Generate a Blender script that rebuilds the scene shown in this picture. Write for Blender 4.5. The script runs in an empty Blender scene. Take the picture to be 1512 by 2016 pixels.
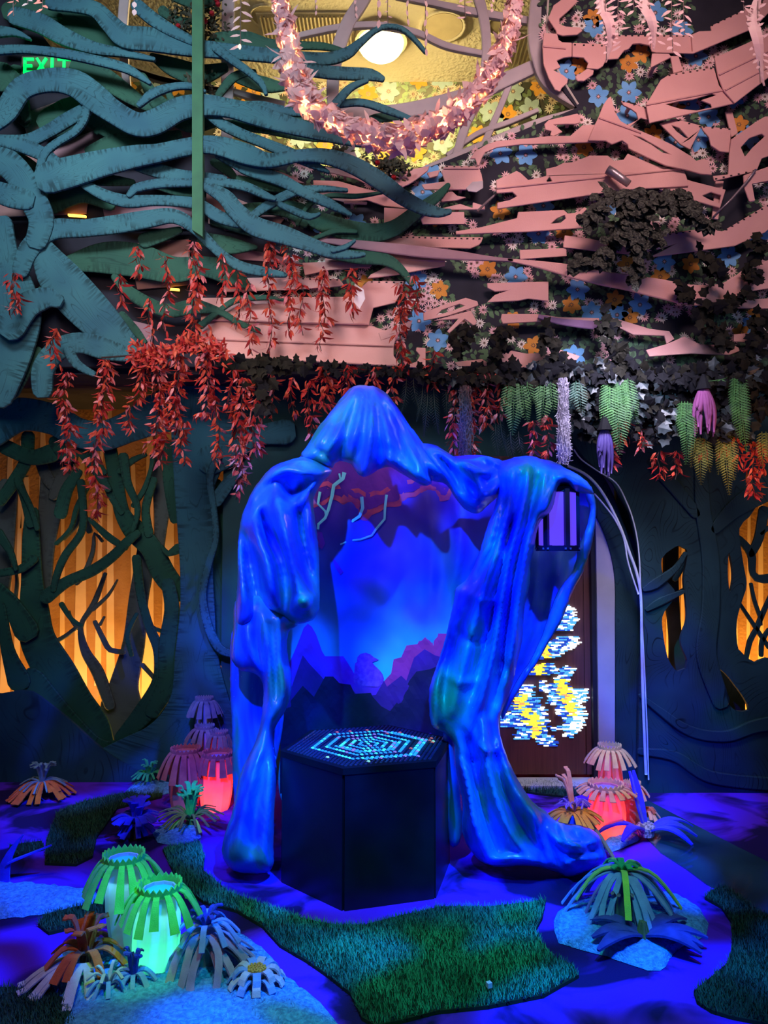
import bpy, math, random
from mathutils import Vector, Matrix, noise
from mathutils.geometry import tessellate_polygon, delaunay_2d_cdt
PI = math.pi
random.seed(7)
S = bpy.context.scene
COL = S.collection

# ------------------------------------------------------------------ camera
F, PITCH, EYE = 1500.0, math.radians(3.0), 1.65
cam_d = bpy.data.cameras.new('camera'); cam = bpy.data.objects.new('camera', cam_d); COL.objects.link(cam)
cam_d.sensor_fit = 'VERTICAL'; cam_d.sensor_height = 36.0; cam_d.lens = 36.0 * F / 2016.0
cam_d.clip_start = 0.05; cam_d.clip_end = 100
cam.location = (0, 0, EYE); cam.rotation_euler = (PI / 2 + PITCH, 0, 0)
S.camera = cam
S.view_settings.view_transform = 'Standard'
try: S.view_settings.look = 'None'
except Exception: pass
S.view_settings.exposure = 0.0; S.view_settings.gamma = 1.0
S.view_settings.use_curve_mapping = False
S.cycles.max_bounces = 6; S.cycles.sample_clamp_indirect = 4.0
S.cycles.use_denoising = True

def at(px, py, Y):
    dx, dz = (px - 756) / F, (1008 - py) / F
    y = math.cos(PITCH) - math.sin(PITCH) * dz; z = math.sin(PITCH) + math.cos(PITCH) * dz
    t = Y / y
    return Vector((dx * t, Y, EYE + z * t))
def ground(px, py, z=0.0):
    dx, dz = (px - 756) / F, (1008 - py) / F
    y = math.cos(PITCH) - math.sin(PITCH) * dz; zz = math.sin(PITCH) + math.cos(PITCH) * dz
    t = (z - EYE) / zz
    return Vector((dx * t, y * t, z))

# ------------------------------------------------------------------ world and lights
W = bpy.data.worlds.new('world'); S.world = W; W.use_nodes = True
W.node_tree.nodes['Background'].inputs[0].default_value = (0.12, 0.30, 0.55, 1)
W.node_tree.nodes['Background'].inputs[1].default_value = 0.03

def aim(o, target):
    o.rotation_euler = (Vector(target) - o.location).to_track_quat('-Z', 'Y').to_euler()
def area(name, loc, target, color, power, size, size_y=None, spread=None):
    d = bpy.data.lights.new(name, 'AREA'); d.color = color; d.energy = power; d.size = size
    if size_y: d.shape = 'RECTANGLE'; d.size_y = size_y
    if spread: d.spread = math.radians(spread)
    o = bpy.data.objects.new(name, d); COL.objects.link(o); o.location = loc; aim(o, target); return o
def point(name, loc, color, power, r=0.05):
    d = bpy.data.lights.new(name, 'POINT'); d.color = color; d.energy = power; d.shadow_soft_size = r
    o = bpy.data.objects.new(name, d); COL.objects.link(o); o.location = loc; return o
def spot(name, loc, target, color, power, angle, blend=0.3, r=0.05):
    d = bpy.data.lights.new(name, 'SPOT'); d.color = color; d.energy = power; d.shadow_soft_size = r
    d.spot_size = math.radians(angle); d.spot_blend = blend
    o = bpy.data.objects.new(name, d); COL.objects.link(o); o.location = loc; aim(o, target); return o
def gobo(o, scale, stops, detail=2.0, dist=1.2):
    """a stage lantern with a mottled glass pattern in its gate"""
    d = o.data; d.use_nodes = True; nt = d.node_tree; em = nt.nodes['Emission']
    tc = nt.nodes.new('ShaderNodeTexCoord'); mp = nt.nodes.new('ShaderNodeVectorMath'); mp.operation = 'NORMALIZE'
    nz = nt.nodes.new('ShaderNodeTexNoise'); cr = nt.nodes.new('ShaderNodeValToRGB')
    nt.links.new(tc.outputs['Normal'], mp.inputs[0]); nt.links.new(mp.outputs[0], nz.inputs['Vector'])
    nz.inputs['Scale'].default_value = scale; nz.inputs['Detail'].default_value = detail; nz.inputs['Distortion'].default_value = dist
    nt.links.new(nz.outputs['Fac'], cr.inputs['Fac'])
    e = cr.color_ramp.elements
    while len(e) < len(stops): e.new(0.5)
    for k, (p, c) in enumerate(stops): e[k].position = p; e[k].color = (*c, 1)
    nt.links.new(cr.outputs['Color'], em.inputs['Color'])

# blue stage lanterns on the figure and the floor
k1 = spot('blue_figure_lantern', (-0.85, 0.5, 4.3), (0.08, 4.2, 1.42), (1, 1, 1), 2700, 36, 0.25)
gobo(k1, 8.0, [(0.38, (0.0, 0.004, 0.16)), (0.45, (0.0, 0.006, 0.9)), (0.53, (0.0, 0.09, 1.0)), (0.61, (0.0, 0.22, 0.40))])
k2 = spot('blue_floor_lantern', (1.0, 1.2, 4.9), (0.0, 3.2, 0.0), (1, 1, 1), 3000, 66, 0.35)
gobo(k2, 10.0, [(0.45, (0.0, 0.005, 0.03)), (0.49, (0.002, 0.02, 0.35)), (0.54, (0.004, 0.09, 1.0)), (0.68, (0.0, 0.16, 1.0))], 1.5, 0.8)
# house lights on the upper wall, and spots added to lift flowers, mural and turf
area('upper_wall_wash', (1.5, 1.9, 5.4), (1.0, 5.0, 4.3), (1.0, 0.66, 0.64), 33, 1.6, 0.6, spread=85)
spot('flower_pool_left', (-1.3, 2.0, 3.9), (-1.15, 3.5, 0.0), (1.0, 0.78, 0.75), 105, 52, 0.8, 0.2)
spot('flower_pool_far_left', (-2.6, 3.0, 3.9), (-2.3, 5.1, 0.0), (1.0, 0.80, 0.7), 120, 18, 0.8, 0.1)
spot('mural_magenta_fill', (0.45, 1.8, 3.9), (0.22, 4.7, 0.95), (1.0, 0.05, 0.35), 260, 10, 0.8, 0.03)  # added, unseen spot that reddens the painted mesas
spot('flower_pool_right', (1.5, 2.4, 3.9), (1.35, 3.8, 0.0), (0.85, 0.90, 1.0), 60, 40, 0.8, 0.2)
spot('turf_pool', (0.35, 1.7, 3.9), (0.25, 2.95, 0.0), (0.10, 1.0, 0.70), 300, 40, 0.9, 0.2)  # added teal spot that brightens the front turf
area('upper_left_wash', (-1.8, 1.9, 5.2), (-1.8, 5.0, 4.2), (0.80, 0.90, 1.0), 34, 1.4, 0.6, spread=85)
area('vine_wash', (-1.3, 2.2, 3.4), (-1.2, 5.0, 2.6), (1.0, 0.72, 0.62), 11, 0.8, spread=75)
area('lower_left_fill', (-3.2, 2.6, 2.6), (-1.8, 5.4, 1.2), (0.10, 0.62, 0.80), 4.5, 1.2)
area('right_fill', (2.6, 2.4, 3.0), (2.0, 5.2, 2.2), (0.55, 0.68, 1.0), 4, 1.2, spread=100)
area('doorway_wash', (1.45, 4.2, 3.3), (1.6, 5.5, 1.5), (0.78, 0.75, 1.0), 16, 0.5, spread=90)
# warm lamps on the floor behind the cut-out trees
area('warm_floor_light_left', (-1.75, 5.95, 0.12), (-1.8, 6.4, 1.3), (1.0, 0.50, 0.10), 62, 2.6, 0.15)
area('warm_floor_light_right', (2.75, 5.95, 0.12), (2.75, 6.4, 1.4), (1.0, 0.50, 0.08), 60, 1.6, 0.15)
area('warm_grotto_light', (2.35, 4.5, 2.2), (2.4, 5.2, 2.45), (1.0, 0.45, 0.12), 2.2, 0.3)

# ------------------------------------------------------------------ materials
MATS = {}
def nmat(name):
    m = bpy.data.materials.new(name); m.use_nodes = True
    return m, m.node_tree, m.node_tree.nodes['Principled BSDF']
def mat(name, c1, c2=None, rough=0.75, scale=6.0, bump=0.0, bscale=60.0, spec=0.3, sheen=0.0, coat=0.0, metal=0.0, trans=0.0, lo=0.35, hi=0.65, dist=0.0, stretch=(1, 1, 1)):
    if name in MATS: return MATS[name]
    m, nt, b = nmat(name)
    b.inputs['Roughness'].default_value = rough
    b.inputs['Specular IOR Level'].default_value = spec
    b.inputs['Coat Weight'].default_value = coat; b.inputs['Coat Roughness'].default_value = 0.15
    b.inputs['Metallic'].default_value = metal
    b.inputs['Sheen Weight'].default_value = sheen
    tc = nt.nodes.new('ShaderNodeTexCoord'); mp = nt.nodes.new('ShaderNodeMapping'); mp.inputs['Scale'].default_value = stretch
    nt.links.new(tc.outputs['Object'], mp.inputs['Vector'])
    n = nt.nodes.new('ShaderNodeTexNoise'); n.inputs['Scale'].default_value = scale; n.inputs['Detail'].default_value = 4; n.inputs['Distortion'].default_value = dist
    nt.links.new(mp.outputs[0], n.inputs['Vector'])
    r = nt.nodes.new('ShaderNodeValToRGB'); e = r.color_ramp.elements
    c2 = c2 or tuple(x * 0.72 for x in c1)
    e[0].position = lo; e[0].color = (*c2, 1); e[1].position = hi; e[1].color = (*c1, 1)
    nt.links.new(n.outputs['Fac'], r.inputs['Fac']); nt.links.new(r.outputs['Color'], b.inputs['Base Color'])
    if bump:
        n2 = nt.nodes.new('ShaderNodeTexNoise'); n2.inputs['Scale'].default_value = bscale; n2.inputs['Detail'].default_value = 3
        nt.links.new(mp.outputs[0], n2.inputs['Vector'])
        bp = nt.nodes.new('ShaderNodeBump'); bp.inputs['Strength'].default_value = bump; bp.inputs['Distance'].default_value = 0.02
        nt.links.new(n2.outputs['Fac'], bp.inputs['Height']); nt.links.new(bp.outputs['Normal'], b.inputs['Normal'])
    if trans:
        out = nt.nodes['Material Output']; tr = nt.nodes.new('ShaderNodeBsdfTranslucent'); mx = nt.nodes.new('ShaderNodeMixShader')
        nt.links.new(r.outputs['Color'], tr.inputs['Color']); mx.inputs[0].default_value = trans
        nt.links.new(b.outputs[0], mx.inputs[1]); nt.links.new(tr.outputs[0], mx.inputs[2]); nt.links.new(mx.outputs[0], out.inputs[0])
    MATS[name] = m
    return m
def glow(name, c, strength):
    if name in MATS: return MATS[name]
    m, nt, b = nmat(name)
    b.inputs['Base Color'].default_value = (*[x * 0.5 for x in c], 1)
    b.inputs['Emission Color'].default_value = (*c, 1); b.inputs['Emission Strength'].default_value = strength
    MATS[name] = m; return m
def glass(name, c, rough=0.05):
    m, nt, b = nmat(name)
    b.inputs['Base Color'].default_value = (*c, 1); b.inputs['Transmission Weight'].default_value = 1.0
    b.inputs['Roughness'].default_value = rough; b.inputs['IOR'].default_value = 1.45
    MATS[name] = m; return m
def bark(name, c1, c2, c3, rings=9.0, uv=True, hatch=0.75, swirl=0.6):
    """painted plywood: contour-like grain lines, and short brush hatching along the edges of each sawn piece"""
    if name in MATS: return MATS[name]
    m, nt, b = nmat(name); N = nt.nodes; L = nt.links
    b.inputs['Roughness'].default_value = 0.8; b.inputs['Specular IOR Level'].default_value = 0.2
    def math_(op, a, bb=None, c=None):
        n = N.new('ShaderNodeMath'); n.operation = op
        for k, x in enumerate((a, bb, c)):
            if x is None: continue
            if isinstance(x, (int, float)): n.inputs[k].default_value = x
            else: L.new(x, n.inputs[k])
        return n.outputs[0]
    def noise_(vec, sc, det=2.0, dist=0.0, scale3=(1, 1, 1)):
        mp = N.new('ShaderNodeMapping'); mp.inputs['Scale'].default_value = scale3; L.new(vec, mp.inputs['Vector'])
        n = N.new('ShaderNodeTexNoise'); n.inputs['Scale'].default_value = sc; n.inputs['Detail'].default_value = det; n.inputs['Distortion'].default_value = dist
        L.new(mp.outputs[0], n.inputs['Vector']); return n.outputs['Fac']
    def ramp_(v, a, bb):
        r = N.new('ShaderNodeMapRange'); r.inputs['From Min'].default_value = a; r.inputs['From Max'].default_value = bb; L.new(v, r.inputs['Value']); return r.outputs[0]
    tc = N.new('ShaderNodeTexCoord'); ob = tc.outputs['Object']; uvc = tc.outputs['UV']
    r1 = N.new('ShaderNodeValToRGB'); r1.color_ramp.elements[0].position = 0.3; r1.color_ramp.elements[1].position = 0.7
    r1.color_ramp.elements[0].color = (*c2, 1); r1.color_ramp.elements[1].color = (*c1, 1)
    L.new(noise_(ob, 3.0), r1.inputs['Fac'])
    # contour lines of a smooth noise field: swirling grain
    src = noise_(uvc, 1.0, 1.0, 0.6, (1.5, 2.2, 1)) if uv else noise_(ob, 1.0, 1.0, 0.8, (2.6, 1.0, 1.3))
    fr = math_('FRACT', math_('MULTIPLY', src, rings * 2.4)); tri = math_('ABSOLUTE', math_('SUBTRACT', fr, 0.5))
    line = ramp_(tri, 0.10, 0.02)
    line = math_('MULTIPLY', line, ramp_(noise_(ob, 4.0), 0.42, 0.62)); line = math_('MULTIPLY', line, swirl)
    fac = line
    if uv:
        sep = N.new('ShaderNodeSeparateXYZ'); L.new(uvc, sep.inputs[0])
        mid = math_('ABSOLUTE', math_('SUBTRACT', sep.outputs['Y'], 0.5))
        strokes = noise_(uvc, 1.0, 1.5, 0.2, (55, 2.0, 1)); cover = noise_(uvc, 1.0, 2.0, 0.0, (5.0, 1.2, 1))
        edge = ramp_(math_('ADD', mid, math_('MULTIPLY', cover, 1.1)), 0.72, 0.98)
        hs = math_('MULTIPLY', math_('MULTIPLY', ramp_(strokes, 0.46, 0.58), edge), hatch)
        fac = math_('MAXIMUM', line, hs)
    mx = N.new('ShaderNodeMix'); mx.data_type = 'RGBA'
    L.new(fac, mx.inputs[0]); L.new(r1.outputs['Color'], mx.inputs[6]); mx.inputs[7].default_value = (*c3, 1)
    L.new(mx.outputs[2], b.inputs['Base Color'])
    MATS[name] = m
    return m

# ------------------------------------------------------------------ object helpers
def link(name, me, m=None, parent=None):
    o = bpy.data.objects.new(name, me); COL.objects.link(o)
    if m:
        for x in (m if isinstance(m, (list, tuple)) else [m]): me.materials.append(x)
    if parent: o.parent = parent
    return o
def tag(o, label=None, cat=None, group=None, kind=None):
    if label: o['label'] = label
    if cat: o['category'] = cat
    if group: o['group'] = group
    if kind: o['kind'] = kind
    return o
def thing(name, loc, label, cat, group=None):
    o = bpy.data.objects.new(name, None); COL.objects.link(o); o.location = loc; o.empty_display_size = 0.1
    return tag(o, label, cat, group)
def struct(o): o['kind'] = 'structure'; return o
class MB:
    """collects vertices and faces in world space; built as one mesh around an origin"""
    def __init__(s): s.v = []; s.f = []; s.mi = []; s.uv = {}
    def add(s, vs, fs, mi=0):
        k = len(s.v); s.v += [tuple(v) for v in vs]; s.f += [tuple(i + k for i in f) for f in fs]; s.mi += [mi] * len(fs)
    def box(s, c, size, rot=None, mi=0):
        x, y, z = [q / 2 for q in size]
        vs = [Vector(p) for p in ((-x,-y,-z),(x,-y,-z),(x,y,-z),(-x,y,-z),(-x,-y,z),(x,-y,z),(x,y,z),(-x,y,z))]
        if rot: vs = [rot @ v for v in vs]
        s.add([Vector(c) + v for v in vs], [(0,3,2,1),(4,5,6,7),(0,1,5,4),(1,2,6,5),(2,3,7,6),(3,0,4,7)], mi)
    def tube(s, pts, rads, n=8, mi=0, cap=True):
        pts = [Vector(p) for p in pts]
        if not isinstance(rads, (list, tuple)): rads = [rads] * len(pts)
        k = len(s.v); up = Vector((0, 0, 1))
        for i, p in enumerate(pts):
            t = (pts[min(i + 1, len(pts) - 1)] - pts[max(i - 1, 0)]).normalized()
            a = t.cross(up)
            if a.length < 0.05: a = t.cross(Vector((1, 0, 0)))
            a.normalize(); b = t.cross(a)
            for j in range(n):
                w = 2 * PI * j / n; s.v.append(tuple(p + (a * math.cos(w) + b * math.sin(w)) * rads[i]))
        for i in range(len(pts) - 1):
            for j in range(n):
                s.f.append((k+i*n+j, k+i*n+(j+1)%n, k+(i+1)*n+(j+1)%n, k+(i+1)*n+j)); s.mi.append(mi)
        if cap:
            s.f.append(tuple(k + j for j in range(n))); s.mi.append(mi)
            s.f.append(tuple(k + (len(pts)-1)*n + j for j in reversed(range(n)))); s.mi.append(mi)
    def leaf(s, base, d, nrm, L, w, curl=0.3, mi=0, shape=(0.85, 0.75)):
        d = Vector(d).normalized(); nrm = Vector(nrm); nrm = (nrm - d * nrm.dot(d))
        if nrm.length < 1e-4: nrm = d.orthogonal()
        nrm.normalize(); sd = d.cross(nrm); b = Vector(base); k = len(s.v)
        def c(t): return b + d * (L * t) + nrm * (L * curl * t * t)
        s.v += [tuple(c(0))]
        for t, q in ((0.33, shape[0]), (0.68, shape[1])):
            s.v += [tuple(c(t) + sd * w * q * 0.5 + nrm * w * 0.12), tuple(c(t) - sd * w * q * 0.5 + nrm * w * 0.12)]
        s.v += [tuple(c(1))]
        s.f += [(k, k+1, k+2), (k+1, k+3, k+4, k+2), (k+3, k+5, k+4)]; s.mi += [mi] * 3
    def build(s, name, m, parent=None, origin=None, smooth=False, uvs=None):
        o0 = parent.location.copy() if (parent and origin is None) else Vector(origin or (0, 0, 0))
        if parent and parent.parent: o0 = parent.parent.location + parent.location if origin is None else o0
        me = bpy.data.meshes.new(name)
        me.from_pydata([(v[0]-o0[0], v[1]-o0[1], v[2]-o0[2]) for v in s.v], [], s.f)
        o = link(name, me, m, parent)
        for p, i in zip(me.polygons, s.mi): p.material_index = i; p.use_smooth = smooth
        if s.uv:
            ul = me.uv_layers.new(name='UVMap')
            for lp in me.loops: ul.data[lp.index].uv = s.uv.get(lp.vertex_index, (0, 0))
        if not parent: o.location = o0
        me.validate(); me.update()
        return o
def smoothpath(P, step=8.0):
    """Catmull-Rom through points of any dimension"""
    out = []; n = len(P)
    for i in range(n - 1):
        p0, p1, p2, p3 = P[max(i-1, 0)], P[i], P[i+1], P[min(i+2, n-1)]
        L = math.dist(p1[:2], p2[:2]); k = max(1, int(L / step))
        for j in range(k):
            t = j / k
            out.append(tuple(0.5 * ((2*b) + (-a+c)*t + (2*a-5*b+4*c-d)*t*t + (-a+3*b-3*c+d)*t**3) for a, b, c, d in zip(p0, p1, p2, p3)))
    out.append(tuple(P[-1])); return out
def ribbon(mb, P, Y, th=0.02, step=9.0, round_end=True):
    """flat sawn board along a centre line of (px, py, width px), front face at depth Y"""
    C = smoothpath(P, step); w0 = C[-1]
    if round_end:
        a, b = C[-2], C[-1]; L = math.dist(a[:2], b[:2]) or 1; dx, dy = (b[0]-a[0])/L, (b[1]-a[1])/L; r = b[2] / 2
        for q in (0.5, 0.85): C.append((b[0]+dx*r*q, b[1]+dy*r*q, 2*r*math.sqrt(max(0.02, 1-q*q))))
        a, b = C[1], C[0]; L = math.dist(a[:2], b[:2]) or 1; dx, dy = (b[0]-a[0])/L, (b[1]-a[1])/L; r = b[2] / 2
        C = [(b[0]+dx*r*q, b[1]+dy*r*q, 2*r*math.sqrt(max(0.02, 1-q*q))) for q in (0.85, 0.5)] + C
    k = len(mb.v); dist = 0.0; wob = random.random() * 20
    for i, c in enumerate(C):
        a, b = C[max(i-1, 0)], C[min(i+1, len(C)-1)]
        L = math.dist(a[:2], b[:2]) or 1; nx, ny = -(b[1]-a[1])/L, (b[0]-a[0])/L
        w = max(1.0, c[2]) / 2
        if i: dist += math.dist(C[i-1][:2], c[:2]) / 300.0
        l = at(c[0]+nx*w, c[1]+ny*w, Y); r = at(c[0]-nx*w, c[1]-ny*w, Y)
        bv = 0.12
        li = l.lerp(r, bv * min(1, 8 / w)); ri = r.lerp(l, bv * min(1, 8 / w))
        off = Vector((0, th, 0)); bo = Vector((0, 0.004, 0))
        for q, (p, vv) in enumerate(((l+off, 0), (l+bo, 0), (li, 0.06), (ri, 0.94), (r+bo, 1), (r+off, 1))):
            mb.uv[len(mb.v)] = (dist + wob, vv); mb.v.append(tuple(p))
    n = 6
    for i in range(len(C) - 1):
        for j in range(n):
            a = k + i*n + j; b = k + i*n + (j+1) % n
            mb.f.append((a, b, b + n, a + n)); mb.mi.append(0)
    mb.f.append(tuple(k + j for j in reversed(range(n)))); mb.mi.append(0)
    mb.f.append(tuple(k + (len(C)-1)*n + j for j in range(n))); mb.mi.append(0)
def slab(mb, poly, Y, th=0.02, holes=(), yfun=None, mi=0):
    """flat sawn sheet from an outline in px, optional holes; front at depth Y (or Y(px,py))"""
    yf = yfun or (lambda x, y: Y)
    loops = [list(poly)] + [list(h) for h in holes]
    tri = tessellate_polygon([[Vector((p[0], p[1], 0)) for p in l] for l in loops])
    flat = [p for l in loops for p in l]; n = len(flat); k = len(mb.v)
    fr = [at(p[0], p[1], yf(p[0], p[1])) for p in flat]
    mb.v += [tuple(v) for v in fr] + [(v.x, v.y + th, v.z) for v in fr]
    for t in tri:
        mb.f.append(tuple(k + i for i in t)); mb.f.append(tuple(k + n + i for i in reversed(t))); mb.mi += [mi, mi]
    s0 = 0
    for l in loops:
        m = len(l)
        for i in range(m):
            a, b = s0 + i, s0 + (i + 1) % m
            mb.f.append((k+a, k+b, k+n+b, k+n+a)); mb.mi.append(mi)
        s0 += m
def recalc(o):
    import bmesh
    bm = bmesh.new(); bm.from_mesh(o.data); bmesh.ops.recalc_face_normals(bm, faces=bm.faces); bm.to_mesh(o.data); bm.free(); return o
def inpoly(x, y, P):
    c = False; j = len(P) - 1
    for i in range(len(P)):
        if (P[i][1] > y) != (P[j][1] > y) and x < (P[j][0]-P[i][0]) * (y-P[i][1]) / (P[j][1]-P[i][1]) + P[i][0]: c = not c
        j = i
    return c
def segd(x, y, a, b):
    dx, dy = b[0]-a[0], b[1]-a[1]; L = dx*dx+dy*dy
    t = 0 if L == 0 else max(0, min(1, ((x-a[0])*dx+(y-a[1])*dy)/L))
    return math.hypot(x-a[0]-dx*t, y-a[1]-dy*t), t
def closed(P, step=10):
    n = len(P); out = []
    for i in range(n):
        p0, p1, p2, p3 = P[i-1], P[i], P[(i+1) % n], P[(i+2) % n]
        k = max(1, int(math.dist(p1, p2) / step))
        for j in range(k):
            t = j / k
            out.append(tuple(0.5*((2*b)+(-a+c)*t+(2*a-5*b+4*c-d)*t*t+(-a+3*b-3*c+d)*t**3) for a, b, c, d in zip(p0, p1, p2, p3)))
    return out
def cloth(name, poly, y0, bulge, w, folds, m, parent, pitch=6.0, back=0.05, smooth_outline=True, lump=0.006, minedge=0.012):
    """a moulded cloth piece: outline in px, depth y0(px,py), rounded over w px towards its edge by 'bulge' metres,
    folds = [(points, height m, half width px)], closed by a back face"""
    P = closed(poly, 7) if smooth_outline else [(a[0]+(b[0]-a[0])*k/n_, a[1]+(b[1]-a[1])*k/n_) for a, b in zip(poly, poly[1:]+poly[:1]) for n_ in [max(1, int(math.dist(a, b)/9))] for k in range(n_)]
    xs = [p[0] for p in P]; ys = [p[1] for p in P]
    pts = [Vector((p[0], p[1])) for p in P]; n0 = len(pts)
    FS = []
    for (pl, hgt, hw) in folds:
        C = smoothpath(pl, 10); FS.append((C, hgt, hw, min(c[0] for c in C)-3*hw, max(c[0] for c in C)+3*hw, min(c[1] for c in C)-3*hw, max(c[1] for c in C)+3*hw))
    inner = []; y = min(ys) + pitch / 2; row = 0
    while y < max(ys):
        x = min(xs) + (pitch / 2 if row % 2 else 0)
        while x < max(xs):
            if inpoly(x, y, P):
                d = min(segd(x, y, P[i-1], P[i])[0] for i in range(n0))
                if d > pitch * 0.55: inner.append((x, y, d)); pts.append(Vector((x, y)))
            x += pitch
        y += pitch * 0.87; row += 1
    vs, es, fs, ov, oe, of = delaunay_2d_cdt(pts, [(i, (i+1) % n0) for i in range(n0)], [list(range(n0))], 1, 1e-4)
    D = {}
    for i, (x, y, d) in enumerate(inner): D[n0 + i] = d
    mb = MB(); nv = len(vs); edge = set()
    front = []
    for i, v in enumerate(vs):
        x, y = v.x, v.y; src = ov[i]
        d = 0.0
        for q in src:
            if q >= n0: d = D.get(q, 0.0)
        t = min(1.0, d / w); h = bulge * math.sqrt(max(0, 1 - (1-t)**2))
        fh = 0.0
        for (C, hgt, hw, xa, xb, ya, yb) in FS:
            if x < xa or x > xb or y < ya or y > yb: continue
            best = 1e9; bt = 0; nC = len(C)
            for j in range(nC - 1):
                dd, tt = segd(x, y, C[j], C[j+1])
                if dd < best: best = dd; bt = (j + tt) / (nC - 1)
            taper = min(1.0, 0.35 + 2.2 * min(bt, 1 - bt))
            fh += 2.0 * hgt * taper * math.exp(-(best / (hw * 0.95)) ** 1.5)
        dmp = min(1.0, 0.25 + d / 14.0)
        q = at(x, y, 4.0)
        lp = lump * noise.noise(Vector((q.x*9, q.z*5, 3.1))) + 0.5*lump * noise.noise(Vector((q.x*25, q.z*12, 7.7)))
        front.append(at(x, y, y0(x, y) - h - fh * dmp - lp * dmp))
    mb.v = [tuple(p) for p in front]
    for f in fs: mb.f.append(tuple(f)); mb.mi.append(0)
    cnt = {}
    for f in fs:
        for a, b in zip(f, f[1:] + f[:1]): cnt[(a, b)] = 1
    bnd = [(a, b) for (a, b) in cnt if (b, a) not in cnt]
    bm_ = {}
    for i in range(nv):
        x, y = vs[i].x, vs[i].y; p = front[i]
        dd = 0.0
        for q in ov[i]:
            if q >= n0: dd = D.get(q, 0.0)
        k = minedge + (back - minedge) * min(1, dd / w)
        bm_[i] = len(mb.v); mb.v.append((p.x, p.y + k, p.z))
    for f in fs: mb.f.append(tuple(bm_[i] for i in reversed(f))); mb.mi.append(0)
    for a, b in bnd: mb.f.append((b, a, bm_[a], bm_[b])); mb.mi.append(0)
    o = mb.build(name, m, parent, smooth=pitch < 9.5); recalc(o)
    if pitch < 8:
        sm = o.modifiers.new('smooth', 'SMOOTH'); sm.factor = 0.5; sm.iterations = 3
    return o
# ================================================================== the setting
M_floor = mat('floor_carpet', (0.12, 0.020, 0.62), (0.018, 0.008, 0.085), rough=0.95, scale=1.9, bump=0.35, bscale=220, spec=0.1, lo=0.41, hi=0.50, dist=0.9)
M_dark = mat('dark_wall_paint', (0.030, 0.030, 0.045), (0.022, 0.022, 0.034), rough=0.9, spec=0.15)
M_plaster = mat('cream_ceiling_plaster', (0.70, 0.62, 0.42), (0.62, 0.54, 0.36), rough=0.9, scale=3, bump=0.5, bscale=26)
M_trim = mat('lilac_grey_trim', (0.42, 0.36, 0.38), (0.36, 0.31, 0.33), rough=0.55)
M_orange = mat('orange_brown_backdrop', (0.42, 0.21, 0.08), (0.33, 0.15, 0.05), rough=0.85, scale=5, bump=0.3, bscale=40)
M_stripe = mat('pale_orange_trunk_paint', (0.74, 0.50, 0.30), (0.66, 0.42, 0.24), rough=0.85, scale=5)
M_teal_wall = mat('dark_teal_wall', (0.012, 0.060, 0.075), (0.008, 0.038, 0.050), rough=0.85, scale=2.2)

mb = MB(); mb.box((0, 3.2, -0.05), (9.0, 9.0, 0.1)); floor_o = struct(mb.build('floor', M_floor))
YU = 5.15     # upper wall face
# upper wall with the round opening
hole = [(60, 40), (120, -80), (300, -170), (760, -200), (1030, -120), (1068, -20), (1066, 60), (1078, 120), (1100, 168), (1136, 212), (1000, 268), (880, 316), (800, 345), (660, 330), (540, 310), (400, 290), (260, 200), (130, 130)]
mb = MB(); slab(mb, [(-700, 722), (-700, -420), (2200, -420), (2200, 722)], YU, 0.12, holes=[hole])
struct(recalc(mb.build('wall_upper', M_dark)))
# underside of the overhang, lower walls
mb = MB(); zb = at(756, 722, YU).z
mb.box((0, 5.9, zb - 0.02), (9.0, 1.4, 0.04)); struct(mb.build('ceiling_overhang', M_dark))
mb = MB(); mb.box((0, 6.55, 1.5), (9.0, 0.1, 3.0)); back = struct(mb.build('wall_back', M_orange))
# tapering tree trunks painted on the orange wall (a raised coat of paint)
mb = MB(); rs = random.Random(3)
for (x0, y0, x1, w) in ((8, 1370, 22, 16), (30, 1370, 42, 10), (122, 1290, 124, 8), (158, 1370, 160, 22), (192, 1290, 200, 10), (218, 1370, 216, 14), (290, 1370, 296, 20), (268, 1370, 262, 16), (330, 1370, 334, 24), (85, 980, 84, 14), (50, 980, 52, 16), (448, 1000, 452, 14), (-30, 1370, -34, 22)):
    b0 = at(x0, y0 + 60, 6.497); t0 = at(x1, 820 + rs.uniform(-40, 120), 6.497); r = w / F * 6.5 / 2
    mb.add([(b0.x-r*1.3, 6.496, b0.z), (b0.x+r*1.3, 6.496, b0.z), (t0.x+r*0.5, 6.496, t0.z), (t0.x-r*0.5, 6.496, t0.z), (b0.x-r*1.3, 6.502, b0.z), (b0.x+r*1.3, 6.502, b0.z), (t0.x+r*0.5, 6.502, t0.z), (t0.x-r*0.5, 6.502, t0.z)],
           [(0,1,2,3),(0,4,5,1),(1,5,6,2),(2,6,7,3),(3,7,4,0)])
for k in range(10):
    x = 1290 + k * 26; w = rs.choice((8, 12, 18)); b0 = at(x, 1420, 6.497); t0 = at(x + rs.uniform(-6, 6), 860, 6.497); r = w / F * 6.5 / 2
    mb.add([(b0.x-r, 6.496, b0.z), (b0.x+r, 6.496, b0.z), (t0.x+r*0.6, 6.496, t0.z), (t0.x-r*0.6, 6.496, t0.z), (b0.x-r, 6.502, b0.z), (b0.x+r, 6.502, b0.z), (t0.x+r*0.6, 6.502, t0.z), (t0.x-r*0.6, 6.502, t0.z)],
           [(0,1,2,3),(0,4,5,1),(1,5,6,2),(2,6,7,3),(3,7,4,0)])
mb.build('painted_trunks', M_stripe, back, origin=back.location)
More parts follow.
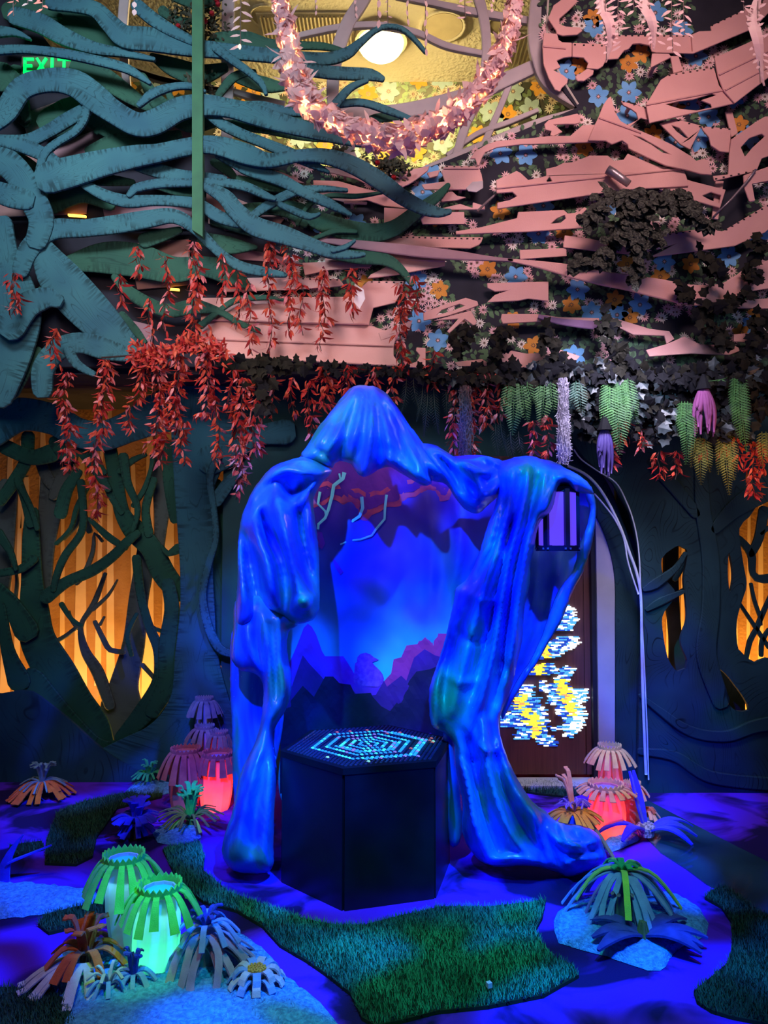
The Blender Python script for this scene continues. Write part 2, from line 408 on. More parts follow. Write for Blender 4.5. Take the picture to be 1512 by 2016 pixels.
# dark teal wall behind the figure
mb = MB(); a = at(440, 900, 5.62); b = at(985, 900, 5.62)
mb.box(((a.x+b.x)/2, 5.66, 1.44), (b.x-a.x, 0.08, 2.88)); struct(mb.build('wall_middle', M_teal_wall))
mb = MB(); a = at(1216, 900, 5.62); b = at(1262, 900, 5.62)
mb.box(((a.x+b.x)/2, 5.62, 1.44), (b.x-a.x+0.05, 0.08, 2.88)); struct(mb.build('wall_doorside', M_teal_wall))
mb = MB(); mb.box(((d_a := at(985, 900, 5.62)).x*0.5 + at(1262, 900, 5.62).x*0.5, 5.66, 2.62), (at(1262, 900, 5.62).x - d_a.x, 0.06, 0.52)); struct(mb.build('wall_over_door', M_teal_wall))
mb = MB(); mb.box((-4.4, 3.2, 1.5), (0.1, 9, 3.0)); struct(mb.build('wall_left', M_dark))
mb = MB(); mb.box((4.4, 3.2, 1.5), (0.1, 9, 3.0)); struct(mb.build('wall_right', M_dark))

# ---- the room beyond the round window
ZC = 6.35
mb = MB(); mb.box((-0.2, 6.45, ZC + 0.05), (7.5, 2.5, 0.1)); ceil = struct(mb.build('ceiling', M_plaster))
mb = MB(); mb.box((-0.2, 7.45, 4.7), (7.5, 0.1, 3.4)); wfar = struct(mb.build('wall_beyond', mat('wallpaper_ground', (0.045, 0.042, 0.024), (0.03, 0.03, 0.016), rough=0.9)))
mb = MB(); mb.box((-3.9, 6.4, 4.7), (0.1, 2.2, 3.4)); struct(mb.build('wall_beyond_left', M_dark))
mb = MB(); mb.box((3.5, 6.4, 4.7), (0.1, 2.2, 3.4)); struct(mb.build('wall_beyond_right', M_dark))

# ---- floral paper : flowers, daisies and leaves as a printed layer
P_blue = mat('paper_blue', (0.16, 0.40, 0.74), (0.10, 0.30, 0.62), rough=0.8); P_or = mat('paper_orange', (0.62, 0.27, 0.05), (0.50, 0.19, 0.03), rough=0.8)
P_pink = mat('paper_pink', (0.80, 0.50, 0.52), (0.62, 0.34, 0.40), rough=0.8); P_wh = mat('paper_white', (0.85, 0.78, 0.74), rough=0.8)
P_g1 = mat('paper_green', (0.10, 0.19, 0.10), (0.05, 0.11, 0.06), rough=0.8); P_g2 = mat('paper_green_dark', (0.055, 0.095, 0.06), rough=0.8)
P_ctr = mat('paper_centre', (0.16, 0.09, 0.06), rough=0.8); P_ground = mat('paper_ground', (0.022, 0.022, 0.022), rough=0.85)
PAPER = [P_blue, P_or, P_pink, P_wh, P_g1, P_g2, P_ctr, P_ground]
def floral(Y, cx_rng, cy_rng, scale, fixed, nd, nl, seed, keep, mats, name, parent, extra=0):
    rs = random.Random(seed); mb = MB()
    def disc(x, y, r, n, mi, lift, rot=0.0, inner=1.0, pet=0):
        vs = []
        for j in range(n):
            a = rot + 2*PI*j/n; rr = r * (1.0 if not pet else (1.0 if j % 2 == 0 else inner))
            vs.append(at(x + math.cos(a)*rr, y + math.sin(a)*rr, Y - lift))
        c = at(x, y, Y - lift); mb.add([c] + vs, [(0, 1 + j, 1 + (j+1) % n) for j in range(n)], mi)
    def petal(x, y, a, L, w, mi, lift, pts=((0, 0.12), (0.3, 0.75), (0.6, 1.0), (0.85, 0.6), (1.0, 0.0))):
        ca, sa = math.cos(a), math.sin(a); l = []; r = []
        for t, q in pts:
            X, Yp = t * L, q * w / 2
            l.append(at(x + X*ca - Yp*sa, y + X*sa + Yp*ca, Y - lift)); r.append(at(x + X*ca + Yp*sa, y + X*sa - Yp*ca, Y - lift))
        mb.add(l + r[::-1], [tuple(range(2*len(pts)))], mi)
    for i in range(nl):
        x, y = rs.uniform(*cx_rng), rs.uniform(*cy_rng)
        if not keep(x, y): continue
        L = rs.uniform(9, 15) * scale
        petal(x, y, rs.uniform(0, 6.28), L, L * 0.62, 4 if rs.random() < 0.6 else 5, 0.0015 + 0.0006 * rs.random())
    cl = []
    for i in range(nd):
        x, y = rs.uniform(*cx_rng), rs.uniform(*cy_rng)
        for k in range(rs.choice((1, 2, 3))):
            xx, yy = x + rs.uniform(-22, 22) * scale, y + rs.uniform(-16, 16) * scale
            if not keep(xx, yy): continue
            mi = 2 if rs.random() < 0.6 else 3; n = 12; r0 = rs.uniform(0, 1)
            lf = 0.0026 + 0.0004 * rs.random()
            for j in range(n): petal(xx, yy, r0 + 2*PI*j/n, rs.uniform(8.5, 12.5) * scale, 2.6 * scale, mi, lf, ((0, 0.6), (0.6, 1.0), (1.0, 0.1)))
            disc(xx, yy, 1.7 * scale, 8, 6, lf + 0.0003)
    for (x, y, c) in fixed:
        if not keep(x, y): continue
        n = 6 if c == 0 else 6; r0 = rs.uniform(0, 1); R = (24 if c == 0 else 20) * scale
        for j in range(n): petal(x, y, r0 + 2*PI*j/n, R * rs.uniform(0.9, 1.08), R * 0.62, c, 0.0032 + 0.0001 * (j % 2))
        disc(x, y, 6 * scale, 16, 6, 0.0036, 0, 0.5, 1); disc(x, y, 2.2 * scale, 8, 2 if c == 0 else 1, 0.004)
    o = mb.build(name, mats, parent, origin=parent.location if parent else None)
    return o
wall_up = bpy.data.objects['wall_upper']
BL = [(1238,182),(1178,190),(1235,228),(1170,52),(1370,110),(1115,140),(1355,205),(1395,230),(1330,280),(1375,275),(1035,305),(985,302),(850,345),(832,378),(1475,270),(1060,460),(1015,545),(1137,570),(893,540),(1308,515),(1435,505),(1165,615),(1215,620),(1260,600),(820,550),(825,632),(862,670),(1495,460),(940,575),(1290,25),(1340,60),(1445,190),(1070,405),(900,505),(1480,640),(1385,610),(1130,700),(640,450),(700,440),(1255,330),(1460,420),(1205,400)]
ORG = [(1237,125),(1262,105),(1168,35),(1285,265),(1455,245),(1150,290),(950,386),(860,430),(985,415),(1110,455),(1360,520),(1235,520),(960,530),(865,570),(1125,600),(1210,590),(1240,625),(1490,615),(1460,655),(1010,630),(1140,130),(1510,100),(720,560),(745,345),(1330,210),(1410,600),(1050,680),(1425,350),(1300,545)]
BARE = [[(1380,-20),(1540,-20),(1540,40),(1440,50),(1390,70),(1350,40)], [(865,520),(895,600),(940,600),(960,580),(930,570),(905,545),(890,520)], [(1108,165),(1150,170),(1180,175),(1175,205),(1130,230),(1108,210)],
        [(620,395),(760,400),(756,440),(700,425),(640,405)], [(560,440),(640,452),(610,480),(540,470)], [(1300,330),(1500,335),(1460,460),(1440,470),(1400,400),(1340,360)], [(790,620),(830,655),(800,680),(775,650)],
        [(1095,60),(1180,75),(1180,88),(1110,86)], [(946,330),(1010,300),(1010,335),(975,352),(955,380),(980,400),(975,430),(940,450),(920,400)], [(975,640),(1140,640),(1100,665),(1020,670),(985,655)], [(880,492),(1020,490),(1020,512),(900,505)],
        [(1235,628),(1370,625),(1400,660),(1330,665),(1270,645)], [(850,530),(880,525),(1000,585),(960,590),(880,560)]]
def keep_up(x, y):
    if inpoly(x, y, hole): return False
    return not any(inpoly(x, y, b) for b in BARE)
rs0 = random.Random(11)
fx = [(x, y, 0) for x, y in BL] + [(x, y, 1) for x, y in ORG]
floral(YU, (560, 1560), (-30, 716), 1.0, fx, 620, 9000, 5, keep_up, PAPER, 'floral_wallpaper', wall_up)
fx2 = [(500,180,1),(535,180,0),(470,160,1),(600,165,1),(825,157,1),(885,130,1),(870,155,0),(765,180,0),(930,125,0),(725,185,1),(780,250,1),(870,280,0),(940,265,1),(965,220,0),(640,285,1),(690,300,0),(820,300,1),(905,325,1),(760,300,1),(590,270,0),(1000,225,1),(1045,215,0),(1060,170,1),(1010,180,0),(985,245,0),(560,150,0),(250,170,1),(300,180,0),(350,170,1),(420,190,0),(850,240,0),(700,250,1),(520,235,0),(480,215,1)]
P2 = [mat('far_paper_blue', (0.36, 0.46, 0.42), rough=0.8), mat('far_paper_yellow', (0.62, 0.28, 0.03), rough=0.8), mat('far_paper_cream', (0.60, 0.44, 0.28), rough=0.8), mat('far_paper_white', (0.85, 0.74, 0.55), rough=0.8), mat('far_paper_green', (0.13, 0.17, 0.07), (0.08, 0.11, 0.045), rough=0.8), mat('far_paper_green_dark', (0.065, 0.08, 0.04), rough=0.8), P_ctr, P_ground]
floral(7.398, (180, 1110), (118, 400), 1.0, fx2, 150, 2300, 9, lambda x, y: True, P2, 'floral_wallpaper', wfar)
# ceiling fittings of the far room
M_vent = mat('vent_slat_paint', (0.45, 0.36, 0.20), rough=0.7)
def ceil_pt(px, py):
    dx, dz = (px - 756) / F, (1008 - py) / F
    y = math.cos(PITCH) - math.sin(PITCH) * dz; z = math.sin(PITCH) + math.cos(PITCH) * dz
    t = (ZC - EYE) / z; return Vector((dx*t, y*t, ZC))
for i, (px, py, r, lab) in enumerate(((872, 52, 0.22, 'unlit round recessed downlight right of the bright dome lamp'), (525, 32, 0.16, 'small round ceiling speaker left of the lit leaf garland'), (985, 48, 0.13, 'small round recessed downlight nearest the outer window casing'))):
    c = ceil_pt(px, py); t = thing('recessed_light', c, lab, 'ceiling light')
    mb = MB(); n = 32; ring = []
    for rr, zz in ((r, 0), (r, -0.012), (r*0.86, -0.014), (r*0.8, -0.004)):
        ring.append([(c.x + rr*math.cos(2*PI*j/n), c.y + rr*math.sin(2*PI*j/n), c.z + zz) for j in range(n)])
    mb.v = sum(ring, []); 
    for a in range(3):
        for j in range(n): mb.f.append((a*n+j, a*n+(j+1)%n, (a+1)*n+(j+1)%n, (a+1)*n+j)); mb.mi.append(0)
    mb.build('trim_ring', M_plaster, t, smooth=True)
    mb = MB(); mb.tube([(c.x, c.y, c.z-0.002), (c.x, c.y, c.z-0.008)], r*0.8, 24); mb.build('diffuser', M_vent, t)
for px, py, w, lab in ((605, 62, 0.85, 'ribbed ceiling air grille left of the bright dome lamp'), (1018, 96, 0.42, 'ribbed air grille beside the right end of the lit garland')):
    c = ceil_pt(px, py); t = thing('air_vent', c, lab, 'vent')
    mb = MB(); mb.box((c.x, c.y, c.z-0.008), (w, 0.5, 0.012)); mb.build('frame', M_plaster, t)
    mb = MB(); n = int(w / 0.035)
    for j in range(n): mb.box((c.x - w*0.46 + w*0.92*j/(n-1), c.y, c.z-0.022), (0.014, 0.44, 0.018))
    mb.build('slats', M_vent, t)
c = ceil_pt(750, 74); t = thing('dome_lamp', c, 'bright glowing dome lamp on the yellow ceiling beyond the round window', 'ceiling light')
mb = MB(); n = 24
mb.tube([(c.x, c.y, c.z), (c.x, c.y, c.z-0.05)], 0.24, 24); mb.build('lamp_base', M_plaster, t)
mb = MB(); rings = 7
for a in range(rings + 1):
    th = PI/2 * a / rings
    for j in range(n): mb.v.append((c.x + 0.21*math.cos(th)*math.cos(2*PI*j/n), c.y + 0.21*math.cos(th)*math.sin(2*PI*j/n), c.z-0.05 - 0.15*math.sin(th)))
for a in range(rings):
    for j in range(n): mb.f.append((a*n+j, a*n+(j+1)%n, (a+1)*n+(j+1)%n, (a+1)*n+j)); mb.mi.append(0)
mb.build('lamp_shade', glow('lamp_glass', (1.0, 0.78, 0.38), 480), t, smooth=True)

# ---- round window woodwork
win = bpy.data.objects.new('window_1', None); COL.objects.link(win); win.location = at(760, 150, 5.2); struct(win)
BARS = [([(1070,-90,30),(1062,-20,30),(1056,60,32),(1064,110,34),(1085,158,34),(1134,207,8)], 5.16, 'casing'), ([(1136,214,4),(1060,244,22),(960,284,22),(870,322,20),(800,350,16)], 5.165, 'casing'),
        ([(450,-90,24),(448,60,24),(447,180,24),(446,290,22)], 5.19, 'muntin'), ([(745,-60,26),(712,0,26),(684,45,26),(664,100,26),(656,150,24),(656,200,24),(672,260,22),(700,330,22)], 5.19, 'muntin'),
        ([(925,-60,22),(950,20,20),(958,80,18),(955,130,18),(940,190,20),(915,250,18),(895,320,16)], 5.19, 'muntin'), ([(560,75,10),(610,63,11),(665,52,12),(740,47,12),(820,62,12),(880,88,12),(960,105,10)], 5.195, 'muntin'),
        ([(560,215,14),(650,218,22),(720,222,28),(790,217,28),(860,203,30),(930,183,30),(985,160,28),(1050,130,26)], 5.185, 'muntin'), ([(450,175,10),(500,190,12),(560,205,14)], 5.195, 'muntin'),
        ([(880,305,8),(940,262,10),(1000,240,10),(1060,215,8)], 5.2, 'muntin'), ([(1005,160,12),(985,210,12),(950,290,14)], 5.2, 'muntin'), ([(780,-10,10),(860,5,12),(940,22,14),(1050,40,14)], 5.19, 'muntin'), ([(250,-60,20),(240,60,18),(250,180,14)], 5.2, 'muntin'), ([(120,80,14),(300,150,12),(450,180,12)], 5.205, 'muntin')]
for iB, (P, Y, nm) in enumerate(BARS):
    Y += 0.0025 * iB; mb = MB(); ribbon(mb, P, Y, 0.05 if nm == 'casing' else 0.035, round_end=False); mb.build(nm, M_trim, win)
# thin raised bead on the outer casing
mb = MB(); mb.tube([at(x, y, 5.15) for x, y in [(q[0], q[1]) for q in smoothpath([(1084,-60,0),(1077,40,0),(1082,100,0),(1104,150,0),(1138,206,0)], 8)]], 0.008, 6); mb.build('bead', mat('pale_bead', (0.6, 0.55, 0.5)), win)
# window pane
mb = MB(); slab(mb, [(x, y) for x, y in hole], 5.235, 0.004); g = mb.build('pane', glass('window_glass', (0.96, 0.96, 0.93), 0.0), win); recalc(g)

# ---- door with pixel display, door frame, threshold
M_door = mat('brown_door_wood', (0.13, 0.045, 0.035), (0.09, 0.03, 0.025), rough=0.55, scale=3, stretch=(8, 8, 0.5), dist=1.5, spec=0.4)
YD = 5.55
d0 = at(930, 1525, YD); d1 = at(1174, 935, YD); zs = 0.06
dr = bpy.data.objects.new('door_1', None); COL.objects.link(dr); dr.location = ((d0.x+d1.x)/2, YD, 0.06); struct(dr)
zt = 2.35; W_ = d1.x - d0.x; cx = (d0.x + d1.x) / 2
mb = MB(); mb.box((cx, YD+0.03, (zs+zt)/2), (W_, 0.04, zt-zs)); mb.build('door_leaf', M_door, dr)
mb = MB()
for (xx, zz, sx, sz) in ((d1.x-0.035, (zs+zt)/2, 0.14, zt-zs), (d0.x+0.035, (zs+zt)/2, 0.14, zt-zs), (cx, zs+0.17, W_-0.2, 0.34), (cx, zt-0.1, W_-0.2, 0.2)):
    mb.box((xx, YD+0.004, zz), (sx, 0.016, sz))
mb.build('stiles_and_rails', M_door, dr)
# the pixel display: short horizontal light bars grouped in ragged leaf shapes
blobs = [[(1108,1197),(1120,1188),(1126,1200),(1132,1225),(1122,1240),(1090,1240),(1098,1215)], [(1060,1275),(1098,1252),(1132,1250),(1138,1266),(1126,1276),(1104,1284),(1092,1294),(1060,1296)],
         [(1030,1318),(1062,1305),(1086,1305),(1088,1312),(1097,1316),(1094,1323),(1082,1327),(1030,1328)], [(1061,1337),(1070,1337),(1072,1346),(1085,1344),(1096,1330),(1098,1322),(1112,1307),(1124,1312),(1126,1325),(1118,1338),(1108,1348),(1120,1350),(1120,1356),(1152,1354),(1152,1378),(1138,1385),(1146,1395),(1148,1420),(1140,1436),(1128,1446),(1120,1451),(1110,1448),(1112,1434),(1086,1438),(1088,1430),(1112,1424),(1106,1412),(1096,1402),(1098,1388),(1076,1384),(1080,1376),(1078,1362),(1062,1360)],
         [(985,1420),(988,1408),(1002,1400),(1008,1380),(1024,1352),(1034,1347),(1044,1345),(1046,1370),(1058,1370),(1060,1386),(1070,1394),(1072,1415),(1077,1438),(1070,1444),(1086,1446),(1092,1465),(1086,1470),(1066,1466),(1050,1452),(1020,1456),(1010,1446),(1024,1434),(1008,1428),(990,1430)]]
cores = [(1068, 1284), (1102, 1350), (1112, 1374), (1120, 1392), (1020, 1382), (1032, 1402), (1044, 1418), (1052, 1434), (1055, 1314)]
LEDM = [glow('led_white', (0.80, 0.95, 1.0), 2.6), glow('led_blue', (0.01, 0.07, 0.55), 1.0), glow('led_cyan', (0.08, 0.42, 0.85), 1.2), glow('led_yellow', (1.0, 0.78, 0.05), 1.6), glow('led_orange', (1.0, 0.35, 0.12), 1.3)]
mb = MB(); rs = random.Random(21)
for B in blobs:
    ymin, ymax = min(p[1] for p in B), max(p[1] for p in B); y = ymin
    while y <= ymax:
        x = min(p[0] for p in B)
        while x <= max(p[0] for p in B):
            L = rs.uniform(5, 13)
            if inpoly(x, y, B) or inpoly(x + L*0.6, y, B):
                dc = min(math.hypot(x-c[0], (y-c[1])*0.8) for c in cores); q = rs.random()
                edge_right = x > 1118
                if dc < 9: mi = 3 if q < 0.85 else 4
                elif dc < 15 and q < 0.5: mi = 3
                elif edge_right: mi = 0 if q < 0.75 else 2
                else: mi = 0 if q < 0.26 else (2 if q < 0.62 else 1)
                a = at(x, y, YD); b = at(x+L-0.8, y+2.2, YD)
                mb.box(((a.x+b.x)/2, YD-0.008, (a.z+b.z)/2), (b.x-a.x, 0.006, abs(a.z-b.z)), mi=mi)
            x += L
        y += 2.7
mb.build('pixel_display', LEDM, dr)
def bxz(mb, x0, x1, z0, z1, y, t, mi=0): mb.box(((x0+x1)/2, y + t/2, (z0+z1)/2), (x1-x0, t, z1-z0), mi=mi)
fr0 = at(1174, 1300, 5.5); fr1 = at(1211, 1300, 5.5)
mb = MB(); bxz(mb, fr0.x, fr1.x, 0, 2.42, 5.46, 0.16); struct(mb.build('trim_1', mat('door_frame_paint', (0.40, 0.38, 0.46), (0.36, 0.34, 0.42), rough=0.5)))
mb = MB(); bxz(mb, fr0.x-0.03, fr0.x, 0, 2.42, 5.49, 0.12); struct(mb.build('trim_2', mat('door_reveal_black', (0.02, 0.02, 0.03), rough=0.5)))
mb = MB(); mb.box((at(1090, 1530, 5.4).x, 5.44, 0.02), (0.95, 0.20, 0.04)); struct(mb.build('trim_3', mat('pale_threshold', (0.55, 0.52, 0.56), (0.45, 0.43, 0.48), rough=0.6)))
# ================================================================== cut-out trees
B_BLUE = bark('teal_blue_branch_paint', (0.044, 0.150, 0.178), (0.028, 0.098, 0.140), (0.010, 0.030, 0.038))
B_TRUNK = bark('blue_trunk_paint', (0.060, 0.170, 0.250), (0.045, 0.120, 0.180), (0.016, 0.040, 0.060), rings=4)
B_GREEN = bark('dark_green_paint', (0.030, 0.105, 0.070), (0.022, 0.075, 0.060), (0.012, 0.038, 0.030), rings=5)
B_GREEN2 = bark('shadow_green_paint', (0.014, 0.075, 0.048), (0.009, 0.050, 0.036), (0.005, 0.022, 0.018), rings=5)
B_GREY = bark('grey_trunk_paint', (0.065, 0.085, 0.080), (0.050, 0.068, 0.068), (0.030, 0.040, 0.042), rings=5)
B_DEEP = bark('deep_blue_trunk_paint', (0.022, 0.105, 0.145), (0.015, 0.070, 0.110), (0.006, 0.028, 0.042), rings=5)
B_SWIRL = bark('swirled_dark_tree_paint', (0.015, 0.050, 0.062), (0.008, 0.028, 0.038), (0.001, 0.006, 0.010), rings=14, uv=False, swirl=1.0)

def tree(label, base, m, parts, Y, step=0.012, th=0.03, name='cutout_tree', cat='tree', group=None, part='branch'):
    t = thing(name, base, label, cat, group)
    for i, P in enumerate(parts):
        nm = part
        if isinstance(P, tuple) and isinstance(P[0], str): nm, P = P
        mb = MB(); ribbon(mb, P, Y - step * (i % 7) - 0.0006 * i, th); recalc(mb.build(nm, m, t))
    return t
# front layer: the big blue tree on the left
front = [
 ('trunk', [(5,440,36),(10,500,50),(18,560,90),(24,620,110),(14,690,96),(-6,770,70)]),
 ('trunk', [(84,490,46),(112,540,80),(165,600,84),(222,655,66),(272,692,24)]),
 ('branch', [(40,530,34),(56,490,40),(98,452,40),(165,448,34),(230,440,36),(290,430,34),(340,424,28),(380,445,24),(412,477,20),(440,503,18),(475,524,20),(520,534,18),(560,540,10)]),
 ('branch', [(-14,300,56),(30,335,54),(60,385,54),(80,430,50),(72,470,44)]),
 ('branch', [(-10,375,40),(20,385,44),(50,392,40)]),
 ('branch', [(-16,245,30),(10,218,44),(42,172,46),(95,156,46),(145,162,52),(185,190,54),(222,218,46),(268,243,46),(305,238,50),(352,213,46),(400,205,42),(450,211,36),(495,222,40),(545,238,36),(620,258,28),(690,276,18),(728,285,8)]),
 ('branch', [(96,348,62),(140,336,60),(200,320,52),(262,307,44),(310,300,36),(355,290,34),(402,283,34),(440,288,38),(485,302,40),(530,314,28),(590,305,24),(645,307,30),(700,326,34),(750,356,34),(790,385,30),(830,407,26),(865,417,18),(885,415,10)]),
 ('branch', [(250,315,22),(290,328,28),(350,345,26),(402,350,24),(440,352,16)]),
 ('branch', [(430,302,18),(462,318,22),(490,332,26),(550,352,24),(600,378,20),(650,400,18),(690,421,8)]),
 ('branch', [(400,216,14),(432,240,20),(470,260,20),(520,280,20),(583,306,22),(622,325,14),(646,337,6)]),
 ('branch', [(166,362,18),(205,383,22),(250,395,24),(300,393,20),(352,395,20),(392,402,22),(430,425,24),(466,438,18)]),
 ('branch', [(254,382,12),(264,370,16),(310,360,18),(370,358,16),(430,358,16),(480,365,18),(522,383,14),(540,390,8)]),
 ('branch', [(398,364,14),(440,385,30),(466,415,34),(502,444,38),(560,462,36),(610,480,28),(650,494,24),(690,500,16),(716,500,8)]),
 ('branch', [(655,492,10),(680,485,10),(698,473,5)]),
 ('branch', [(492,428,14),(528,402,18),(580,376,16),(635,370,12),(682,373,7)]),
 ('branch', [(548,400,10),(582,415,14),(610,425,12),(628,420,6)]),
 ('branch', [(-8,276,24),(50,276,26),(92,258,26),(130,235,28),(168,214,26)]),
 ('branch', [(0,276,20),(45,286,28),(85,303,26),(122,326,18)]),
 ('branch', [(170,203,16),(165,230,16),(148,256,15),(110,280,15),(86,302,16),(75,338,14)]),
 ('branch', [(274,204,12),(300,182,18),(340,169,14),(375,168,12),(402,178,7)]),
 ('branch', [(-10,97,18),(50,95,16),(120,103,18),(180,115,18),(240,130,18),(270,145,14),(294,162,7)]),
 ('branch', [(30,30,36),(78,44,38),(125,70,34),(182,92,24),(240,102,16),(302,115,8)]),
 ('branch', [(-10,60,24),(28,62,14),(58,75,5)]),
 ('branch', [(100,4,26),(180,14,30),(215,44,36),(245,70,44),(300,76,46),(370,90,36),(430,97,30),(500,104,28),(560,110,26),(640,114,24),(682,103,22),(706,84,15),(738,58,10),(762,50,9),(790,54,9),(815,74,9),(837,100,7)]),
 ('branch', [(270,10,26),(300,35,26),(340,60,22),(380,80,16)]),
 ('branch', [(425,92,18),(455,115,16),(490,140,14),(515,163,12),(523,182,8)]),
 ('branch', [(590,134,18),(640,140,24),(690,143,24),(730,145,22),(752,153,12)]),
 ('branch', [(655,210,18),(688,172,14),(722,157,8)]),
 ('branch', [(660,204,14),(712,200,14),(765,216,14),(822,238,8)]),
 ('branch', [(478,205,12),(515,208,20),(555,216,18),(600,222,12),(625,224,6)]),
 ('branch', [(82,765,40),(84,725,44),(112,688,42),(155,674,40),(205,686,42),(250,697,28),(275,699,16)]),
 ('branch', [(134,690,20),(150,716,18),(182,735,12)]),
 ('branch', [(20,640,60),(52,600,52),(92,585,40),(110,590,30)]),
]
tree('big blue cut-out tree at the left, with long bare branches reaching over the pink boards', (at(20, 900, 4.86).x, 4.86, 0.0), B_BLUE, front, 4.90, step=0.014, th=0.022)
# green shapes just behind it
green = [
 [(100,20,50),(160,42,66),(200,66,60),(245,100,24)], [(300,110,14),(340,130,36),(392,145,40),(440,132,20)], [(100,240,60),(145,215,60),(160,190,30)],
 [(175,296,20),(232,283,46),(290,280,40),(350,263,16)], [(430,84,44),(480,76,34),(530,88,26),(590,88,16),(640,90,14),(688,102,6)], [(470,150,24),(520,165,30),(560,170,14)],
 [(700,248,8),(740,232,18),(790,228,14)], [(440,242,14),(520,248,26),(600,262,26),(690,272,16)],
 [(535,398,16),(585,412,30),(650,442,38),(720,457,38),(772,450,32),(820,416,26),(862,385,18),(882,364,10)], [(640,498,16),(705,505,26),(758,510,24),(790,530,16),(811,558,10)],
 [(125,520,26),(200,507,60),(270,512,66),(340,530,52),(400,524,40),(450,536,46),(485,560,16)], [(225,545,14),(262,580,24),(325,610,26),(382,603,28),(430,612,14),(470,635,12),(508,650,10)],
 [(285,472,30),(320,462,24),(352,452,14)], [(400,470,26),(450,482,34),(503,486,8)], [(420,318,14),(445,332,20),(466,352,8)], [(100,395,50),(160,380,36),(215,398,30)],
 [(190,258,12),(205,240,8),(218,275,10)], [(455,425,30),(500,410,24),(560,415,20),(600,440,14)], [(585,440,8),(610,400,9),(650,384,9),(700,385,9),(752,378,5)], [(620,468,8),(660,454,10),(700,455,8)],
 [(0,150,60),(30,170,40),(50,230,20)], [(20,20,40),(60,12,30),(118,30,10)], [(320,20,20),(350,38,14),(400,40,10)], [(350,-20,46),(395,6,22),(440,-10,10)], [(240,620,16),(265,650,18),(285,672,8)], [(0,700,30),(40,640,24),(62,600,30),(80,570,14)], [(20,770,34),(50,720,30),(75,690,16)],
 [(280,150,16),(310,200,30),(370,240,36),(430,235,20)], [(0,300,40),(60,330,30),(110,380,20)], [(180,235,30),(230,262,30),(300,270,20)], [(300,360,16),(350,372,24),(400,382,12)], [(150,130,30),(200,150,40),(260,190,30),(300,215,12)], [(330,180,12),(345,215,16),(350,240,12)], [(130,340,20),(190,350,26),(260,358,12)], [(470,350,12),(530,365,20),(580,368,12)], [(30,140,30),(20,200,30),(50,240,20)], [(420,435,16),(480,450,20),(540,470,12)], [(395,640,14),(430,612,10),(465,590,12),(520,585,10),(560,590,5)], [(560,230,16),(620,236,12),(650,232,6)], [(430,185,14),(460,150,18),(500,140,10)],
]
tree('layer of dark green bare branches behind the big blue tree', (at(60, 900, 5.03).x, 5.03, 0.0), B_GREEN, green, 5.03, step=0.008, th=0.018)
t = thing('post', (at(389, 470, 4.83).x, 4.83, 2.8), 'narrow dark green vertical post in front of the left branches', 'post')
mb = MB(); slab(mb, [(378,-80),(399,-80),(399,466),(378,452)], 4.80, 0.05); recalc(mb.build('post_board', mat('green_post_paint', (0.045, 0.160, 0.080), (0.035, 0.12, 0.07)), t))

# lower blue limb and the middle trunk
low = [
 ('limb', [(-20,835,90),(40,815,66),(105,826,60),(150,850,58),(200,858,58),(252,840,60),(300,818,76),(345,800,90)]),
 ('trunk', [(402,742,116),(402,775,130),(398,840,124),(390,900,104),(382,960,78),(384,1040,70),(386,1120,64),(388,1200,68),(386,1290,84),(392,1380,120),(385,1460,220),(360,1545,380)]),
 ('branch', [(415,905,60),(455,895,40),(500,860,36),(560,850,50)]), ('branch', [(425,985,26),(450,950,24),(470,930,14)]),
 ('vine', [(428,900,14),(412,940,14),(420,1000,12),(424,1060,12),(410,1110,14),(398,1170,15),(408,1230,17),(430,1275,17),(456,1288,14)]),
]
tree('blue-grey cut-out tree trunk with a twisting vine, left of the hooded figure', (at(385, 1545, 5.3).x, 5.60, 0.0), B_DEEP, low, 5.60, step=0.02, th=0.03, part='branch')
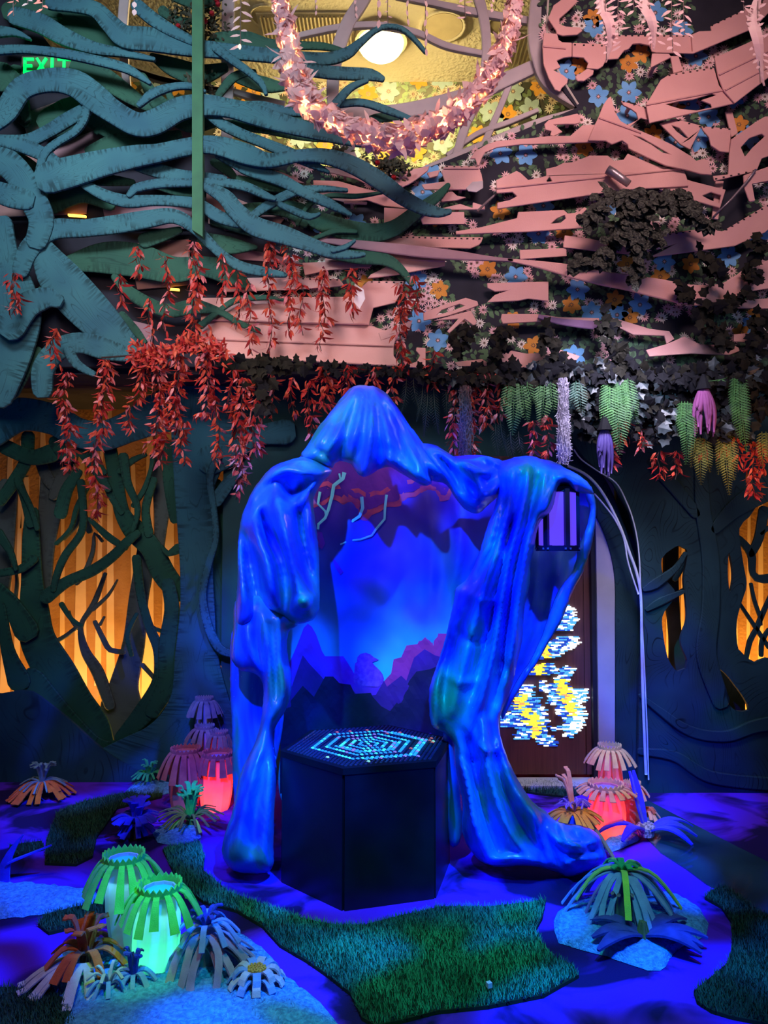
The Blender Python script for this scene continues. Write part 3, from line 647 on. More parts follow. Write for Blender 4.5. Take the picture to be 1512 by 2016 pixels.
lowg = [
 ('trunk', [(62,1010,26),(60,1060,34),(62,1140,42),(66,1200,58),(74,1262,70),(112,1330,78),(150,1385,66),(188,1432,56),(214,1472,24)]),
 [(0,985,22),(28,945,24),(50,905,24),(54,860,26)], [(34,945,16),(48,985,16),(60,1030,20)], [(-10,1165,40),(20,1190,36),(50,1240,50)], [(0,1195,20),(14,1280,26),(36,1340,46)],
 [(90,1175,28),(130,1146,22),(180,1124,22),(220,1096,20),(250,1066,18),(270,1050,14)], [(158,950,16),(163,1010,14),(158,1050,14),(128,1092,15),(112,1128,14),(104,1160,12)],
 [(215,880,26),(228,950,28),(240,1010,30),(265,1045,44),(297,1080,42),(322,1130,46),(350,1165,40)], [(190,900,12),(215,970,14),(238,1008,12)], [(262,995,10),(282,965,10),(296,925,8),(300,895,10)], [(235,925,14),(262,905,12),(285,895,8)],
 [(175,1022,8),(214,1058,14),(246,1078,12)], [(268,1100,18),(276,1170,17),(292,1232,17),(312,1282,22),(312,1340,26),(285,1400,40),(238,1452,26)], [(330,1150,26),(338,1200,30),(332,1270,40),(330,1340,40),(300,1400,30)],
 [(295,1232,7),(318,1243,8),(345,1222,10)], [(336,1150,8),(338,1200,8),(340,1240,8)], [(60,1345,60),(128,1420,50),(190,1470,36),(240,1466,24),(300,1420,26),(345,1350,30)], [(65,1100,18),(40,1120,16),(-10,1130,16)], [(40,960,12),(60,1000,10),(72,1040,10)],
 [(118,1010,26),(130,965,24),(152,930,18)], [(-5,1050,20),(18,1085,14),(30,1120,8)], [(302,945,14),(286,1000,16),(292,1050,18)], [(335,880,34),(338,950,34),(345,1020,24)], [(10,880,30),(60,900,30),(100,892,36)], [(160,880,30),(188,925,20),(212,962,14)], [(242,900,20),(250,950,16),(270,1000,12),(262,1042,9)], [(120,1190,10),(140,1220,8),(160,1232,6)], [(258,1290,8),(250,1250,10),(268,1210,8)], [(170,960,10),(150,1000,10),(138,1040,8),(110,1070,8)], [(420,960,40),(440,1020,34),(430,1100,60),(450,1200,60),(440,1290,50)], [(110,870,30),(130,900,22),(160,880,18)], [(168,860,14),(185,900,12),(205,930,10)], [(350,1080,20),(330,1090,12),(318,1075,6)],
]
tree('dark green cut-out trees with forking branches in front of the glowing orange wall', (at(120, 1500, 5.5).x, 5.62, 0.0), B_GREEN2, lowg, 5.70, step=0.012, th=0.02)
greyt = [
 ('trunk', [(288,1060,30),(284,1110,38),(272,1180,38),(262,1270,44),(244,1345,56),(236,1400,80),(216,1462,24)]), ('trunk', [(108,905,54),(98,1000,46),(86,1080,40),(80,1170,40)]), ('trunk', [(14,960,40),(8,1080,36),(-6,1200,40)]),
 ('trunk', [(325,920,60),(318,1010,30),(312,1080,20)]), [(215,1388,22),(192,1325,24),(168,1285,18),(158,1248,11),(161,1224,9),(184,1188,11),(206,1130,7)],
 [(182,1200,8),(212,1172,6),(230,1142,3)], [(186,1225,8),(204,1262,10),(216,1280,10),(242,1284,9)], [(152,1236,9),(140,1222,6),(135,1204,4)], [(92,1272,10),(128,1252,8),(158,1228,7)], [(196,1230,6),(204,1215,4)],
 [(75,900,20),(92,940,24),(108,960,20)], [(142,900,22),(122,940,26),(104,975,20)], [(200,1065,6),(185,1050,5),(182,1085,8),(165,1130,10),(150,1150,6)], [(28,1185,7),(32,1150,6),(30,1120,4)], [(175,1045,12),(158,1000,10),(150,1030,12),(125,1060,8)], [(280,1310,9),(298,1330,8),(308,1342,8)],
]
tree('slim grey-green tree with thin crooked twigs, backlit by the orange wall', (at(240, 1480, 5.8).x, 5.80, 0.0), B_GREY, greyt, 5.84, step=0.01, th=0.02)
# mound boards along the foot of the left wall
t = thing('cutout_bank', (at(60, 1560, 5.25).x, 5.56, 0.0), 'dark blue painted root bank along the foot of the left trees', 'painted board')
mb = MB(); slab(mb, closed([(-120,1368),(0,1366),(30,1360),(62,1362),(95,1385),(140,1420),(185,1462),(240,1500),(330,1545),(400,1566),(-120,1566)], 14), 5.56, 0.03); recalc(mb.build('bank_board', bark('bank_paint', (0.014, 0.060, 0.105), (0.008, 0.032, 0.062), (0.003, 0.014, 0.03), rings=6, uv=False, swirl=0.8), t))

# right: the big swirled tree with openings
R = thing('cutout_tree', (at(1390, 1545, 5.3).x, 5.32, 0.0), 'huge dark blue-green swirl-grained tree with an oval hollow, right of the doorway', 'tree')
H1 = closed([(1303,1100),(1320,1083),(1337,1074),(1352,1082),(1352,1103),(1346,1140),(1350,1180),(1352,1220),(1340,1262),(1353,1300),(1350,1316),(1334,1322),(1316,1298),(1306,1252),(1304,1215),(1315,1195),(1332,1170),(1318,1150),(1305,1130)], 9)
H2 = closed([(1435,1088),(1441,1110),(1443,1140),(1437,1166),(1433,1130)], 8)
H3 = closed([(1456,1040),(1475,1018),(1500,985),(1540,960),(1600,1000),(1600,1300),(1510,1295),(1488,1304),(1466,1290),(1454,1278),(1450,1250),(1452,1215),(1462,1180),(1470,1150),(1462,1100)], 10)
H4 = closed([(1416,1316),(1428,1326),(1446,1348),(1466,1376),(1474,1398),(1452,1400),(1436,1388),(1420,1362)], 9)
H5 = closed([(1470,930),(1480,935),(1476,950),(1468,950)], 8)
mb = MB(); slab(mb, [(1256,1560),(1262,1200),(1256,1080),(1240,1010),(1205,950),(1150,900),(1120,860),(1120,740),(1800,740),(1800,1580)], 5.32, 0.03, holes=[H1, H2, H3, H4, H5])
recalc(mb.build('trunk_board', B_SWIRL, R))
for P in ([(1330,1140,10),(1345,1118,8),(1352,1100,10)], [(1305,1180,8),(1330,1172,10),(1352,1160,10)], [(1470,1300,8),(1478,1262,10),(1490,1240,10),(1500,1215,10),(1520,1170,8)], [(1452,1180,6),(1475,1215,7),(1495,1245,8),(1515,1275,8)], [(1500,1290,8),(1502,1262,9),(1515,1240,8)],
          [(1456,1060,12),(1480,1090,16),(1484,1130,12),(1505,1140,18),(1560,1130,20)], [(1480,1150,6),(1486,1180,7),(1498,1215,7)], [(1505,1005,20),(1495,1060,18),(1480,1090,16)], [(1500,1050,8),(1520,1035,8)], [(1500,1230,4),(1500,1205,4)]):
    mb = MB(); ribbon(mb, P, 5.40, 0.02); recalc(mb.build('branch', B_SWIRL, R))
# trailing root shapes raised on the board
for P in ([(1262,1370,8),(1300,1400,14),(1360,1440,20),(1430,1450,22),(1490,1430,26),(1560,1420,30)], [(1262,1480,14),(1330,1490,20),(1400,1530,24),(1520,1545,26)], [(1380,900,24),(1385,1000,30),(1400,1100,34),(1400,1200,36),(1392,1290,40),(1420,1380,34)], [(1512,960,50),(1450,1000,36),(1410,1040,22)], [(1290,920,20),(1330,960,26),(1370,1010,20)],
          [(1270,1160,10),(1290,1150,20),(1330,1120,12),(1350,1090,8)], [(1275,1200,8),(1300,1185,16),(1345,1165,8)]):
    mb = MB(); ribbon(mb, P, 5.30, 0.02); recalc(mb.build('root', B_SWIRL, R))
t = thing('cutout_tree', (at(1330, 1500, 5.7).x, 5.72, 0.0), 'brown backlit trunk seen through the oval hollow of the swirled tree', 'tree')
mb = MB(); ribbon(mb, [(1322,1060,30),(1322,1150,30),(1330,1250,26),(1336,1330,40),(1336,1440,50),(1336,1500,60)], 5.72, 0.02); recalc(mb.build('trunk', mat('brown_trunk_paint', (0.10, 0.07, 0.05)), t))
mb = MB(); ribbon(mb, [(1440,1310,60),(1432,1420,70)], 5.74, 0.02); recalc(mb.build('trunk', B_GREY, t))
# thin light-catching strips arching over the doorway
M_arch = mat('pale_edge_strip', (0.62, 0.68, 0.78), (0.45, 0.52, 0.62), rough=0.25, spec=0.6)
for P, r, lab in (([(1118,917),(1150,932),(1175,955),(1198,990),(1222,1040),(1240,1090),(1254,1130),(1262,1180),(1264,1300),(1268,1430),(1272,1525)], 0.010, 'middle pale strip arching over the doorway, running down to the floor'),
                  ([(1170,972),(1190,995),(1210,1022),(1228,1060),(1236,1105),(1250,1150),(1257,1170)], 0.006, 'short inner pale strip beside the door frame'),
                  ([(1130,885),(1145,905),(1178,928),(1212,950),(1232,985),(1248,1030),(1258,1090),(1262,1180),(1268,1300),(1274,1440),(1277,1535)], 0.005, 'thin blue outer strip curving over the doorway')):
    Q = smoothpath([(x, y, 0) for x, y in P], 8); mb = MB(); mb.tube([at(x, y, 5.29) for x, y, _ in Q], r, 8)
    o = mb.build('arch_strip', M_arch, origin=at(P[-1][0], P[-1][1], 5.29), smooth=True); tag(o, lab, 'trim strip', 'strips arching over the doorway')
mb = MB(); ribbon(mb, [(1240,1560,56),(1238,1250,52),(1232,1120,46),(1205,1030,44),(1170,965,60),(1110,900,80)], 5.44, 0.02); o = mb.build('archway_board', B_SWIRL, origin=at(1226, 1540, 5.44)); recalc(o)
tag(o, 'dark teal curved panel between the door frame and the pale arch strips', 'painted board')
# exit sign behind the branches at top left
c = at(93, 128, 4.98); t = thing('exit_sign', c, 'green glowing exit sign half hidden behind the top left branches', 'sign')
mb = MB(); mb.box((c.x, c.y+0.03, c.z), (0.36, 0.03, 0.14)); mb.build('panel', mat('sign_case', (0.10, 0.12, 0.08)), t)
mb = MB(); 
def bar(x0, y0, x1, y1, w=0.018):
    a = Vector((c.x + x0, c.y+0.008, c.z + y0)); b = Vector((c.x + x1, c.y+0.008, c.z + y1)); d = b - a; L = d.length
    mb.box((a+b)/2, (L + w, 0.01, w), Matrix.Rotation(-math.atan2(d.z, d.x), 3, 'Y'))
x = -0.155
bar(x, -0.045, x, 0.045); bar(x, 0.045, x+0.05, 0.045); bar(x, 0, x+0.04, 0); bar(x, -0.045, x+0.05, -0.045)
x = -0.07; bar(x, -0.045, x+0.055, 0.045); bar(x, 0.045, x+0.055, -0.045)
x = 0.03; bar(x, -0.045, x, 0.045)
x = 0.075; bar(x, 0.045, x+0.07, 0.045); bar(x+0.035, 0.045, x+0.035, -0.045)
mb.build('letters', glow('exit_green', (0.0, 1.0, 0.16), 1.1), t)
point('exit_sign_glow', (c.x + 0.0, c.y - 0.06, c.z), (0.1, 1.0, 0.3), 0.5, 0.08)
# small amber strip lights glinting behind the left branches
M_amb = glow('amber_strip', (1.0, 0.45, 0.05), 5.0)
for px, py, L, lab in ((152, 425, 0.12, 'thin amber light strip high behind the left branches'), (256, 437, 0.085, 'short amber light strip right of the longer one behind the left branches'), (343, 570, 0.07, 'amber light strip low among the green leaves by the hanging red vines'), (152, 1200, 0.0, '')):
    if L == 0: continue
    p = at(px, py, 5.1); mb = MB(); mb.box(p, (L, 0.02, 0.012), Matrix.Rotation(0.08, 3, 'Y')); o = mb.build('light_strip', M_amb, origin=p); tag(o, lab, 'light strip')
# ================================================================== pink siding boards
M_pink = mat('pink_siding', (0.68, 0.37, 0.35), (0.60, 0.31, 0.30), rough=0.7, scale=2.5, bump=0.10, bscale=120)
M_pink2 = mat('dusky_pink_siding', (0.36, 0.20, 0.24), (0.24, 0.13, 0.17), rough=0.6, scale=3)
M_hole = mat('nail_hole_black', (0.02, 0.015, 0.02))
def board(poly, lab, Y=5.08, holes=(), grooves=(), nails=(), m=None, tilt=(0, 0), name='siding_board', cat='board'):
    cxp = sum(p[0] for p in poly)/len(poly); cyp = sum(p[1] for p in poly)/len(poly)
    yf = lambda x, y: Y + tilt[0]*(x-cxp)/100 + tilt[1]*(y-cyp)/100
    t = thing(name, at(cxp, cyp, Y), lab, cat, None)
    mb = MB(); slab(mb, poly, Y, 0.014, holes=holes, yfun=yf); o = recalc(mb.build('plank', m or M_pink, t))
    bv = o.modifiers.new('edge', 'BEVEL'); bv.width = 0.003; bv.segments = 1; bv.limit_method = 'ANGLE'; bv.angle_limit = 1.0
    tri = tessellate_polygon([[Vector((p[0], p[1], 0)) for p in poly]])      # a batten fixes the board to the wall
    best = max(tri, key=lambda q: abs((poly[q[1]][0]-poly[q[0]][0])*(poly[q[2]][1]-poly[q[0]][1]) - (poly[q[2]][0]-poly[q[0]][0])*(poly[q[1]][1]-poly[q[0]][1])))
    bx, by = sum(poly[i][0] for i in best)/3, sum(poly[i][1] for i in best)/3
    if not any(inpoly(bx, by, h_) for h_ in holes):
        p = at(bx, by, yf(bx, by)); mb = MB(); dd = YU - p.y - 0.010; mb.box((p.x, p.y + 0.012 + dd/2, p.z), (0.02, dd, 0.02)); mb.build('batten', m or M_pink, t)
    for g in grooves:      # the lap edge of the siding: a projecting lip
        (x0, y0), (x1, y1) = g; mb = MB()
        a, b = at(x0, y0, yf(x0, y0)), at(x1, y1, yf(x1, y1)); mb.tube([a + Vector((0, -0.004, 0)), b + Vector((0, -0.004, 0))], 0.007, 6); mb.build('lap_edge', m or M_pink, t)
    for g in nails:
        (x0, y0), (x1, y1) = g; mb = MB(); n = max(3, int(math.dist(*g) / 11))
        for k in range(n):
            q = k / (n-1); x, y = x0+(x1-x0)*q, y0+(y1-y0)*q; p = at(x, y, yf(x, y) - 0.0025); mb.box(p, (0.013, 0.004, 0.007))
        mb.build('nail_slots', M_hole, t)
    return t
BD = [
 ([(1090,10),(1111,-5),(1140,-30),(1135,5),(1118,22),(1102,36),(1101,47),(1115,52),(1143,54),(1147,60),(1136,68),(1108,70),(1096,66),(1095,60),(1079,36)], 'ragged pink offcut hugging the top of the round window casing', {}),
 ([(1071,64),(1097,66),(1100,78),(1107,83),(1126,84),(1126,111),(1110,113),(1096,119),(1104,132),(1090,138),(1108,147),(1118,155),(1117,163),(1106,173),(1103,180),(1093,176),(1080,153),(1070,125),(1068,90)], 'curved pink board with a bitten edge, right beside the round window casing', dict(grooves=[((1070,92),(1114,96))])),
 ([(1127,84),(1187,86),(1195,86),(1193,118),(1187,130),(1177,136),(1155,134),(1158,124),(1149,113),(1127,111)], 'small square pink board above the leaf-shaped gap near the window', dict(nails=[((1132,88),(1185,90))], Y=5.07)),
 ([(1169,138),(1168,146),(1150,159),(1137,159),(1133,151),(1156,135)], 'loose pink offcut lying in the dark gap below the window-side boards', dict(Y=5.06)),
 ([(1202,69),(1361,68),(1369,101),(1358,104),(1291,103),(1284,101),(1279,89),(1260,85),(1246,86),(1238,96),(1229,99),(1217,115),(1193,117),(1198,84)], 'long pink board under the white hanging leaves, torn along its lower edge', dict(nails=[((1207,70),(1358,71))], Y=5.06)),
 ([(1361,68),(1377,61),(1401,60),(1399,51),(1512,-4),(1560,-30),(1560,10),(1512,26),(1485,55),(1365,105),(1294,103),(1364,101)], 'pink board climbing to the top right corner of the picture', dict(nails=[((1402,50),(1500,4))], Y=5.03, tilt=(-0.02, 0))),
 ([(1284,105),(1318,106),(1322,112),(1281,133)], 'stubby pink box end below the long torn board', dict(Y=4.98)),
 ([(1320,110),(1336,110),(1345,139),(1326,144)], 'short upright pink strut below the long torn board', dict(Y=5.04)),
 ([(1301,157),(1318,146),(1358,138),(1406,133),(1416,168),(1425,178),(1447,203),(1279,242),(1272,206)], 'big pink board with a torn slit showing blue flowers', dict(Y=5.02, holes=[[(1311,205),(1336,199),(1366,195),(1402,184),(1410,187),(1380,197),(1400,205),(1402,211),(1372,217),(1340,214)]], grooves=[((1272,207),(1424,178))], nails=[((1318,148),(1400,135))], tilt=(0, -0.01))),
 ([(1407,113),(1468,86),(1512,65),(1560,40),(1560,150),(1512,153),(1447,203),(1425,178),(1414,150)], 'broad pink panel of three laps at the right edge', dict(Y=5.0, grooves=[((1415,148),(1540,88)),((1427,178),(1540,118))])),
 ([(1178,231),(1188,206),(1197,193),(1203,189),(1206,200),(1210,218),(1222,238),(1240,248),(1268,260),(1297,272),(1323,284),(1359,306),(1371,316),(1387,312),(1395,316),(1398,330),(1402,344),(1380,342),(1351,334),(1311,326),(1271,308),(1238,292),(1236,284),(1225,276),(1205,284),(1193,277),(1158,276),(1168,252)], 'large horned pink board sweeping down through the middle of the broken siding', dict(Y=5.01, holes=[[(1247,266),(1262,270),(1300,292),(1320,304),(1305,300),(1282,284)]], grooves=[((1179,232),(1262,262))])),
 ([(1223,198),(1274,213),(1276,236),(1262,232),(1241,249),(1234,246),(1257,235),(1253,222),(1244,215),(1228,207)], 'thin forked pink splinter joining the two big upper boards', dict(nails=[((1228,200),(1270,212))], Y=5.05)),
 ([(925,312),(935,298),(958,284),(978,277),(1050,271),(1086,267),(1123,267),(1147,246),(1172,245),(1162,276),(1181,279),(1100,282),(1025,284),(978,290),(955,300),(948,312),(943,326),(940,325),(936,312)], 'long thin pink board directly below the window corner', dict(Y=5.05)),
 ([(1072,244),(1080,236),(1137,223),(1143,229),(1142,241),(1133,244),(1113,244),(1090,245),(1108,259),(1090,268),(1083,266),(1086,258),(1074,255)], 'pink board with a sharp notch just below the window corner', dict(Y=5.06)),
 ([(977,354),(1007,341),(1017,336),(1025,340),(1040,354),(1076,346),(1075,332),(1094,328),(1110,320),(1128,319),(1161,306),(1197,306),(1209,316),(1228,314),(1236,302),(1290,325),(1347,336),(1352,348),(1356,366),(1220,374),(1160,384),(979,411),(979,399),(1003,394),(1018,386),(1009,378),(978,380)], 'widest pink board with a ragged top, running under the horned board', dict(Y=5.045, holes=[[(1076,356),(1082,347),(1087,356),(1081,361)]], grooves=[((978,371),(1340,333))])),
 ([(1298,372),(1349,352),(1365,357),(1429,373),(1418,409),(1360,393)], 'pink board above the right end of the dark leaf clump', dict(Y=5.06, holes=[[(1383,385),(1400,378),(1420,384),(1416,400),(1396,392)]])),
 ([(1299,243),(1329,233),(1381,247),(1378,256),(1359,294),(1340,284),(1318,262)], 'slotted pink board between the two big boards', dict(Y=5.06, nails=[((1336,237),(1378,249))], holes=[[(1322,246),(1338,252),(1356,272),(1348,270),(1332,258)]])),
 ([(1381,248),(1439,253),(1438,300),(1418,298),(1400,286),(1396,270),(1384,256)], 'small upright pink board right of the slotted one', dict(Y=5.06, nails=[((1386,250),(1436,254))])),
 ([(1440,274),(1486,241),(1506,229),(1560,226),(1560,290),(1500,312),(1490,336),(1407,356),(1404,346),(1434,343),(1436,304)], 'wide pink board at the right edge with a blue flower gap', dict(Y=5.03, holes=[[(1459,290),(1475,272),(1500,263),(1506,268),(1482,290),(1467,308)]], nails=[((1410,352),(1484,336))])),
 ([(1428,219),(1442,219),(1453,262),(1440,270)], 'short pink upright strut below the three-lap panel', dict(Y=5.10)),
 ([(775,343),(790,337),(846,326),(842,336),(820,353),(806,362),(790,369),(775,355)], 'pink board end just right of the small rose bush', dict(Y=5.06)),
 ([(869,337),(878,326),(941,327),(948,342),(951,358),(944,372),(920,373),(836,373),(830,363),(860,359),(876,357)], 'pink board with a peeled grey corner under the window edge', dict(Y=5.05, nails=[((880,328),(938,329))], grooves=[((874,332),(942,332))])),
 ([(616,355),(667,356),(711,369),(753,379),(778,392),(808,411),(755,405),(723,394),(677,397),(655,392),(620,376)], 'tapering pink board crossed by the longest blue branch', dict(Y=5.09)),
 ([(640,328),(690,336),(745,360),(770,380),(752,376),(700,352),(645,338)], 'narrow pink splinter under the longest blue branch', dict(Y=5.07)),
 ([(677,395),(723,397),(722,402),(677,400)], 'tiny pink strip under the tapering board', dict(Y=5.06)),
 ([(756,408),(806,412),(800,424),(771,438),(756,438)], 'small pink board tucked behind the green curling branch', dict(Y=5.06)),
 ([(822,418),(914,417),(915,441),(832,441)], 'small pink rectangle under the tip of the longest blue branch', dict(Y=5.07)),
 ([(866,391),(888,374),(900,385),(918,388),(900,394),(870,397)], 'little pink splinter above the tip of the longest blue branch', dict(Y=5.07)),
 ([(868,410),(906,401),(930,409),(931,398),(955,405),(955,412),(868,413)], 'thin toothed pink sliver beside a diagonal rod', dict(Y=5.08)),
 ([(628,471),(630,449),(751,463),(860,466),(951,467),(948,476),(943,482),(926,489),(860,487),(760,485),(690,478)], 'long flat pink board along the top of the dark twisted strip', dict(Y=5.07, nails=[((790,467),(944,470))])),
 ([(750,490),(876,510),(876,523),(775,542),(723,548),(730,540),(770,520)], 'wedge of pale pink siding under the dark twisted strip', dict(Y=5.08, grooves=[((760,511),(876,514))])),
 ([(595,517),(740,512),(728,526),(650,531),(600,542)], 'pink board behind the lowest green curling branch', dict(Y=5.09)),
 ([(440,548),(560,545),(668,549),(678,562),(640,566),(560,571),(440,574)], 'pink board with nail slots behind the red vines', dict(Y=5.07, nails=[((570,548),(664,551))])),
 ([(897,455),(947,447),(1018,429),(1020,417),(1110,413),(1118,420),(1138,418),(1151,407),(1156,411),(1138,429),(1144,446),(1156,448),(1040,456),(898,461)], 'long pink board with a leaf-shaped hole, left of the dark leaf clump', dict(Y=5.05, holes=[[(1085,440),(1096,430),(1112,423),(1114,430),(1104,438)]])),
 ([(1023,492),(1115,488),(1116,504),(1024,510)], 'small flat pink rectangle with two nails, above the twisted strip', dict(Y=5.08)),
 ([(959,557),(1080,554),(1080,593),(1056,590),(1040,588),(1020,592),(959,595),(975,580),(999,572),(975,574),(960,567)], 'larger flat pink rectangle with a crack at its left, over blue flowers', dict(Y=5.08)),
 ([(1109,485),(1112,463),(1160,469),(1200,478),(1240,484),(1240,500),(1110,487)], 'pink board crossed by the hanging part of the dark leaf clump', dict(Y=5.07)),
 ([(1303,461),(1416,445),(1423,455),(1512,402),(1560,380),(1560,410),(1507,457),(1447,484),(1275,507),(1300,496),(1329,480),(1294,491),(1289,476)], 'long pink board rising to the right edge below the dark leaf clump', dict(Y=5.05, nails=[((1306,463),(1410,448)),((1430,452),(1512,405))])),
 ([(395,586),(560,585),(690,584),(725,553),(795,553),(790,575),(778,596),(735,606),(726,640),(395,631)], 'uppermost of the four long pink laps behind the red vines', dict(Y=5.075, tilt=(0, -0.05), grooves=[((397,629),(724,638))], nails=[((732,555),(790,556))])),
 ([(395,632),(726,640),(752,648),(780,660),(775,683),(395,669)], 'second of the four long pink laps behind the red vines', dict(Y=5.065, tilt=(0, -0.05), grooves=[((397,667),(772,681))])),
 ([(395,669),(775,683),(775,700),(790,722),(440,704),(395,700)], 'lowest long pink lap, just above the hanging ivy', dict(Y=5.05, tilt=(0, -0.05), grooves=[((440,702),(788,720))])),
 ([(745,655),(812,630),(806,650),(750,670)], 'small slanted pink patch nailed at the right end of the long laps', dict(Y=5.055)),
 ([(790,722),(820,712),(827,700),(819,690),(820,684),(838,685),(838,725)], 'curved pink corner piece at the right end of the lowest lap', dict(Y=5.06)),
 ([(833,615),(880,598),(917,586),(940,593),(942,601),(927,607),(880,622),(834,631)], 'pink board shaped like a finger, right of the longest red vine', dict(Y=5.06, holes=[[(860,620),(870,610),(905,598),(915,602),(890,612)]])),
 ([(853,631),(927,611),(939,633),(934,642),(915,628),(885,656),(880,652),(902,628)], 'forked pink splinter below the finger-shaped board', dict(Y=5.05)),
 ([(988,618),(1056,618),(1100,624),(1180,626),(1180,644),(1140,640),(1080,632),(990,637),(986,628)], 'thin pink board that turns purple where it twists', dict(Y=5.06)),
 ([(1206,625),(1240,635),(1279,647),(1318,652),(1328,667),(1313,677),(1308,661),(1247,659),(1203,637)], 'jagged pink board with ivy over its left end', dict(Y=5.06)),
 ([(1272,689),(1313,677),(1348,662),(1377,677),(1448,681),(1463,689),(1436,699),(1362,696),(1279,702)], 'low flat pink board just above the dark ivy edge, right', dict(Y=5.05)),
 ([(1425,593),(1512,587),(1560,586),(1560,608),(1415,606)], 'plain pink board at the right edge below the curved board', dict(Y=5.05)),
 ([(1445,658),(1512,653),(1560,650),(1560,664),(1480,674),(1445,672)], 'thin pink board at the right edge just above the dark ivy', dict(Y=5.06)),
 ([(968,681),(998,678),(1000,689),(1037,696),(1076,694),(1096,686),(1142,701),(1123,723),(1010,724),(986,716)], 'broken pink board in the ivy above the moss column', dict(Y=5.05)),
 ([(895,713),(920,710),(949,707),(959,713),(961,719),(902,721)], 'narrow pink strip in the ivy right of the curved corner piece', dict(Y=5.06)),
 ([(1464,345),(1512,328),(1560,318),(1560,346),(1481,362),(1487,395),(1476,397),(1466,370)], 'pink bracket sticking out at the right edge', dict(Y=5.0)),
 ([(1409,356),(1425,356),(1414,432),(1402,430)], 'upright pink strut behind the thin grey rod', dict(Y=5.10)),
 ([(1460,545),(1490,520),(1530,505),(1560,500),(1560,560),(1500,570),(1470,575)], 'pink board end at the right edge, half covered by ivy', dict(Y=5.06)),
 ([(640,508),(700,516),(730,514),(700,522),(640,520)], 'short dark-edged pink strip behind the blue branch tips', dict(Y=5.10)),
 ([(840,340),(866,334),(862,346),(846,350)], 'tiny pink chip between two blue flowers', dict(Y=5.09)),
]
for poly, lab, kw in BD: board(poly, lab, **kw)
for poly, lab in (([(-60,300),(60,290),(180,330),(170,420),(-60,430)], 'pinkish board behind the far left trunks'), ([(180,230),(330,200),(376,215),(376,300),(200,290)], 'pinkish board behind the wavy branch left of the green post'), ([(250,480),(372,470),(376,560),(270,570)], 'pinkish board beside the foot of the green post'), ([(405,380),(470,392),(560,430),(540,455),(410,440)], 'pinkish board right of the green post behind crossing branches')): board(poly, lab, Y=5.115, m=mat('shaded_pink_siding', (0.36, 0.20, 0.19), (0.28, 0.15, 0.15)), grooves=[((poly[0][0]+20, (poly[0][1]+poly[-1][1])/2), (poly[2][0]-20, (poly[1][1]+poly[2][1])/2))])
# pink boards deep behind the left branches, shade put into the darker colour
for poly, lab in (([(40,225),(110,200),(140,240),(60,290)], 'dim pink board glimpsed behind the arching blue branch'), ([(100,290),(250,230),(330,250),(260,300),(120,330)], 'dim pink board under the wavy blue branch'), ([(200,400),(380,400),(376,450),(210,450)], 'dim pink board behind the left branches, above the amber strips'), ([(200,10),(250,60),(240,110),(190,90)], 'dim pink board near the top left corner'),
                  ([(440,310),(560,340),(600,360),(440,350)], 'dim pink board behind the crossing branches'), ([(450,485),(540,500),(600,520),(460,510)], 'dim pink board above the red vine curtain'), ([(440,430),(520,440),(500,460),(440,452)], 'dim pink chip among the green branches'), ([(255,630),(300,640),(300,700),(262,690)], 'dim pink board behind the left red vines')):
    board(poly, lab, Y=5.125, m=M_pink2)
# twisted strips
for P, m, lab, Y in (([(596,470,5),(650,474,10),(700,480,16),(760,487,20),(830,495,22),(900,502,18),(960,508,10),(1010,512,6)], M_pink2, 'long dark twisted strip curving across the siding', 5.0), ([(1000,511,5),(1060,520,14),(1120,532,24),(1180,546,28),(1240,556,32),(1300,568,38),(1360,580,40),(1420,578,40),(1455,562,40),(1478,540,34)], M_pink, 'long pink curved board continuing the dark twisted strip to the right', 5.0), ([(1060,622,8),(1100,632,12),(1150,638,16),(1185,640,18)], mat('purple_strip', (0.25, 0.14, 0.28)), 'purple twisted strip behind the ivy', 5.03)):
    mb = MB(); ribbon(mb, P, Y, 0.012, round_end=False); o = mb.build('curved_strip', m, origin=at(P[0][0], P[0][1], Y)); recalc(o); tag(o, lab, 'board')
# rods
M_rod = mat('grey_metal_rod', (0.35, 0.28, 0.32), rough=0.35, metal=0.6)
for P, lab in (([(1488,334),(1470,358),(1440,392),(1412,420),(1402,430)], 'thin grey rod slanting beside the dark leaf clump'), ([(940,416),(958,398),(977,381)], 'short grey rod slanting left of the widest board')):
    mb = MB(); mb.tube([at(x, y, 4.98 if k_ < len(P) - 1 else 5.145) for k_, (x, y) in enumerate(P)], 0.008, 8); o = mb.build('rod', M_rod, origin=at(*P[0], 4.98), smooth=True); tag(o, lab, 'rod')
mb = MB(); mb.tube([at(1196, 334, 4.98), at(1210, 342, 4.97), at(1224, 352, 4.96), at(1238, 362, 4.95)], [0.03, 0.028, 0.026, 0.024], 12); o = mb.build('torn_pipe', M_rod, origin=at(1215, 350, 4.97), smooth=True); tag(o, 'short torn grey pipe end poking out above the dark leaf clump', 'pipe')
mb = MB(); slab(mb, [(918,370),(930,358),(951,356),(951,370),(938,378),(922,376)], 5.03, 0.01); o = mb.build('peeled_sheet', mat('grey_sheet', (0.5, 0.42, 0.45)), origin=at(935, 366, 5.03)); recalc(o); tag(o, 'grey peeled sheet corner left of the widest board', 'sheet')
mb = MB(); slab(mb, [(698,558),(716,570),(719,588),(708,608),(697,595)], 4.93, 0.004); o = mb.build('paper_scrap', mat('white_scrap', (0.85, 0.75, 0.80)), origin=at(708, 580, 4.93)); recalc(o); tag(o, 'white pointed paper scrap hanging among the red vines', 'paper')
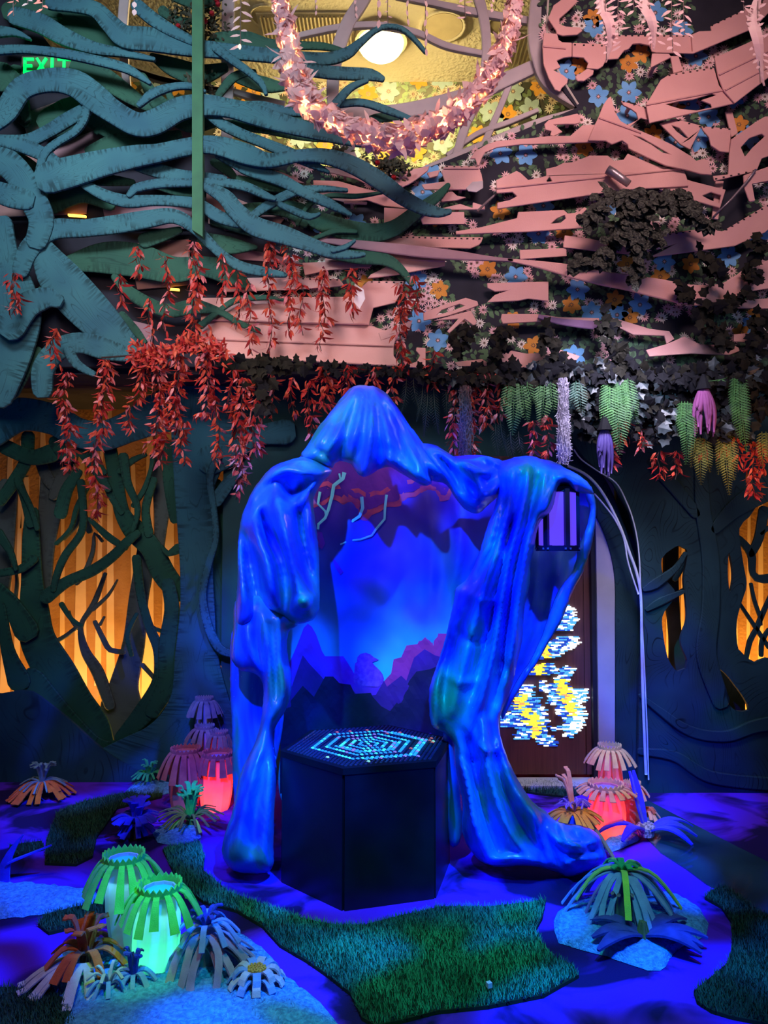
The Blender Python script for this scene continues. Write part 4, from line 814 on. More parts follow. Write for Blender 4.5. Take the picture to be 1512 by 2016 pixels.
# ================================================================== hanging plants
RV = random.Random(17)
M_r1 = mat('red_leaf', (0.50, 0.035, 0.028), (0.30, 0.015, 0.018), rough=0.5, scale=30, trans=0.15); M_r2 = mat('orange_red_leaf', (0.60, 0.10, 0.045), (0.42, 0.045, 0.03), rough=0.5, scale=30, trans=0.15)
M_r3 = mat('dusty_rose_leaf', (0.62, 0.22, 0.24), (0.42, 0.08, 0.10), rough=0.5, scale=30); M_stem = mat('dark_stem', (0.03, 0.02, 0.02))
def red_vine(px, y0, y1, w, lab, Y=4.72, dull=0.0, group='red leaf vines hanging from the overhang'):
    top = at(px, y0, Y); L = (at(px, y0, Y).z - at(px, y1, Y).z); R = 1.25 * w / F * Y / 2
    t = thing('red_vine', top, lab, 'vine', group)
    stem = []; k = max(4, int(L / 0.05)); ph = RV.uniform(0, 6)
    for i in range(k + 1):
        q = i / k; stem.append(Vector((top.x + 0.012*math.sin(ph + q*7), Y + 0.012*math.cos(ph + q*5), top.z - L*q)))
    mb = MB(); mb.tube(stem, 0.0025, 5); mb.build('stem', M_stem, t)
    mb = MB(); nseg = max(3, int(L / 0.017)); per = max(2, int(w / 7))
    for i in range(nseg):
        q = (i + RV.random()*0.6) / nseg; s = stem[min(k, int(q*k))]
        for j in range(per):
            a = RV.uniform(0, 2*PI); r0 = RV.uniform(0, R * 0.55)
            b = s + Vector((math.cos(a)*r0, math.sin(a)*r0*0.8, RV.uniform(-0.01, 0.01)))
            d = Vector((math.cos(a)*0.55, math.sin(a)*0.5 - 0.1, -1.0 + RV.uniform(-0.2, 0.75)))
            u = RV.random(); mi = (2 if RV.random() < dull else (0 if u < 0.55 else 1))
            ln = RV.uniform(0.044, 0.066)
            mb.leaf(b, d, (math.cos(a+0.8), math.sin(a+0.8), 0.4), ln, ln * RV.uniform(0.30, 0.42), RV.uniform(-1.1, 1.1), mi)
    mb.build('foliage', [M_r1, M_r2, M_r3], t)
VN = [
 (28,540,620,26,'red sprig alone on the blue trunk at the far left edge'),
 (272,488,552,18,'short red sprig, topmost one left of the green post'), (237,545,606,16,'small red sprig left of the short topmost sprig'),
 (328,506,652,20,'red and rose sprig hanging left of the thick sprig beside the green post'), (384,478,620,30,'thick red sprig straight under the green post'), (378,620,690,26,'lower rose-tinted length under the thick post sprig'),
 (440,500,600,20,'red sprig just right of the green post foot'), (296,592,690,16,'thin red sprig above the dense red knot'), (470,535,650,20,'curly red sprig at the left end of the pink laps'),
 (108,648,735,24,'upper red length of the far left hanging chain'), (128,735,835,32,'middle red length of the far left hanging chain'), (136,835,932,40,'lowest red length of the far left hanging chain'),
 (206,708,860,36,'long red vine right of the far left chain'), (190,850,1022,28,'lowest and longest red tail reaching in front of the dark green tree'), (255,800,860,22,'small red side sprig on the blue limb'),
 (275,690,800,40,'dense red vine at the left of the red knot'), (312,690,900,46,'dense long red vine under the red knot'), (318,860,925,26,'tapering red tip below the dense red knot'), (350,700,860,42,'dense red vine right of the knot centre'), (360,830,918,22,'rose-tinted red tip right of the tapering one'),
 (408,690,830,46,'broad orange-red vine in front of the middle trunk'), (428,790,920,20,'thin red tail below the broad orange-red vine'), (455,730,830,24,'short red vine beside the left ivy'), (474,745,960,44,'thick rose-red vine just left of the hooded figure'), (505,755,900,34,'second thick red vine left of the hood'), (470,900,985,20,'dangling red tip near the figure\'s left shoulder'),
 (536,735,830,20,'short red sprig between the thick vines and the hood'), (575,745,825,18,'red sprig hanging alone over the dark gap left of the hood'), (610,752,870,24,'red vine closest to the left side of the hood'),
 (640,725,810,50,'bushy red vine behind the top left of the hood'), (685,722,780,44,'bushy red vine behind the tip of the hood'), (735,725,765,30,'short red tuft right of the hood tip'), (775,725,800,24,'red sprig behind the right side of the hood'),
 (530,476,560,30,'upper left red tuft on the pink laps'), (532,560,700,18,'long thin red vine on the pink laps, leftmost'), (572,470,600,34,'thick red vine hanging from the blue branch over the laps'), (570,590,665,18,'lower tail of the thick laps vine'), (594,560,660,20,'red vine right of the thick laps vine'),
 (637,532,640,30,'red vine left of the white paper scrap'), (633,635,692,10,'thin lower end of the vine left of the paper scrap'), (692,530,625,22,'red vine touching the white paper scrap'), (495,640,700,12,'short thin red tail low on the pink laps'),
 (795,560,620,40,'dense red tuft at the end of the green curling branch'), (790,610,735,28,'longest red vine on the right end of the laps'), (818,540,625,14,'thin red vine beside the dense tuft'), (851,690,765,20,'small red vine hanging off the curved corner piece'),
 (490,560,640,12,'thin red vine between two pink laps vines'),
]
for px, a, b, w, lab in VN: red_vine(px, a, b, w, lab, Y=4.72 if px < 520 else 4.90, dull=0.25 if px < 560 else 0.1)
for px, a, b, w, lab in ((893,735,900,26,'dark red vine left of the brown hanging moss'), (925,745,900,36,'rose-red vine mixed with the brown hanging moss'), (955,735,850,34,'bright red vine right of the brown hanging moss'), (985,735,830,20,'red vine with long rose leaves left of the left fern'), (1050,830,905,26,'dull red vine under the left fern'), (1078,820,905,22,'dull red vine left of the grey moss column'), (1207,870,925,16,'dull red vine behind the indigo flower'),
                         (1225,830,870,24,'small glowing red tuft right of the indigo flower'), (1262,845,890,24,'glowing red tuft left of the third fern')):
    red_vine(px, a, b, w, lab, Y=4.92, dull=0.45, group='dull red vines under the ivy')
for px, a, b, w, lab in ((1297,890,945,22,'bright glowing red vine above the oval hollow'), (1330,890,945,26,'second bright glowing red vine above the oval hollow'), (1385,850,905,20,'glowing red tuft between the yellow-green ferns'), (1425,845,900,20,'glowing red tuft under the purple flower'), (1480,870,985,34,'longest glowing red vine at the right edge'), (1502,880,940,24,'glowing red vine touching the right edge'), (1452,860,930,18,'thin glowing red vine left of the right edge ones')):
    red_vine(px, a, b, w, lab, Y=4.95, dull=0.0, group='glowing red vines lit by warm lamps')
# the dense knot where the vines start
t = thing('red_vine', at(330, 690, 4.7), 'dense star-leaved red knot from which the left vines hang', 'vine')
mb = MB()
for k in range(420):
    q = RV.random(); c = at(262 + 185*q + RV.uniform(-8, 8), 690 + RV.gauss(0, 10) + 14*math.sin(q*7), 4.70 + RV.uniform(-0.04, 0.04)); a = RV.uniform(0, 2*PI)
    mb.leaf(c, (math.cos(a), RV.uniform(-1, 0.2), math.sin(a)), (0, -1, 0.3), RV.uniform(0.04, 0.07), 0.018, RV.uniform(-0.5, 0.5), 0 if RV.random() < 0.6 else 1)
mb.build('foliage', [M_r1, M_r2], t)
mb = MB(); mb.tube([at(x, y, 4.72) for x, y in ((200,704),(262,700),(330,692),(400,694),(450,700))], 0.006, 6); mb.build('stem', M_stem, t)

# ---- ivy
M_iv = mat('dark_ivy_leaf', (0.024, 0.022, 0.017), (0.012, 0.012, 0.010), rough=0.8, scale=20, spec=0.06); M_iv2 = mat('blackish_ivy_leaf', (0.010, 0.010, 0.013), rough=0.75, scale=20, spec=0.08); M_iv3 = mat('silvery_leaf', (0.045, 0.060, 0.070), (0.012, 0.018, 0.022), rough=0.38, spec=0.35, scale=14)
LOBE = [(0, 0), (0.22, -0.42), (0.42, -0.30), (0.62, -0.40), (0.72, -0.18), (1.0, 0.0), (0.72, 0.18), (0.62, 0.40), (0.42, 0.30), (0.22, 0.42)]
def ivy_leaf(mb, c, ang, tilt, L, mi, roll=0.0):
    d = Vector((math.cos(ang), 0, math.sin(ang))); s = Vector((-math.sin(ang), 0, math.cos(ang))); n = Vector((0, -1, 0))
    d = (d + n * tilt).normalized(); s = (s + n * roll).normalized(); k = len(mb.v)
    for (u, v) in LOBE: mb.v.append(tuple(c + d*L*u + s*L*v + n * (-(abs(v))*0.25*L + 0.1*L)))
    mb.v.append(tuple(c + d*L*0.45 + n*0.12*L)); m = len(LOBE)
    for i in range(m): mb.f.append((k+i, k+(i+1) % m, k+m)); mb.mi.append(mi)
def ivy(path, wpx, n, lab, Y=4.98, mats=(0.7, 0.3, 0.0), L=(0.06, 0.10), name='ivy', cat='ivy', down=0.6):
    C = smoothpath([(x, y, 0) for x, y in path], 10); c0 = at(C[0][0], C[0][1], Y); t = thing(name, c0, lab, cat)
    mb = MB(); mb.tube([at(x, y, Y+0.01) for x, y, _ in C], 0.004, 5); mb.build('stem', M_stem, t)
    mb = MB()
    for k in range(n):
        x, y, _ = C[int(RV.random() * len(C))]; x += RV.gauss(0, wpx*0.4); y += RV.gauss(0, wpx*0.4)
        u = RV.random(); mi = 0 if u < mats[0] else (1 if u < mats[0] + mats[1] else 2)
        ang = RV.uniform(0, 2*PI) if RV.random() > down else RV.gauss(-PI/2, 0.5)
        ivy_leaf(mb, at(x, y, Y - RV.uniform(0, 0.12)), ang, RV.uniform(-0.3, 0.8), RV.uniform(*L), mi, RV.uniform(-0.6, 0.6))
    mb.build('foliage', [M_iv, M_iv2, M_iv3], t)
    return t
ivy([(446,714),(500,712),(560,716),(602,722)], 12, 60, 'dark ivy spray along the foot of the pink laps at the left')
ivy([(505,722),(520,760),(515,800)], 18, 30, 'dark ivy tail hanging among the thick red vines', Y=4.75)
ivy([(925,645),(912,672),(900,690)], 16, 26, 'small ivy spray crossing the forked splinter')
ivy([(998,650),(990,670),(978,690)], 18, 26, 'ivy spray in the bare dark patch right of the forked splinter')
ivy([(1070,655),(1080,680),(1090,705)], 18, 34, 'ivy spray over the broken pink board')
ivy([(1190,620),(1195,650),(1210,680),(1225,700)], 18, 48, 'ivy trail falling over the purple strip end')
ivy([(1345,570),(1360,590),(1385,600),(1400,640),(1430,680)], 22, 70, 'broad ivy trail falling from the pink curved board')
ivy([(1494,480),(1480,520),(1475,560),(1450,585),(1420,600)], 18, 60, 'ivy trail along the right edge beside the pink curved board')
ivy([(1500,620),(1490,660),(1470,700)], 22, 55, 'ivy trail low on the right edge')
ivy([(1380,498),(1400,510),(1410,540)], 14, 22, 'little ivy sprig under the rising pink board')
ivy([(840,735),(900,740),(960,735),(1020,738),(1060,745)], 18, 170, 'dark ivy edge above the brown moss and left fern', mats=(0.35, 0.6, 0.05))
ivy([(1050,735),(1110,730),(1160,735),(1200,740)], 22, 180, 'dark ivy edge above the grey moss column', mats=(0.3, 0.5, 0.2))
ivy([(1180,725),(1260,735),(1340,740),(1400,735)], 24, 230, 'dark ivy edge above the purple flower', mats=(0.3, 0.6, 0.1))
ivy([(1390,730),(1440,740),(1520,742)], 24, 170, 'dark ivy edge running out at the right', mats=(0.4, 0.5, 0.1))
ivy([(640,727),(720,728),(800,730),(840,735)], 8, 90, 'thin dark ivy fringe above the hood', mats=(0.2, 0.8, 0.0), L=(0.04, 0.07))
ivy([(1150,770),(1180,800),(1140,820),(1170,850)], 30, 110, 'silvery leaf bush between the moss column and the thickest fern', mats=(0.1, 0.4, 0.5), Y=5.0, L=(0.05, 0.09), name='silver_bush', cat='plant')
ivy([(1240,770),(1280,800),(1320,820),(1270,850)], 34, 150, 'silvery ribbed leaf bush left of the purple flower', mats=(0.15, 0.5, 0.35), Y=5.0, L=(0.05, 0.10), name='silver_bush', cat='plant')
ivy([(1420,790),(1440,820),(1400,850),(1460,840)], 30, 110, 'silvery leaf bush right of the purple flower', mats=(0.15, 0.5, 0.35), Y=5.0, L=(0.05, 0.09), name='silver_bush', cat='plant')
ivy([(1330,765),(1370,790),(1400,770),(1480,790),(1520,800)], 30, 150, 'dark leafy mass behind the last fern at the right', mats=(0.5, 0.5, 0.0), Y=5.04)
# dark blistered leaf clump on the siding
M_cl = mat('blistered_dark_leaf', (0.055, 0.060, 0.048), (0.007, 0.008, 0.008), rough=0.55, scale=55, lo=0.45, hi=0.62, bump=0.6, bscale=70)
t = thing('leaf_clump', at(1250, 430, 4.85), 'large drooping clump of blistered blackish leaves on the pink siding', 'plant')
mb = MB()
arms = [([(1250,380),(1200,385),(1165,420),(1150,430)], 16), ([(1250,375),(1270,400),(1240,430),(1230,450)], 22), ([(1270,400),(1330,400),(1370,430),(1400,440)], 18), ([(1230,440),(1200,480),(1180,510),(1120,515)], 13), ([(1250,450),(1255,490),(1250,530),(1245,545)], 12), ([(1250,390),(1230,410),(1215,450)], 16), ([(1290,385),(1320,380),(1350,385),(1368,400)], 12), ([(1260,440),(1285,455),(1300,470)], 12)]
for A, w in arms:
    C = smoothpath([(x, y, 0) for x, y in A], 6)
    for k in range(int(len(C) * 4.5)):
        x, y, _ = C[int(RV.random()*len(C))]; c = at(x + RV.gauss(0, w*0.36), y + RV.gauss(0, w*0.34), 4.88 - RV.uniform(0, 0.16))
        ang = RV.gauss(-PI/2, 0.8); mb.leaf(c, (math.cos(ang), -0.2, math.sin(ang)), (0, -1, 0.35), RV.uniform(0.06, 0.105), RV.uniform(0.038, 0.062), RV.uniform(-0.2, 0.35), 0, (1.0, 0.95))
mb.build('foliage', M_cl, t)
mb = MB()
for A, w in arms: mb.tube([at(x, y, 4.92) for x, y in A], 0.010, 6)
mb.build('stem', M_stem, t)
# ---- rose bushes by the window
M_bush = mat('bush_leaf', (0.035, 0.038, 0.018), (0.018, 0.02, 0.012), rough=0.6); M_rose = mat('rose_petals', (0.75, 0.10, 0.14), (0.55, 0.05, 0.08), rough=0.5)
for pts, n, w, roses, lab in (([(356,20),(365,60),(395,40),(410,75),(420,10)], 420, 16, [(352,55),(405,45),(428,5),(430,12),(418,30)], 'dark rose bush hanging beside the top of the green post'), ([(735,318),(760,325),(790,330),(775,340),(750,318)], 260, 12, [(743,323),(775,352)], 'small dark rose bush on the lower window edge'), ([(400,150),(390,170),(410,180)], 110, 14, [], 'dark leafy sprig behind the green post, below the rose bush'), ([(660,300),(675,295)], 40, 8, [], 'small dark sprig at the left of the lower window edge')):
    t = thing('rose_bush' if roses else 'leafy_sprig', at(pts[0][0], pts[0][1], 5.08), lab, 'bush'); mb = MB(); C = smoothpath([(x, y, 0) for x, y in pts], 5)
    for k in range(n):
        x, y, _ = C[int(RV.random()*len(C))]; a = RV.uniform(0, 2*PI)
        mb.leaf(at(x + RV.gauss(0, w), y + RV.gauss(0, w*0.7), 5.06 - RV.uniform(0, 0.1)), (math.cos(a), -0.3, math.sin(a)), (0, -1, 0.2), RV.uniform(0.025, 0.045), 0.02, 0.1)
    mb.build('foliage', M_bush, t)
    for (x, y) in roses:
        mb = MB(); c = at(x, y, 4.94)
        for k in range(22):
            a = k * 2.4; r = 0.004 + 0.0011*k; mb.leaf(c + Vector((math.cos(a)*r*0.4, 0, math.sin(a)*r*0.4)), (math.cos(a)*0.6, -0.8, math.sin(a)*0.6), (-math.cos(a), -0.3, -math.sin(a)), 0.026, 0.026, 0.5, 0, (1, 1))
        mb.build('rose', M_rose, t)
# ---- ferns
M_f1 = mat('fern_green', (0.085, 0.24, 0.070), (0.04, 0.13, 0.045), rough=0.55, scale=20, trans=0.2); M_f2 = mat('fern_blue_green', (0.05, 0.13, 0.09), (0.03, 0.09, 0.06), rough=0.5, scale=20); M_f3 = mat('fern_dark', (0.032, 0.042, 0.032), rough=0.7)
def fern(px, y0, fronds, lab, m, Y=4.88, lw=1.0, ang=1.0, name='hanging_fern', leafL=0.034):
    t = thing(name, at(px, y0, Y), lab, 'fern')
    for (dx, ylen, bend, wpx) in fronds:
        mb = MB(); P = []
        for i in range(16):
            q = i / 15; P.append(at(px + dx + bend * q * q, y0 + ylen * q, Y - 0.08 * math.sin(q * PI) - RV.uniform(0, 0.002)))
        n = int(ylen / 5.2)
        for i in range(n):
            q = (i + 0.5) / n; k = q * 15; i0 = int(k); p = P[i0].lerp(P[min(15, i0+1)], k - i0)
            L = 1.45 * wpx / F * Y * (0.35 + 0.65 * math.sin(PI * min(1, q * 0.85 + 0.12))) * (1.05 - 0.6*q)
            for s in (-1, 1):
                d = Vector((s, -0.15, -0.55 * ang)); mb.leaf(p, d, (0, -1, 0.2), L, L * 0.11 * lw, 0.12, 0, (1.0, 0.7))
                if lw > 0.9 and L > 0.03:
                    for u in (0.25, 0.45, 0.65, 0.85):
                        for s2 in (-1, 1): mb.leaf(p + d.normalized() * L * u, Vector((s*0.5, -0.1, -0.5 + 0.8*s2)), (0, -1, 0.2), L*0.24*(1.2-u), L*0.055, 0.1)
        mb.tube(P, 0.0022, 4); mb.build('frond', m, t)
    return t
fern(1012, 752, [(0,105,-4,20),(14,80,14,18),(-10,70,-16,16),(26,50,20,14)], 'leafy green fern, leftmost of the bright ferns', M_f1)
fern(1072, 752, [(0,90,-10,18),(12,60,8,16),(-8,50,-8,14)], 'green fern close on the left of the grey moss column', M_f1)
fern(1140, 750, [(0,70,6,16),(-6,55,-12,14)], 'dim green fern close on the right of the grey moss column', M_f2)
fern(1208, 745, [(0,130,6,26),(10,150,2,24),(-8,110,-10,22),(28,90,20,18),(16,100,14,20)], 'thickest green fern, hanging in front of the indigo flower', M_f1)
fern(1348, 790, [(0,100,4,18),(6,125,-4,18),(-6,70,-6,14)], 'tall green fern left of the purple flower', M_f1, Y=4.86)
fern(1452, 742, [(0,130,6,18),(6,148,12,17),(-6,90,-4,14),(-20,10,-50,10)], 'long narrow green fern right of the purple flower', M_f1, Y=4.86)
M_f4 = mat('fern_yellow_green', (0.20, 0.22, 0.045), (0.12, 0.14, 0.03), rough=0.55, scale=20, trans=0.2)
fern(1378, 860, [(0,95,2,16),(10,70,10,14),(-10,60,-8,14)], 'yellow-green fern below the tall fern', M_f4, Y=4.92)
fern(1428, 855, [(0,120,8,16),(-8,80,-6,14),(10,90,8,14)], 'lowest-hanging yellow-green fern near the right tree branches', M_f4, Y=4.92)
fern(1500, 850, [(0,70,2,14),(8,60,6,12)], 'yellow-green fern at the right edge', M_f4, Y=4.92)
for px, y0, fr, lab in ((800,745,[(0,70,-10,12),(14,60,10,12)],'thin dark sprig right behind the hood'), (842,760,[(0,100,-8,14),(12,95,10,14),(-10,70,-12,12)],'feathery dark sprig, longest one right of the hood'), (878,755,[(0,70,2,12),(8,80,6,10)],'feathery dark sprig left of the brown hanging moss'), (975,820,[(0,80,6,14),(10,80,16,12)],'feathery dark sprig under the red vines right of the hood'), (1005,850,[(0,55,6,12),(16,50,10,12)],'low feathery dark sprig under the leftmost bright fern')):
    fern(px, y0, fr, lab, M_f3, Y=4.98, lw=0.4, ang=2.0, name='feathery_sprig')
# ---- hanging moss
def moss(px, y0, y1, w, m, lab, n=70, Y=4.84):
    t = thing('hanging_moss', at(px, y0, Y), lab, 'moss'); mb = MB()
    for k in range(n):
        a = RV.uniform(0, 2*PI); r = math.sqrt(RV.random()) * w / F * Y / 2; b = at(px, y0, Y); L = (b.z - at(px, y1, Y).z) * RV.uniform(0.85, 1.0); P = []
        for i in range(14):
            q = i / 13; P.append(Vector((b.x + r*math.cos(a)*(0.8+0.3*q) + RV.gauss(0, 0.006), Y + r*math.sin(a)*0.7 + RV.gauss(0, 0.006), b.z - L*q)))
        mb.tube(P, 0.0016, 3, cap=False)
        for p in P[1:]:
            d = Vector((RV.gauss(0, 1), RV.gauss(0, 1), RV.gauss(0, 0.7))).normalized(); mb.leaf(p, d, (0, -1, 0), 0.022, 0.004, 0.2)
    o = mb.build('strands', m, t); o['kind'] = 'stuff'
moss(1108, 745, 915, 24, mat('grey_lilac_moss', (0.42, 0.38, 0.50), rough=0.8), 'grey lilac column of hanging moss above the outstretched sleeve', 95)
moss(915, 760, 905, 30, mat('brown_moss', (0.14, 0.09, 0.10), rough=0.8), 'brown wiry hanging moss tangled with red vines', 60)
# ---- hanging tentacle flowers
def hang_flower(px, y0, y1, w, m, mtop, lab, n=16, Y=4.8):
    b = at(px, y0, Y); t = thing('hanging_flower', b, lab, 'flower'); L = b.z - at(px, y1, Y).z; R = w / F * Y / 2
    mb = MB()
    mb.tube([b + Vector((0, 0, 0.05)), b, b - Vector((0, 0, 0.05))], [0.01, 0.03, 0.05], 10); mb.build('calyx', mtop, t)
    for k in range(n):
        a = 2*PI*k/n + RV.uniform(-0.2, 0.2); ll = L * RV.uniform(0.75, 1.0); tw = RV.uniform(-0.5, 0.5); mb = MB(); P = []; rr = []
        for i in range(9):
            q = i / 8; r = R * (0.25 + 0.85 * math.sin(min(1, q*1.2) * PI * 0.62)) ; P.append(b + Vector((math.cos(a + tw*q)*r, math.sin(a + tw*q)*r*0.7, -0.03 - ll*q))); rr.append(0.012 * (0.8 + 0.9*math.sin(q*PI)) * (1 - 0.5*q))
        mb.tube(P, rr, 7); mb.build('petal', m, t, smooth=True)
hang_flower(1385, 752, 850, 36, mat('magenta_felt', (0.24, 0.06, 0.19), (0.17, 0.04, 0.14), rough=0.8), M_iv2, 'purple-pink drooping tentacle flower among the ferns')
hang_flower(1190, 832, 930, 24, mat('indigo_felt', (0.08, 0.055, 0.25), (0.05, 0.03, 0.17), rough=0.6), M_iv2, 'indigo drooping tentacle flower under the thickest fern', 11)
# ================================================================== white paper leaf garlands
RW = random.Random(33)
M_w = mat('white_paper_leaf', (0.80, 0.60, 0.60), (0.70, 0.46, 0.50), rough=0.6, scale=8, trans=0.45)
M_bulb = glow('warm_fairy_bulb', (1.0, 0.45, 0.15), 22)
GP = [(545,-40,22),(556,20,24),(570,90,34),(580,150,42),(600,195,46),(650,232,38),(710,262,38),(760,272,44),(800,270,46),(850,250,40),(900,222,40),(940,185,38),(975,130,32),(1000,70,28),(1012,0,24),(1018,-40,22)]
C = smoothpath([(a, b, c*1.22) for a, b, c in GP], 5); Yg = 4.35
t = thing('lit_garland', at(760, 272, Yg), 'thick swag of white paper leaves with warm lights inside, before the round window', 'garland')
mb = MB()
for i, (x, y, w) in enumerate(C):
    a, b = C[max(0, i-1)], C[min(len(C)-1, i+1)]; tg = (at(b[0], b[1], Yg) - at(a[0], a[1], Yg)).normalized(); u = tg.cross(Vector((0, 1, 0))).normalized(); v = tg.cross(u)
    for k in range(11):
        ph = RW.uniform(0, 2*PI); rd = u*math.cos(ph) + v*math.sin(ph); r = w / F * Yg / 2 * RW.uniform(0.45, 0.95)
        p = at(x, y, Yg) + rd * r + tg * RW.uniform(-0.02, 0.02)
        d = tg.cross(rd) * RW.uniform(-1, 1) + tg * RW.uniform(-1, 1) + rd * RW.uniform(0.0, 0.35)
        L = RW.uniform(0.045, 0.07) * (0.7 + w / 90); mb.leaf(p - d.normalized()*L*0.4, d, rd + Vector((RW.gauss(0, .3), RW.gauss(0, .3), RW.gauss(0, .3))), L, L*0.62, RW.uniform(-0.3, 0.5), 0, (1.0, 0.8))
for k in range(46):
    x, y, w = C[int(RW.random() * len(C))]; a = RW.uniform(0, 2*PI); d = Vector((math.cos(a), -0.4, math.sin(a))); p = at(x, y, Yg) + d.normalized() * w/F*Yg/2*0.7
    mb.leaf(p, d, (0, -1, 0.5), RW.uniform(0.08, 0.12), 0.028, RW.uniform(-0.3, 0.5))
mb.build('leaves', M_w, t)
mb = MB(); mb.tube([at(x, y, Yg) for x, y, w in C[::3]], 0.006, 6); mb.build('cord', mat('white_cord', (0.5, 0.45, 0.45)), t)
mb = MB()
for i in range(6, len(C), 7):
    x, y, w = C[i]; p = at(x + RW.uniform(-4, 4), y + RW.uniform(-4, 4), Yg + RW.uniform(-0.02, 0.02)); mb.tube([p - Vector((0, 0, 0.006)), p, p + Vector((0, 0, 0.006))], [0.003, 0.008, 0.003], 6)
o = mb.build('fairy_bulbs', M_bulb, t)
for i in range(10, len(C), max(1, len(C)//13)):
    x, y, w = C[i]; point('garland_glow', at(x, y, Yg), (1.0, 0.34, 0.13), 7.0 if x < 800 else 9.0, 0.02)
# hanging sprigs cut from white paper
def sprig(px, y0, y1, w, lab, m=M_w, style='leaf', Y=4.1, group='white paper sprigs hanging from above', tint=None):
    b = at(px, y0, Y); L = b.z - at(px, y1, Y).z; t = thing('paper_sprig', b, lab, 'paper decoration', group); mb = MB()
    mb.tube([b + Vector((0, 0, 0.02)), b - Vector((0.004, 0, L*0.5)), b - Vector((0, 0, L*0.97))], 0.0022, 5); mb.build('cord', mat('cord_dark', (0.10, 0.07, 0.07)), t)
    mb = MB(); R = w / F * Y / 2
    if style == 'leaf':
        n = max(5, int(L / 0.026))
        for k in range(n):
            q = (k + 0.5) / n; s = 1 if k % 2 else -1; p = b - Vector((0, 0, L*q))
            mb.leaf(p, (s*RW.uniform(0.7, 1), RW.uniform(-0.6, 0.3), RW.uniform(-0.9, -0.2)), (0, -1, 0.4), R * RW.uniform(0.9, 1.35), R*0.42, RW.uniform(-0.2, 0.4), 0, (1.0, 0.85))
    elif style == 'blade':
        P = []; n = 14
        for i in range(n + 1):
            q = i / n; cx = R*0.5*math.sin(q*5 + px); ww = R * (0.35 + 0.65*math.sin(q*PI)) * (1 - 0.75*q); k0 = len(mb.v); P.append(k0)
            z = b.z - L*q; yy = b.y + 0.02*math.sin(q*9)
            mb.v += [(b.x + cx - ww, yy, z), (b.x + cx, yy - 0.012, z - 0.004), (b.x + cx + ww, yy, z)]
        for i in range(n):
            a, c = P[i], P[i+1]; mb.f += [(a, a+1, c+1, c), (a+1, a+2, c+2, c+1)]; mb.mi += [0, 0]
        for i in range(2, n - 1):
            for s in (-1, 1):
                q = i / n; z = b.z - L*q; cx = R*0.5*math.sin(q*5 + px)
                if RW.random() < 0.8: mb.leaf((b.x + cx + s*R*0.25, b.y, z), (s, -0.2, -0.9 if RW.random() < 0.6 else 0.4), (0, -1, 0), R*RW.uniform(0.7, 1.3), R*0.35, 0.2)
    elif style == 'beads':
        n = max(3, int(L / 0.05))
        for k in range(n):
            p = b - Vector((RW.uniform(-0.006, 0.006), 0, L*(k+0.2)/n)); mb.leaf(p, (RW.uniform(-0.3, 0.3), 0, -1), (0.3, -1, 0), L/n*0.9, R*0.9, 0.05, 0, (0.9, 0.9))
    mb.build('leaves', m, t)
sprig(475, -10, 92, 40, 'white paper frond at the left of the lit garland'); p = at(472, 92, 4.1); mb = MB(); mb.tube([p + Vector((0, 0, 0.012)), p, p - Vector((0, 0, 0.012))], [0.004, 0.008, 0.003], 8); tag(mb.build('fairy_bulb', M_bulb, origin=p), 'single warm fairy bulb at the tip of the left white frond', 'light bulb')
sprig(265, -15, 30, 22, 'small white paper leaf near the top, left of the green post', style='beads')
sprig(56, -20, 10, 30, 'white paper tuft at the top left corner')
sprig(700, -5, 36, 12, 'tiny paper chain left of the dome lamp', style='beads'); sprig(745, -5, 55, 20, 'paper bead chain directly over the dome lamp', style='beads'); sprig(764, -5, 48, 18, 'second paper chain over the dome lamp', style='leaf'); sprig(803, -5, 50, 12, 'brown paper bead chain right of the dome lamp', style='beads')
sprig(838, -5, 110, 14, 'long thin paper chain right of the dome lamp ending by the black branch tip', style='beads'); sprig(916, -10, 38, 36, 'white paper tuft between the dome lamp and the garland\'s right arm'); sprig(968, -5, 24, 14, 'small white paper leaf beside the garland\'s right arm', style='beads'); sprig(622, -5, 30, 10, 'short paper drop over the ribbed air grille', style='beads')
sprig(1192, -20, 122, 34, 'long white cut paper blade, leftmost over the pink boards', style='blade'); sprig(1217, -10, 70, 40, 'white paper leaves beside the leftmost blade'); sprig(1248, -10, 24, 34, 'small pale paper tuft at the top over the pink boards')
sprig(1279, -20, 97, 36, 'lilac cut paper blade in the middle over the pink boards', style='blade'); sprig(1322, -20, 105, 42, 'lacy white paper spray right of the lilac blade'); sprig(1346, -20, 70, 34, 'second lacy white paper spray, nearest the climbing board')
sprig(1464, -20, 26, 36, 'blue-white paper star flower hanging near the top right corner'); sprig(1492, -10, 168, 38, 'long curling lilac paper blade at the right edge', style='blade')
M_pk = mat('coral_paper_leaf', (0.75, 0.25, 0.20), rough=0.6, trans=0.2)
sprig(28, -20, 34, 26, 'coral paper sprig at the top left corner', m=M_pk); sprig(85, -10, 20, 34, 'coral paper sprig right of the corner one', m=M_pk)
